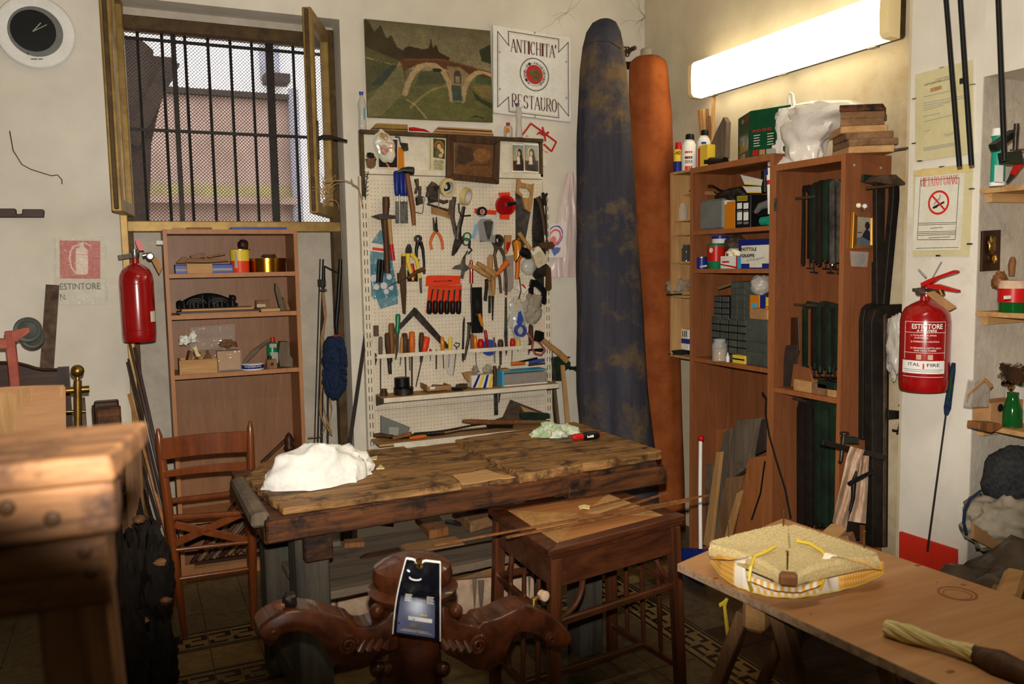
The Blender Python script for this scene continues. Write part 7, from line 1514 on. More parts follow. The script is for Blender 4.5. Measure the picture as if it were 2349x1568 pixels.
part('mid_shelf',MB().box((RX+.02,yF+.001,RC(1558,505).z-.006),(R-.01,yP-.012,RC(1558,505).z)),'pine_x',bs)
sits(jar(KD(.08),185,1440,1310,36,'empty clear glass flask on the pine shelf','clear',None,'glass_flask'),RC(1558,602).z+.006)
tag(part('plastic_bag',MB().blob(KE(.08)(100,140),(.08,.05,.05),4,.5),'film_grey',None,smooth=60),'crumpled clear bag in the lower pine compartment','bag')
tag(part('leaf_sheet',MB().box(KE(-.02)(20,190),KE(.06)(110,178)),'green_dark',None),'dark green flat sheet sticking out of the pine shelf','sheet')
tb6=sits(T(KE(.07),'striped_box','white and blue box with black bars in the lowest pine compartment','box',[('carton','B',(105,380,145,490),'white',-.05,0),('blue_band','B',(104,432,146,455),'blue',-.051,.001)]+[('bar','B',(110+k*10,385,115+k*10,420),'ink',0,.001)for k in range(3)]),RC(1558,818).z+.03)
tag(part('black_cloth',MB().blob(KE(.06)(100,515),(.06,.045,.022),5,.4),'black_rubber',None,smooth=60),'black crumpled cloth on the floor of the pine shelf','cloth')
nail=MB();r_=random.Random(4)
for k in range(16):
    y,z=r_.uniform(.02,.075),r_.uniform(.02,.09);a=r_.uniform(0,3.1);p=V((R-.012,yF+y,RC(1558,538).z+z));nail.tube([p,p+V((0,math.cos(a)*.018,math.sin(a)*.018))],.0012,5)
tag(part('nails',nail,'steel_dark',bs),None,None,kind='stuff')
# on top of cabinet one and the pine box
zt0=zp1+.006
K0=KD(.10)
K0=KD(.05)
w_=sits(T(K0,'spray_can','blue and yellow spray can with a red cap marked 40','can',[('body','L',(116,[(722,0),(722,31),(560,31),(545,28)]),'blue',0,0),('yellow_label','L',(116,[(640,31.5),(545,31.5)]),'yellow',0,0),('cap','L',(122,[(545,28),(540,26),(505,22),(490,22),(490,0)]),'red_plastic',0,0)]),zt0)
rr=32*K0.sc(116,600);cc=K0(116,600)
def wrapR(c,r,span,zc,sgn=1,phi0=None):
    p0=phi0 if phi0 is not None else math.atan2(-c.y,-c.x)
    return lambda u,t:V((c.x+math.cos(p0+(u-.5)*span)*r,c.y+math.sin(p0+(u-.5)*span)*r,zc+t))
text('-40','ink',w_,V((0,0,0)),V((1,0,0)),.022,warp=wrapR(cc,rr*1.02,1.6,K0(116,590).z),bold=.02)
for l,x,yb,yt,r in(('left white cleaning bottle with black cap',205,700,405,58),('right white bottle with black cap behind the yellow tin',322,690,368,52)):
    b_=sits(T(KD(.10 if x<300 else.16),'white_bottle',l,'bottle',[('body','L',(x,[(yb,0),(yb,r),(yt+90,r),(yt+65,r*.75),(yt+42,r*.55)]),'white',0,0),('cap','L',(x+8,[(yt+44,r*.6),(yt+8,r*.58),(yt,r*.45),(yt,0)]),'black',0,0)]),zt0 if x<300 else z1c)
    K0=KD(.10);rb_=r*K0.sc(x,560)
    cc=KD(.10 if x<300 else.16)(x,560)
    for(ya,yc,m_)in((545,560,'ink_red'),(585,605,'ink_brown'),(615,640,'label_grey'),(660,690,'ink_red')):
        b=MB();za,zc=K0(x,ya).z,K0(x,yc).z;ww=wrapR(cc,rb_*1.012,1.1,0);b.grid(lambda u,v:ww(u,zc+(za-zc)*v),8,1);part('label_mark',b,m_,b_,fix=False)
yt_=sits(T(KD(.10),'yellow_can','yellow rectangular can with a blue cap','can',[('body','B',(280,470,352,675),'yellow',-.06,0),('red_print','B',(275,500,292,650),'red_plastic',-.05,.001),('cap','L',(322,[(470,20),(455,20),(455,0)]),'blue_mid',-.03,-.03)]),z1c)
for i,(x0,y0,x1,y1,w0,m_,l)in enumerate(((320,420,290,245,40,'tool_wood_light','broad wooden stick left in the bundle on the cabinet'),(345,400,318,240,22,'pine_z','pale split stick in the bundle on the cabinet'),(365,400,348,235,20,'old_pine','middle grey stick of the bundle on the cabinet'),(385,400,402,100,24,'pine_z','tall pine batten reaching up to the lamp'),(375,380,365,290,14,'tool_wood','short stick beside the tall pine batten'))):
    F=KD(.22);b=MB();b.beam(F(x0,600+i*4),F(x1,y1),w0*F.sc(340,400),.015,up=V((1,0,0)));tag(part('stick',b,m_,None,bevel=.002),l,'stick')
sits(T(KD(.15),'triangular_plate','grey triangular wooden plate leaning on the green box','plate',[('triangular_plate','P',[(475,250),(500,290),(490,575),(345,585),(365,500),(410,380)],'grey_wood',-.03,0)]),z1c+.045)
sits(T(KD(.12),'black_roll','black roll lying below the triangular plate','roll',[('black_roll','R',[(350,625,36),(490,620,36)],'black',0,0)]),z1c)
gb=thing('tool_box_carton','dark green power tool carton with red lettering on the far cabinet','box',K4(680,600,-.1))
P0=KD(.03)
fl0,fr0,ft=P0(487,600),P0(680,605),P0(560,275).z
fc=V((P0(680,600).x,P0(680,600).y,z1c+.0005));ff=V((RX+.12,P0(487,600).y+.01,z1c+.0005));fn_=V((RX+.10,fc.y-.20,z1c+.0005));fb_=ff+(fn_-fc)
hgb=K4(680,255,-.0).z-z1c;hgb=P0(680,255).z-z1c
part('carton',MB().hexa([ff,fc,fn_,fb_],[p+ZV*hgb for p in(ff,fc,fn_,fb_)]),'green',gb,bevel=.002)
def face(A,B,H_):return lambda u,v,l=.0012:A+(B-A)*u+ZV*(H_*v)+((B-A).cross(ZV)).normalized()*l
fa,fb2=face(ff,fc,hgb),face(fc,fn_,hgb)
text('BOSCH','red_plastic',gb,fa(.55,.80),fa(.95,.83),.016,bold=.02);text('PHO 20-82','red_plastic',gb,fb2(.08,.53),fb2(.55,.54),.014,bold=.02);text('PHO 20-82','red_plastic',gb,fa(.05,.40),fa(.42,.41),.010,bold=.02)
picture('product_photo',[fa(.2,.56),fa(.95,.56),fa(.95,.18),fa(.2,.18)],40,26,(20,64,40),[('ell',.55,.5,.45,.4,(70,110,86)),('ell',.5,.55,.3,.28,(30,50,40)),('ell',.45,.5,.14,.2,(120,140,130)),('poly',[(.3,.75),(.75,.7),(.8,.82),(.3,.9)],(140,30,30)),('ring',.65,.4,.16,.25,.7,(20,30,26))],gb,'gloss_print')
for f_,u0 in((fa,.08),(fb2,.08)):
    for k,m_ in enumerate(('red_plastic','tool_wood_light','label_grey')):A=f_(u0+k*.17,.05);B=f_(u0+k*.17+(.14 if k<2 else.24),.05);part('label_square',MB().add([A,B,B+ZV*.024,A+ZV*.024],[(0,1,2,3)]),m_,gb,fix=False)
bars(gb,'paper',fb2,[(u0,u0+.16-.02*(k%2),.46-k*.055,.475-k*.055)for k in range(5)for u0 in(.10,.44)])
cc=fa(.42,.86);part('logo_ring',MB().tube([cc+((fc-ff).normalized()*math.cos(a)+ZV*math.sin(a))*.010 for a in[k*.524 for k in range(13)]],.0012,5),'label_grey',gb)
# white bag and wood stack on cabinet two
wbg=thing('carrier_bag','white plastic carrier bag with a handle standing up beside the wood stack','bag',K4(1040,680,-.1))
F=KD(.12)
def bagm(pts,sx,sd,n=34,m=26):
    """pts: (y, xl, xr) outline in the crop"""
    vs=[];
    for j in range(m+1):
        t=j/m*(len(pts)-1);i=min(int(t),len(pts)-2);f=t-i;y,a_,c_=[pts[i][k]*(1-f)+pts[i+1][k]*f for k in range(3)]
        A,B=F(a_,y),F(c_,y);c=(A+B)/2;ry=(A-B).length/2
        for k in range(n):
            th=2*math.pi*k/n;h=1+.24*noise.noise(V((math.cos(th)*1.8,math.sin(th)*1.8,j*.22+sd)))+.20*noise.noise(V((math.cos(th)*4,math.sin(th)*4,j*.16+sd)))+.08*abs(noise.noise(V((math.cos(th)*9,math.sin(th)*9,j*.5+sd))))
            vs.append(c+V((math.cos(th)*min(sx,ry*.9)*h,math.sin(th)*ry*h,0)))
    return MB().add(vs,[(j*n+k,j*n+(k+1)%n,(j+1)*n+(k+1)%n,(j+1)*n+k)for j in range(m)for k in range(n)]+[tuple(range(n)),tuple(range((m+1)*n-1,m*n-1,-1))])
part('bag',bagm([(238,930,1060),(300,925,1080),(400,895,1010),(500,885,1010),(600,885,1010),(690,900,1190),(705,930,1190)],.10,1),'film_white',wbg,smooth=60)
part('handle',MB().tube([F(1000,250),F(990,200),F(985,140),F(998,112),F(1018,125),F(1025,190),F(1040,245)],[.012,.008,.006,.006,.006,.008,.012],8),'cloth_white',wbg,smooth=1)
part('folded_bundle',bagm([(195,1080,1250),(230,1040,1470),(290,1010,1540),(360,1000,1380),(430,1000,1300),(520,1010,1230),(620,1010,1220),(690,1020,1220)],.10,5),'film_white',wbg,smooth=60)
part('contents',bagm([(230,1090,1250),(300,1050,1400),(380,1040,1280),(480,1040,1200),(690,1050,1190)],.08,9),'cloth_dirty',wbg,smooth=60)
WS=KD(.02)
z=z2c+.0004
rows=[('bottom',1200,1455,1720,600,665,'pine_x'),('second',1205,1455,1760,545,610,'old_pine_x'),('third, dark-topped',1205,1430,1765,500,560,'old_pine_x'),('fourth, longest',1180,1390,1718,435,515,'pine_x'),('fifth',1265,1385,1680,385,440,'old_pine_x'),('sixth, dark-cornered',1290,1385,1640,335,385,'old_pine_x'),('topmost, charred',1285,1375,1675,296,345,'bench_edge')]
for i,(nm,x0,x1,x2,ya,yb,m_)in enumerate(rows):
    A=WS(x1,600);hh=(WS(x1,ya).z-WS(x1,yb).z)*.80 if i else.03;hh=.0285 if i not in(3,4)else.030
    far=V((RX+.11,WS(x0,600).y,z));cor=V((A.x,A.y,z));near=V((RX+.17+.01*(i%2),A.y-.085-(x2-1640)*.0002,z));fb3=far+(near-cor)
    b=MB();b.hexa([far,cor,near,fb3],[p+ZV*hh for p in(far,cor,near,fb3)]);tag(part('wood_piece',b,m_,None,bevel=.003),nm+' piece of the stacked wood on the near cabinet','wood');z+=hh+.0006
b=MB();b.beam(V((RX+.15,yN-.02,z2c+.006)),V((RX+.20,yN-.14,z2c+.010)),.03,.008);tag(part('rusty_bar',b,'rust',None),'short rusty bar poking out over the near cabinet side','bar')
# shelf A: boxes and drill case
def onz(o,z):return sits(o,z)
D5=KD(.06)
onz(T(KD(.05),'tall_box','tall white, red and blue carton standing at the far left of shelf','box',[('carton','B',(238,905,285,1190),'white',-.1,0),('red_top','B',(236,885,285,925),'red_plastic',-.1,.001),('blue_print','B',(242,965,280,1040),'ink',0,.001),('lower_print','B',(240,1080,280,1150),'label_grey',0,.001)]),SA)
onz(T(KD(.04),'tool_case','grey plastic tool case with rounded corners on the upper shelf','case',[('body','B',(285,925,475,1185),'plastic_grey',-.14,0,.012),('handle','R',[(320,915,6),(350,880,6),(400,878,6),(430,905,6)],'black',-.07,-.07)]),SA)
T(KD(.08),'bent_cardboard','brown cardboard flap bending left above the tall carton','flap',[('bent_cardboard','P',[(158,915),(250,885),(390,880),(420,915),(300,905),(230,922)],'cardboard',-.004,0)])
T(KD(.10),'coiled_cable','black cable coil above the grey case','cable',[('coiled_cable','R',[(210,880,5),(240,850,6),(300,870,5),(330,840,5),(390,835,5),(450,870,5),(490,880,5)],'black',0,0),('second_loop','R',[(290,880,5),(340,850,5),(400,850,5),(470,890,5)],'black',0,0)])
tag(part('dark_hose',MB().tube([KD(.10)(430,925),KD(.08)(520,905),KD(.08)(600,890),KD(.1)(660,930)],[.02,.03,.03,.02],10),'steel_dark',None,smooth=1),'dark grey sanding pad lying over the boxes on the upper shelf','tool')
onz(T(KD(.05),'gold_box','gold and yellow carton between grey case and black carton','box',[('carton','B',(475,955,568,1178),'amber',-.1,0),('white_corner','B',(474,950,500,985),'white',-.1,.001)]),SA)
b5=onz(T(KD(.02),'black_carton','black carton with yellow text and four small tool pictures','box',[('carton','B',(565,905,690,1170),'black',-.12,0,.002)]+[('picture_square','B',(582+k%2*50,970+k//2*72,620+k%2*50,1020+k//2*95-(k//2*5)),'white',0,.001)for k in range(4)]+[('caption','B',(582+k%2*50,1028+k//2*88,620+k%2*50,1040+k//2*100),'plastic_grey',0,.001)for k in range(4)]),SA)
bars(b5,'yellow',lambda u,v:KD(.018)(580+88*u,920+44*v-4*u),[(0,1-.06*(k%2),k*.25,k*.25+.11)for k in range(4)])
onz(T(KD(.05),'power_drill','dark teal power tool lying in the corner of the upper shelf','tool',[('body','R',[(730,1040,20),(770,990,30),(830,975,34)],'plastic_grey',0,0),('motor','R',[(780,1110,36),(840,1105,40)],'teal',0,0),('grip','R',[(740,1050,12),(760,1070,12),(830,1045,12)],'black',0,0)]),SA+.002)
T(KD(.10),'dark_case','black case behind the teal power tool','case',[('dark_case','B',(700,905,835,1165),'black',-.1,-.01)])
for l,q in(('upper white hang card with yellow edge on the boxes',[(605,750),(780,790),(770,840),(640,830)]),('lower white hang card with yellow edge on the boxes',[(622,842),(765,845),(770,895),(660,895)])):
    T(KD(.08),'hang_card',l,'card',[('card','P',q,'paper',-.004,0),('yellow_edge','P',[q[3],q[2],(q[2][0],q[2][1]-9),(q[3][0]-6,q[3][1]-9)],'yellow',0,.001)])
tb_=T(KD(.01),'silicone_tube','white and blue cartridge tube leaning on the cabinet divider','tube',[('body','R',[(828,700,19),(835,850,19),(842,1060,19)],'white',0,0),('blue_top','R',[(826,695,20),(829,755,20)],'blue',0,0),('red_mark','R',[(832,795,20),(834,830,20)],'red_plastic',0,0)])
T(KD(.10),'black_cylinder','black cylinder standing behind the cartridge tube','cylinder',[('black_cylinder','R',[(800,720,30),(800,890,32)],'black',0,0)])
# shelf B
onz(T(KD(.06),'purple_tin','small purple tin at the far left of the second shelf','tin',[('body','L',(305,[(1490,0),(1490,46),(1405,46)]),'blue',0,0),('rim','L',(305,[(1406,48),(1398,48),(1398,40)]),'steel',0,0),('label','P',[(290,1470),(345,1460),(345,1475),(292,1482)],'white',.055,.056)]),SB)
g_=onz(T(KD(.06),'green_red_tin','green and red screw-top tin on the second shelf','tin',[('body','L',(415,[(1488,0),(1488,52),(1430,66),(1430,66)]),'green_plastic',0,0),('red_band','L',(418,[(1430,68),(1315,70)]),'red_plastic',0,0),('top','L',(420,[(1315,70),(1300,72),(1292,60),(1292,0)]),'green_plastic',0,0),('badge','D',(380,1345,20),'white',.088,.09)]),SB)
onz(T(KD(.16),'white_tub','white plastic tub with blue lid behind the green tin','tub',[('body','L',(445,[(1480,0),(1480,52),(1250,60)]),'white',0,0),('lid','L',(448,[(1250,64),(1228,64),(1228,0)]),'blue',0,0)]),SB)
tag(part('dark_cushion',MB().blob(KD(.2)(560,1300),(.05,.07,.05),4,.3),'rust',None,smooth=60),'brown lump at the back of the second shelf','lump')
tag(part('cream_rag',MB().blob(KD(.10)(560,1365),(.03,.045,.025),8,.4),'cream_fabric',None,smooth=60),'cream crumpled rag behind the white cartons','cloth')
onz(T(KD(.03),'medicine_box','small white and red carton on the second shelf','box',[('carton','B',(452,1390,585,1490),'white',-.06,0),('red_edge','P',[(452,1462),(585,1490),(585,1476),(452,1452)],'red_plastic',0,.001),('red_print','B',(465,1430,520,1445),'ink_red',0,.001),('red_side','B',(572,1390,586,1490),'red_plastic',-.05,.0008)]),SB)
onz(T(KD(.12),'blue_carton','dark blue carton behind the handwritten white box','box',[('blue_carton','B',(592,1260,838,1340),'blue',-.1,0)]),SB+.10)
nb_=onz(T(KD(.02),'handwritten_box','white box with handwritten black words and blue lower edge','box',[('carton','B',(612,1308,842,1496),'paper',-.14,0,.002),('blue_band','B',(612,1455,842,1496),'blue',-.14,.001),('white_panel','B',(678,1455,775,1488),'paper',0,.002),('cyan_corner','B',(584,1400,613,1496),'sky_blue',-.1,0)]),SB)
dz_=0
text('NOTTOLE','ink',nb_,KD(.018)(618,1356),KD(.018)(735,1356),.016,bold=.035);text('GRAPPE','ink',nb_,KD(.018)(618,1408),KD(.018)(718,1406),.016,bold=.035);text('Il Frangiato','blue',nb_,KD(.018)(660,1442),KD(.018)(795,1415),.010)
# shelf C: drawers
def drawers(x0,y0,x1,y1,nx,ny,label,m,d_,F_):
    t=thing('drawer_cabinet',label,'drawers',F_(x0,y1));A,B=F_(x0,y1),F_(x1,y0);dy,dz=(B.y-A.y),(B.z-A.z);X_=A.x
    part('shell',MB().box((X_+.004,A.y,A.z),(X_+d_,B.y,B.z)),m,t)
    for i in range(nx):
        for j in range(ny):part('drawer',MB().box((X_,A.y+dy*(i+.06)/nx,A.z+dz*(j+.08)/ny),(X_+.0045,A.y+dy*(i+.94)/nx,A.z+dz*(j+.92)/ny)),'bin_grey' if m=='black' else m,t,bevel=.0015)
    return t
KEf=KE(.05)
sits(drawers(272,300,470,520,4,6,'low wide black cabinet of small clear-fronted drawers','black',.14,KEf),SC)
sits(drawers(285,170,375,300,2,4,'small black drawer unit standing on the wide one','black',.12,KEf),SC+KEf(300,300).z-KEf(300,520).z+.001)
sits(drawers(380,85,465,305,2,6,'tall grey drawer unit at the middle of the shelf','bin_grey',.12,KEf),SC+KEf(300,300).z-KEf(300,520).z+.001)
for i,(l)in enumerate(('lower grey plastic storage case on the third shelf','upper grey plastic storage case on the third shelf')):
    o=T(KE(.03),'storage_case',l,'case',[('lower_half','B',(465,520-i*122,592,585-i*122),'bin_grey',-.15,0,.004),('upper_half','B',(465,462-i*122,592,516-i*122),'bin_grey',-.15,0,.004)]);sits(o,SC+i*(KE(.03)(500,462).z-KE(.03)(500,585).z+.002))
onz(jar(KE(.02),320,552,430,42,'clear beaker half full of brown scraps on the third shelf','film_jar','cardboard','glass_beaker'),SC)
onz(T(KE(.02),'white_dropper','tiny white dropper bottle beside the beaker','bottle',[('white_dropper','L',(366,[(550,0),(550,10),(520,10),(512,5),(498,3)]),'white',0,0)]),SC)
for l,y0 in(('lower yellow printed strip beside the storage cases',555),('upper yellow printed strip beside the storage cases',528)):
    onz(T(KE(.02),'yellow_block',l,'block',[('yellow_block','B',(392,y0,462,y0+18),'yellow',-.03,0)]),SC+(0 if y0>540 else.016))
T(KE(.08),'orange_tin','yellow and orange tin above the storage cases','tin',[('body','B',(482,188,545,330),'amber',-.06,0),('white_side','B',(545,188,580,330),'blue',-.05,-.001),('picture','B',(498,232,528,270),'cyan_box',0,.001)])
tn=T(KE(.05),'yellow_tin','yellow tin with red letters beside the divider','tin',[('body','B',(578,200,600,345),'yellow',-.06,0)]);text('ZE','red_plastic',tn,KE(.048)(580,268),KE(.048)(600,268),.016,bold=.03)
T(KE(.04),'cardboard_piece','small brown carton in front of the orange tin','box',[('cardboard_piece','B',(492,265,580,335),'cardboard',-.04,0)])
tag(part('clear_tub',MB().blob(KE(.10)(550,130),(.05,.05,.05),3,.2),'film_milky',None,smooth=60),'clear tub of white scraps at the top right of the third shelf','tub')
T(KE(.06),'green_highlighter','light green strip lying on the small drawer unit','strip',[('green_highlighter','P',[(300,145),(380,118),(386,132),(310,158)],'khaki',-.01,0)])
# planks in the bottom of cabinet one
def plank(F,pts,m,label,th=.02,nm='plank'):
    b=MB();b.prism([F(x,y)for x,y in pts],(th,0,0));return tag(part(nm,b,m,None,bevel=.002),label,'board')
plank(KE(.14),[(180,742),(275,742),(270,1210),(172,1210)],'pine_z','tall pale beam standing at the back of the far cabinet',.05)
plank(KE(.10),[(152,958),(175,958),(165,1540),(150,1540)],'old_pine','narrow brown batten at the far cabinet edge')
plank(KE(.09),[(178,1145),(280,1140),(270,1600),(165,1600)],'grey_wood','dark grey upright board behind the white stick')
plank(KE(.16),[(285,940),(380,935),(380,1100),(285,1100)],'cab_edge','reddish board with a pale edge behind the planks')
plank(KE(.06),[(340,960),(385,935),(372,1110),(280,1620),(235,1620),(300,1070),(320,1065)],'grey_wood','rough dark bark-edged plank leaning in the far cabinet')
plank(KE(.02),[(300,1068),(328,1068),(270,1600),(225,1600)],'pine_z','pale thin plank edge leaning in front of the bark plank')
plank(KE(.07),[(408,890),(530,880),(490,1100),(470,1160),(370,1230),(375,1130),(400,960)],'grey_wood','wide brown weathered plank leaning at the middle of the cabinet',.04)
plank(KE(.10),[(525,890),(578,885),(578,1060),(490,1100)],'board_dark','short black painted board behind the weathered plank')
plank(KE(.03),[(355,1215),(455,1200),(420,1310),(360,1600),(290,1600)],'old_pine','light brown plank leaning before the weathered plank',.03)
plank(KE(.00),[(415,1300),(440,1285),(365,1600),(330,1600)],'pine_z','slim plank edge leaning closest to the front')
plank(KE(.04),[(480,1105),(575,1090),(560,1600),(395,1600)],'cab_edge','reddish-brown cabinet panel leaning at the cabinet divider')
b=MB();b.tube([KE(-.01)(x,y)for x,y in((560,735),(582,765),(578,850),(600,980),(640,1120),(690,1280),(720,1440))],.0045,7);tag(part('power_cable',b,'black',None,smooth=1),'black cable with brass plug hanging across the divider','cable')
b=MB();b.tube([KE(.02)(x,y)for x,y in((575,1120),(550,1300),(500,1450))],.004,6);tag(part('thin_cable',b,'black',None,smooth=1),'thin black cable drooping before the reddish panel','cable')
# broom stick and dustpan
dp=thing('dustpan','blue dustpan with white stick handle ending in a red ball','dustpan',on('Z',0,1600,1350)+V((0,0,0)))
DF=Frame('X',2.50)
part('stick',MB().tube([DF(1607,1258),DF(1606,1120,-.05),DF(1607,1010,-.10)],.0095,12),'white',dp,smooth=1);part('ball',MB().ball(DF(1608,1005,-.10),.0165,14),'red_plastic',dp,smooth=1)
part('pan',MB().hexa([DF(1563,1320,.02),DF(1612,1350,.02),DF(1615,1345,-.10),DF(1575,1318,-.10)],[DF(1558,1258,.0),DF(1632,1262,.0),DF(1632,1258,-.02),DF(1560,1254,-.02)]),'blue',dp,bevel=.004)
# clamps in cabinet two
def gclamp(F,x0,x1,yt,yb,m,off,label,w_=11,arm=False,nm='deep_clamp'):
    t=thing(nm,label,'clamp',F((x0+x1)/2,yb,off));r=min((x1-x0)/2,28);k_=F.sc(x0,(yt+yb)/2)
    path=[(x0,yb)]+[(x0+r-r*math.cos(a),yt+r-r*math.sin(a))for a in[i*math.pi/10 for i in range(6)]]+[(x1-r+r*math.sin(a),yt+r-r*math.cos(a))for a in[i*math.pi/10 for i in range(6)]]+[(x1,yb-(yb-yt)*.02)]
    b=MB();b.tube([F(x,y,off)for x,y in path],w_*k_*1.75,6,flat=.55,up=F.n());part('frame',b,m,t,smooth=50)
    part('jaw',MB().box(F(x0-14,yb+18,off+.008),F(x0+24,yb-20,off-.012)),m,t,bevel=.002);part('screw',MB().tube([F(x1,yb-30,off),F(x1+3,yb+65,off)],4.5*k_*1.4,8),'steel_dark',t)
    part('screw_handle',MB().tube([F(x1-26,yb+62,off+.01),F(x1+34,yb+66,off+.01)],3.2*k_*1.4,6),'steel_dark',t);return t
adj=['far left','second','third','fourth','fifth','nearest']
for i,(x0,x1,yt,m)in enumerate(((1045,1150,850,'dark_iron'),(1092,1180,862,'dark_iron'),(1180,1275,838,'green_dark'),(1222,1310,822,'dark_iron'),(1275,1350,812,'green_dark'),(1330,1385,812,'steel'))):
    gclamp(K4,x0,x1,yt,1420+(i%2)*30,m,-.20+i*.034,adj[i]+' deep clamp on the top row in the near cabinet',19)
part('clamp_rail',MB().tube([V((RX+.12,yM-.02,K4(1200,900).z)),V((RX+.12,yN+.02,K4(1200,900).z))],.007,8),'steel',c2)
for i,(x0,x1)in enumerate(((775,850),(800,880),(850,915),(880,940),(915,965),(935,985))):
    gclamp(K5,x0,x1,238+(i%3)*6,585+(i%2)*20,'green_dark' if i%2 else 'dark_iron',-.20+i*.034,adj[i]+' green-black clamp on the middle row in the near cabinet',12)
part('clamp_rail',MB().tube([V((RX+.12,yM-.02,K5(850,258).z)),V((RX+.12,yN+.02,K5(850,258).z))],.006,8),'steel',c2)
for i,(x0,x1)in enumerate(((690,770),(735,815),(780,860),(825,905),(880,940),(915,962))):
    gclamp(K5,x0,x1,795+(i%3)*5,1470,'green_dark' if i>3 else 'dark_iron',-.20+i*.034,adj[i]+' tall dark clamp on the lowest row in the near cabinet',19)
part('clamp_rail',MB().tube([V((RX+.12,yM-.02,K5(820,820).z)),V((RX+.12,yN+.02,K5(820,820).z))],.006,8),'steel',c2)
for l,q,m,d_ in(('large dark red glass sheet leaning in the near cabinet',[(692,315),(762,312),(770,500),(690,715),(640,710)],'dark_wood_z',.10),('smaller dark sheet with pale streak leaning in the near cabinet',[(690,470),(760,465),(745,700),(650,712)],'board_dark',.06),('low brown offcut at the cabinet shelf',[(735,572),(820,600),(860,700),(718,706)],'cab_wood',.04)):
    plank(KE(d_),q,m,l,.006,'sheet')
for l,q,m in(('pale wood offcut lying at the shelf front edge',(735,700,835,745),'pine_x'),('brown wood offcut at the middle of the shelf edge',(835,705,920,752),'old_pine_x'),('grey-green flat block on the shelf offcuts',(870,688,970,715),'green_dark'),('small pale offcut with black mark at the right',(925,728,968,765),'pine_x')):
    o=T(KE(.02),'wood_offcut',l,'wood',[('wood_offcut','B',q,m,-.07,0)]);sits(o,SD if 'flat' not in l else SD+.03)
# outer clamps on the near side of cabinet two
RSY=yN
RS=Frame('Y',RSY,1520,180,3.409);RT=Frame('Y',RSY,1520,600,2.45);RU=Frame('Y',RSY,1860,900,4.125);RV=Frame('Y',RSY,1880,340,4.354)
def bars(F,nm,label,items):return T(F,nm,label,'clamp',items)
bars(RV,'long_clamp','longest dark clamp with a green plate hanging on the cabinet side',[('back','P',[(565,320),(660,290),(640,1560),(575,1560)],'dark_iron',.05,.07),('front_leg','P',[(735,330),(800,380),(800,500),(700,1560),(640,1560),(735,520)],'dark_iron',.06,.085),('head','P',[(560,330),(600,285),(640,262),(765,262),(880,360),(800,372),(640,350)],'rust',.04,.10),('green_plate','P',[(440,258),(550,270),(545,345),(428,338)],'green_dark',.02,.03),('peg','R',[(470,398,16),(600,385,16),(755,365,20)],'tool_wood_dark',.09,.09)])
bars(RT,'long_clamp','dark round-topped clamp bar below the gold frame',[('bar','P',[(1125,1000),(1128,330),(1140,265),(1165,240),(1200,232),(1200,260),(1178,290),(1172,400),(1150,1000)],'dark_iron',.03,.055)])
bars(RT,'long_clamp','wide double clamp whose top reaches behind the red extinguisher',[('back','P',[(1180,1600),(1175,340),(1195,270),(1235,245),(1372,238),(1372,290),(1290,300),(1275,330),(1265,1600)],'dark_iron',.06,.10),('inner_edge','P',[(1240,1600),(1245,300),(1262,290),(1258,1600)],'rust',.1,.105)])
bars(RT,'long_clamp','plain dark clamp bar standing down to the floor at the cabinet side',[('bar','P',[(1195,0),(1275,0),(1235,1600),(1190,1600)],'dark_iron',.035,.055)])
bars(RU,'screw_clamp','iron clamp arm with T screw reaching over the white pilaster',[('arm','P',[(735,165),(890,180),(890,245),(735,250)],'dark_iron',.10,.12),('screw','R',[(872,125,20),(865,240,22),(840,330,16),(828,395,20)],'dark_iron',.12,.12),('cap','R',[(835,120,8),(910,132,8)],'dark_iron',.12,.12),('handle','R',[(775,355,10),(850,370,9),(1030,412,9)],'dark_iron',.12,.12)])
bars(RU,'cross_bar','long dark clamp bar holding the dirty cloth in front of the cabinet',[('bar','P',[(118,450),(730,592),(700,640),(115,498)],'dark_iron',.16,.18)])
bars(RU,'small_screw_clamp','small steel clamp head left of the hanging cloth',[('head','R',[(318,375,40),(318,385,44)],'steel_dark',.12,.12),('screw','R',[(315,390,20),(300,500,22),(285,640,16),(270,660,14)],'steel_dark',.12,.12),('arm','P',[(330,425),(455,425),(455,485),(335,478)],'green_dark',.10,.13)])
bars(RU,'handle_clamp','black wooden-handled clamp hanging over the dirty cloth',[('handle','R',[(360,865,20),(420,830,22),(500,790,20),(590,742,14)],'black',.23,.23),('shaft','R',[(430,740,8),(405,850,26),(400,1000,18),(370,1120,14)],'black',.225,.225),('lower_bar','P',[(350,1225),(465,1245),(465,1390),(350,1390)],'dark_iron',.12,.15)])
dcl=thing('hanging_cloth','dirty pinkish-white cloth strip hanging over the dark clamp bar','cloth',RU(330,1340,.19))
def drape(pl,pr_,off,sd):
    def f(u,v):
        i=v*(len(pl)-1);a=min(int(i),len(pl)-2);g=i-a;L_=[pl[a][k]*(1-g)+pl[a+1][k]*g for k in(0,1)];R_=[pr_[a][k]*(1-g)+pr_[a+1][k]*g for k in(0,1)]
        return RU(L_[0]*(1-u)+R_[0]*u,L_[1]*(1-u)+R_[1]*u,off+.010*math.sin(u*9+v*2)+.012*noise.noise(V((u*3,v*5,sd))))
    return f
b=MB();b.grid(drape([(375,505),(335,620),(300,800),(240,1050),(205,1220),(215,1265)],[(510,545),(455,680),(440,800),(380,1050),(345,1230),(330,1340)],.20,1),14,30);part('front_fold',b,'cloth_dirty',dcl,smooth=60,fix=False)
b=MB();b.grid(drape([(470,590),(450,750),(425,900),(390,1100),(355,1215)],[(552,600),(545,750),(540,900),(528,1100),(520,1240)],.185,4),12,24);part('rear_fold',b,'cloth_dirty',dcl,smooth=60,fix=False)
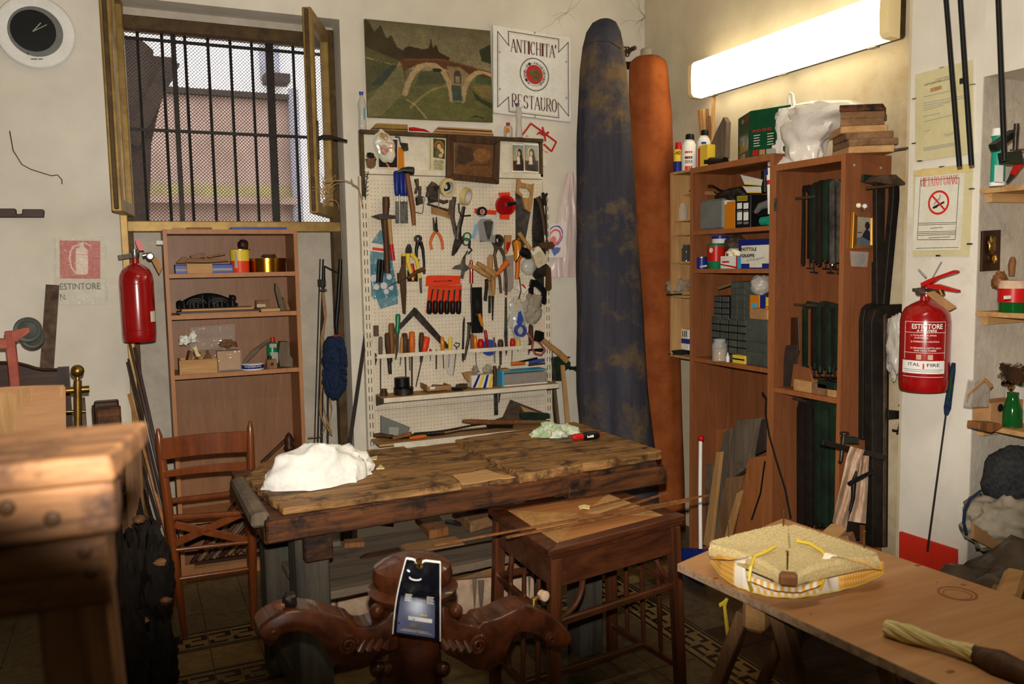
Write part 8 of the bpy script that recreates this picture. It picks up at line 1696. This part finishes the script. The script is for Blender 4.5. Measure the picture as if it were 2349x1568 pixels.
gf=thing('gold_frame_photo','small gold framed photograph hanging on the cabinet side','picture',RV(445,1005,.01))
q,qi=[(345,630),(560,655),(560,998),(328,1005)],[(380,680),(525,692),(522,970),(370,965)]
Qo,Qi=quad4(RV,q,.018),quad4(RV,qi,.012)
for i in range(4):j=(i+1)%4;part('frame_bar',MB().hexa([Qo[i]+V((0,.016,0)),Qo[j]+V((0,.016,0)),Qi[j]+V((0,.010,0)),Qi[i]+V((0,.010,0))],[Qo[i],Qo[j],Qi[j],Qi[i]]),'gold' if i%2 else 'tool_wood',gf,bevel=.002)
picture('photograph',quad4(RV,qi,.006),36,60,(150,138,116),[('grad',0,.6,(160,148,126),(140,130,116)),('poly',[(.35,1),(.30,.7),(.5,.5),(.62,.42),(.85,.5),(1,.75),(1,1)],(36,38,50)),('ell',.68,.30,.17,.14,(48,36,34)),('poly',[(0,.75),(.3,.7),(.9,.85),(1,.9),(1,1),(0,1)],(86,96,104)),('line',[(0,.55),(.3,.56)],.015,(60,50,50))],gf,'gloss_print')
T(RV,'shell_ornament','two small pale shells stuck above the gold frame','ornament',[('shell','K',(390,570,28,24,3,.2),'cream_fabric',0,.02),('shell','K',(452,578,26,24,5,.2),'white',0,.02),('bead','K',(432,610,10,16,2,.1),'steel',0,.02)])
T(RV,'small_clear_bag','small clear bag of brown screws pinned below the gold frame','bag',[('contents','K',(400,1110,70,60,3,.3),'tool_wood_dark',.001,.012),('film','P',[(305,1025),(490,1035),(475,1185),(318,1178)],'film_clear',.013,.014,0)])
for x,y in((348,168),(612,195)):part('screw_cap',MB().lathe(RV(x,y),[(0,.006),(.002,.005),(.002,0)],12,V((0,-1,0))),'label_grey',c2)
# ================================================================ pilaster: notices, extinguisher
PL=Frame('X',PX_,2000,100,2.613);PE=Frame('X',PX_,2000,600,2.24)
ns=thing('framed_notice','glazed yellowed official notice high on the white pilaster','notice',PL(430,700))
q=[(258,185),(605,95),(608,660),(258,708)];part('backing',MB().prism(quad4(PL,q,.008),(.007,0,0)),'paper',ns)
mat('old_paper',(214,204,160),(204,192,146),.3,scale=8,bump=0,coat=.6)
part('sheet',MB().prism(quad4(PL,q,.0095),(.001,0,0)),'old_paper',ns)
def ptx(par,s,x0,y0,x1,y1,h_,m='ink',off=.0105,bold=0):text(s,m,par,PL(x0,y0,off),PL(x1,y1,off),h_,bold=bold)
ptx(ns,'COMUNE DI ROMA',380,222,460,200,.006);ptx(ns,'UNITA SANITARIA LOCALE',315,255,475,212,.008,bold=.01)
rows_=[(308,322,470,285),(308,360,560,312),(308,374,560,326),(308,390,470,352),(308,404,430,372),(308,440,410,418),(315,470,480,430),(315,528,350,520),(430,548,495,536),(440,556,480,548),(308,628,520,592),(308,636,520,600),(308,644,520,608)]
for x0,y0,x1,y1 in rows_:part('text_line',MB().add([PL(x0,y0,.0106),PL(x1,y1,.0106),PL(x1,y1-4,.0106),PL(x0,y0-4,.0106)],[(0,1,2,3)]),'label_grey',ns,fix=False)
part('stamp',MB().add([PL(525,210,.0106),PL(558,202,.0106),PL(556,238,.0106),PL(525,244,.0106)],[(0,1,2,3)]),'steel_dark',ns,fix=False)
part('tape_patch',MB().add([PL(350,268,.011),PL(418,250,.011),PL(418,272,.011),PL(350,292,.011)],[(0,1,2,3)]),'pine_z',ns,fix=False)
for x,y in((422,143),(258,330),(256,597),(290,703),(603,245)):part('clip',MB().box(PL(x-5,y+5,.0),PL(x+5,y-5,.013)),'steel_dark',ns)
vf=thing('no_smoking_notice','white no smoking notice with a red circle in a clear frame','notice',PL(420,1270))
part('backing',MB().prism(quad4(PL,[(248,760),(605,715),(583,1275),(245,1273)],.006),(.005,0,0)),'old_paper',vf)
part('sheet',MB().prism(quad4(PL,[(262,800),(555,770),(530,1235),(243,1240)],.0085),(.0015,0,0)),'paper',vf)
part('tape',MB().prism(quad4(PL,[(245,785),(300,750),(605,720),(600,765),(300,795)],.0105),(.001,0,0)),'tape_yellow',vf)
serif('VIETATO FUMARE','ink_red',vf,PL(292,858,.0095),PL(522,838,.0095),.034)
for a_,c_ in(((292,820),(523,803)),((523,803),(500,1173)),((500,1173),(272,1175)),((272,1175),(292,820))):part('border',MB().tube([PL(*a_,.009),PL(*c_,.009)],.0011,4),'ink',vf)
cpt=PL(400,952,.009);ey=V((0,-1,0));k_=PL.sc(400,952,.009)
b=MB();b.lathe(cpt+V((-.0006,0,0)),[(0,73*k_),(.0,60*k_)],40,V((-1,0,0)),caps=False);part('red_ring',b,'ink_red',vf,fix=False)
def ns2(pts,m,nm,l=.0012):part(nm,MB().add([cpt+ey*(x*k_)+ZV*(y*k_)+V((-l,0,0))for x,y in pts],[tuple(range(len(pts)))]),m,vf,fix=False)
ns2([(-34,-36),(-28,-26),(-4,-14),(-6,-28)],'ink','cigarette');ns2([(-40,-24),(38,6),(42,-4),(-36,-36)],'ink','cigarette',.001);ns2([(-36,-10),(-10,24),(0,20),(8,48),(16,46),(8,12),(-6,14),(-28,-14)],'label_grey','smoke',.001);ns2([(-50,42),(-42,50),(50,-42),(42,-50)],'ink_red','red_bar',.0018)
for i,(x0,y0,x1)in enumerate(((276,1078,505),(276,1088,500),(350,1108,425),(276,1130,500),(276,1140,500),(276,1150,500),(340,1165,470),(265,1228,520))):part('text_line',MB().add([PL(x0,y0,.0092),PL(x1,y0-6,.0092),PL(x1,y0-9,.0092),PL(x0,y0-3,.0092)],[(0,1,2,3)]),'steel_dark',vf,fix=False)
for x,y in((420,738),(598,870),(586,1200),(400,1270)):part('clip',MB().box(PL(x-5,y+5,.0),PL(x+5,y-5,.012)),'steel_dark',vf)
# dark hanging rods
RH=Frame('X',2.62,2000,100,2.613)
for l,x0,x1,yb in(('left dark metal tube hanging before the glazed notice',462,525,738),('right dark metal tube hanging before the glazed notice',545,597,730),('dark metal tube hanging before the shelf recess',766,795,700)):
    b=MB();A,B=RH(x1,yb),RH(x0,-40);B=A+(B-A)*((CE-A.z)/(B.z-A.z));b.tube([A,B],.0085,12);tag(part('metal_tube',b,'black',None,smooth=40),l,'tube')
# right extinguisher
EX=Frame('X',2.80,2000,600,2.24);ec=EX(270,500);er=.091;ez0,ez1=Frame('X',2.74,2000,600,2.24)(270,672).z,Frame('X',2.78,2000,600,2.24)(270,196).z
e2,h2=extinguisher(2.80,ec.y,ez0,ez1,er,'large red fire extinguisher with white lettered label on the pilaster',1,EX)
EZ=lambda y:Frame('X',2.74,2000,600,2.24)(270,y).z
cE=V((2.80,ec.y,0));p0_=math.atan2(-cE.y,-cE.x)
def wE(u,t,l=1.012):a=p0_+(u-.5)*2.0;return V((cE.x+math.cos(a)*er*l,cE.y+math.sin(a)*er*l,t))
def etx(s,m,u0,u1,y,h_,bold=.0):z_=EZ(y);text(s,m,e2,V((0,0,0)),V((1,0,0)),h_,warp=lambda u,t:wE(u0+(u1-u0)*u,z_+t,1.02),bold=bold)
def epatch(u0,u1,ya,yb,m,nm,l=1.012):b=MB();z0_,z1_=EZ(yb),EZ(ya);b.grid(lambda u,v:wE(u0+(u1-u0)*u,z0_+(z1_-z0_)*v,l),16,1);part(nm,b,m,e2,fix=False)
etx('ESTINTORE','white',.24,.84,343,.019,.02);etx('A POLVERE','white',.34,.72,359,.009,.02)
for i,(s,u0,u1,y)in enumerate((('1) TOGLIERE LA SPINA',.22,.72,381),('DI SICUREZZA',.30,.56,394),('2) PREMERE LA VALVOLA',.22,.78,413),('3) DIRIGERE IL GETTO ALLA',.22,.82,446),('BASE DELLE FIAMME',.30,.72,459))):etx(s,'white',u0,u1,y,.006,.01)
for x0,x1,ya in((.08,.92,307),(.08,.92,362),(.06,.92,466),(.04,.90,590)):epatch(x0,x1,ya,ya+2,'white','print_line')
epatch(.07,.082,307,500,'white','print_line');epatch(.91,.92,307,500,'white','print_line');epatch(.34,.44,476,502,'cloth_dirty','pictogram');epatch(.56,.66,476,502,'cloth_dirty','pictogram')
epatch(.02,.92,508,574,'white','white_label',1.014);etx('ITAL','ink',.18,.42,535,.013,.01);etx('FIRE','ink',.55,.80,537,.013,.01);epatch(.47,.50,522,550,'red_plastic','flame_mark',1.02);epatch(.06,.88,553,555,'steel_dark','print_line',1.02);epatch(.10,.84,562,564,'steel_dark','print_line',1.02)
EV=Frame('X',2.78,2000,600,2.24)
for nm,k,d_,m_,a_,c_ in(('upper_lever','P',[(250,110),(290,90),(420,43),(432,50),(425,58),(330,88),(285,120),(252,128)],'red_plastic',-.01,.012),('lower_lever','P',[(275,118),(330,115),(435,146),(436,156),(330,140),(275,135)],'red_plastic',-.01,.012),('cross_pin','R',[(212,143,8),(275,145,8),(350,150,6)],'steel',.0,.0),('gauge','D',(257,152,20),'steel',.02,.04),('hose_port','R',[(350,150,20),(362,175,16)],'brass',.0,.0),('paper_tag','P',[(272,160),(320,150),(435,232),(398,252),(360,230)],'cardboard',.05,.052),('seal','P',[(235,40),(240,36),(280,78),(274,84)],'label_grey',.0,.004),('safety_strip','P',[(352,0),(358,0),(315,75),(300,95)],'label_grey',-.04,-.036),('neck','R',[(268,178,16),(268,200,18)],'red_paint',0,0)):
    part(nm,shape(EV,k,d_,a_,c_),m_,e2,smooth=45 if k in 'RD' else 0)
tag(part('hanging_bag',MB().blob(Frame('X',2.86,2000,600,2.24)(125,430),(.03,.045,.13),5,.3),'film_milky',None,smooth=60),'thin white bag with pink contents hanging left of the extinguisher','bag')
# long striker rod, red board, plastic heap
lr=thing('long_poker','long thin rod with a dark printed blue handle leaning on the pilaster','tool',PE(285,1490,.06))
part('handle',shape(PE,'R',[(420,520,10),(415,560,14),(398,680,16),(388,750,18),(382,785,10)],.05,.05),'duster',lr,smooth=1);part('label_strip',shape(PE,'F',[(412,560,5),(396,700,5)],.075,.078),'green_glass',lr)
part('rod',shape(PE,'R',[(380,785,4.5),(285,1485,5)],.05,.12),'dark_iron',lr)
b=MB();b.prism([PE(x,y,.02)for x,y in((140,1387),(430,1480),(430,2200),(130,2200))],(.015,0,0));tag(part('red_board',b,'terracotta',None),'red sloping board standing at the foot of the pilaster','board')
tag(part('brown_plastic_sheet',MB().blob(V((2.50,1.62,.27)),(.28,.46,.36),6,.25,40),'brown_plastic',None,smooth=60),'crumpled brown plastic sheet heaped behind the plywood table','sheet')
# ================================================================ shelved recess at the right
NJ=Frame('Y',pn,2000,100,2.613);NK=Frame('Y',pn,2000,600,2.24);NL=Frame('Y',pn,2180,700,2.6154)
b=MB();zn=NJ(665,200).z
b.box((PX_,-1.6,zn),(R+.5,pn,CE));struct('wall_over_recess',b,'wall_white')
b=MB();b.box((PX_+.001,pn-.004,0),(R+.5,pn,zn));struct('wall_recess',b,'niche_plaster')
zsh=[]
for i,(x,y,l)in enumerate(((2255,432,'upper pine shelf in the recess with the teal tube'),(2250,714,'middle pine shelf in the recess with the red jar'),(2232,972,'lower pine shelf in the recess with the green bottle'),(2212,1228,'lowest pine shelf in the recess with sack and hat'))):
    z=on('Y',pn-.02,x,y).z;zsh.append(z)
    s_=thing('recess_shelf',l,'shelf',(2.95,pn-.5,z-.02));part('board',MB().box((PX_+.0,.6,z-.018),(3.25,pn-.001,z)),'pine_x',s_);part('cleat',MB().box((PX_+.03,pn-.03,z-.05),(3.25,pn-.001,z-.018)),'pine_x',s_)
NA=NJ.at(.10);NB=NK.at(.12);NC=NL.at(.12)
def rest(o,i):return sits(o,zsh[i])
tt_=rest(T(NA,'teal_tube','teal spray tube with white cap and base on the upper recess shelf','tube',[('base','L',(750,[(845,0),(845,43),(822,43)]),'white',0,0),('body','L',(752,[(822,40),(545,36)]),'teal',0,0),('cap','L',(752,[(545,36),(530,30),(500,28),(495,0)]),'white',0,0),('label','B',(735,720,790,820),'white',.062,.063)]),0)
T(NA,'green_clamp','dark green spring clamp hanging over the teal tube','clamp',[('arm','P',[(745,600),(870,510),(880,545),(760,640)],'green_dark',.08,.11),('body','P',[(800,650),(900,640),(912,720),(810,715)],'green_dark',.08,.11),('spring','R',[(868,480,16),(862,560,16),(858,640,14)],'steel_dark',.12,.12),('pin','R',[(830,638,6),(912,634,6)],'steel',.12,.12)])
T(NA,'red_pliers','red plastic-gripped tool lying on the upper recess shelf','tool',[('grip','R',[(912,700,18),(870,740,22),(840,790,16)],'red_plastic',.05,.05),('tip','R',[(840,790,14),(810,832,6)],'steel_dark',.05,.05)])
T(NJ,'wall_plaque','dark red plaque with a small brass figure on the recess side','plaque',[('board','P',[(665,1122),(775,1115),(768,1358),(658,1365)],'dark_wood_z',.001,.012),('figure','K',(720,1205,30,55,3,.3),'brass',.012,.03),('figure_base','K',(735,1290,14,26,5,.3),'gold',.012,.03)])
rest(T(NB,'red_label_jar','dark jar with red label and tan lid on the middle recess shelf','jar',[('glass','L',(725,[(235,0),(235,66),(180,68)]),'green_glass',0,0),('label','L',(725,[(182,70),(112,70)]),'red_plastic',0,0),('collar','L',(722,[(112,66),(95,66),(72,58),(68,0)]),'cloth_dirty',0,0),('badge','B',(680,148,718,168),'white',.098,.10)]),1)
T(NB,'wooden_spoon','tan wooden stick standing behind the red-labelled jar','stick',[('wooden_spoon','R',[(718,72,14),(718,20,18),(724,-10,16),(724,-25,8)],'tool_wood',-.05,-.05)])
tag(part('walnut_heap',MB().blob(NB(655,100,-.04),(.03,.02,.035),4,.4),'tool_wood',None,smooth=60),'brown knotted lump left of the red-labelled jar','lump')
rest(T(NC,'green_bottle','small green glass bottle on the lower recess shelf','bottle',[('glass','L',(368,[(742,0),(742,54),(640,54),(600,40),(560,30),(540,32)]),'green_glass',0,0)]),2)
rest(T(NC,'plastic_bottle','clear brown bottle with blue cap behind the foil bag','bottle',[('body','L',(400,[(500,0),(500,66),(310,66),(280,40),(252,22)]),'film_milky',-.06,-.06),('cap','L',(402,[(252,24),(225,24),(225,0)]),'blue_mid',-.06,-.06)]),2)
tag(part('foil_bag',MB().blob(NC(380,420,.02),(.05,.035,.042),5,.7),'chrome',None,smooth=20),'crumpled silver and purple foil bag on the lower recess shelf','bag')
b=MB();
for k in range(4):b.prism([NC(300+k*34,350+k*10,.065),NC(320+k*34,345+k*10,.065),NC(370+k*30,440+k*4,.065),NC(345+k*30,452+k*4,.065)],(0,.004,0))
o=part('foil_print',b,'dark_wood_z',bpy.data.objects['foil_bag'])
T(NC,'cardboard_house','bent brown cardboard flap and dusty clear bag at the recess edge','cardboard',[('flap','P',[(105,535),(210,430),(262,480),(240,500),(210,455),(115,535),(100,580)],'cardboard',.05,.054),('bag','P',[(150,450),(240,470),(232,610),(120,612),(140,500)],'film_grey',.0,.03)])
rest(T(NC,'cardboard_box','brown cardboard box with a round hole on the lower recess shelf','box',[('carton','B',(240,520,440,690),'cardboard',-.09,-.02),('hole','D',(300,570,24),'black',-.021,-.019)]),2)
rest(T(NC,'wood_block','brown wood block lying in front of the cardboard box','wood',[('wood_block','P',[(180,650),(300,655),(320,680),(250,712),(175,690)],'tool_wood',-.01,.04)]),2)
tag(part('wool_hat',MB().blob(NC(380,1040,.02),(.12,.10,.125),7,.12,40),'wool',None,smooth=60),'dark grey woolly bundle on top of the canvas sack','cloth')
tag(part('canvas_sack',MB().blob(NC(330,1300,.05),(.17,.12,.10),2,.30,44),'sack',None,smooth=60),'pale creased canvas sack under the woolly bundle','sack')
T(NC,'blue_strap','dark blue curved strap hanging down left of the canvas sack','strap',[('blue_strap','R',[(185,1110,7),(120,1160,9),(85,1230,9),(80,1300,9),(95,1365,9)],'duster',.12,.12)])
tag(part('brown_wedge_board',MB().prism([NC(x,y,.14)for x,y in((145,1310),(360,1470),(290,1480),(138,1400))],(0,.01,0)),'cardboard',None),'brown board end below the canvas sack','board')
hz=MB();hz.tube([on('Z',.0,1828,1500)+V((0,0,.02)),on('Z',.0,1835,1478)+V((0,0,.05)),on('Z',0,1860,1462)+V((0,0,.06)),on('Z',0,1900,1460)+V((0,0,.03))],.014,10);tag(part('vacuum_hose',hz,'black',None,smooth=1),'short black curved hose on the floor under the plywood table','hose')
# lettering, marks and bands belong to the part that carries them
SUBS={'lettering','text_line','border','inner_border','roundel_ring','red_disc','lion_head','mane','accent','screw','label_mark','nail_head','red_ring','cigarette','smoke','red_bar','stamp','print_line','pictogram','flame_mark','badge','edge_band','label_square','logo_ring','picture_square','caption','drip','torn_patch','stain','ring_stain','veneer_wedge','weld_ring','beading','lower_bead','carved_leaf','castor_wheel','dial_mark','foil_print','bar_mark'}
base=lambda o:o.name.split('.')[0]
def size(o):c=[v.co for v in o.data.vertices];return sum((max(p[k]for p in c)-min(p[k]for p in c))for k in range(3))
for t in[o for o in COL.objects if o.type=='EMPTY' and o.parent is None]:
    ch=[c for c in t.children if c.type=='MESH'];hosts=[c for c in ch if base(c)not in SUBS]
    if not hosts:continue
    host=max(hosts,key=size)
    for c in ch:
        if base(c)not in SUBS:continue
        h=min((q for q in hosts if base(q)=='side_panel'),key=lambda q:(WO[q.name]-WO[c.name]).length)if base(c)=='edge_band' else host
        c.parent=h;c.location=WO[c.name]-WO[h.name]
GR={'deep_clamp':'deep clamps hanging in the near cabinet','chisel':'chisels on the pegboard','screwdriver':'screwdrivers of the workshop','wood_piece':'stacked wood pieces on the near cabinet','plank':'planks leaning in the far cabinet','holy_card':'holy cards in the display case','leaning_bar':'long bars leaning in the niche corner','long_clamp':'long clamps on the cabinet side','iron_rod':'iron rods right of the bookshelf','cord':'cords hanging on the iron rods','cane_strip':'cane strips lying on the side table','stick':'sticks bundled on the far cabinet','metal_tube':'dark metal tubes hanging at the right','recess_shelf':'shelves in the recess','turned_chisel':'pale handled chisels on the pegboard','hand_file':'files about the pegboard','masking_tape':'masking tape rolls on the pegboard','drawer_cabinet':'drawer units on the third shelf'}
from collections import Counter
tops=[o for o in COL.objects if o.parent is None and 'category' in o.keys()]
cnt=Counter(base(o)for o in tops)
for o in tops:
    if cnt[base(o)]>1 and 'group' not in o.keys():
        nm=base(o).replace('_',' ');o['group']=GR.get(base(o),nm+('es' if nm[-1]in 'hsx' else 's')+' around the workshop')
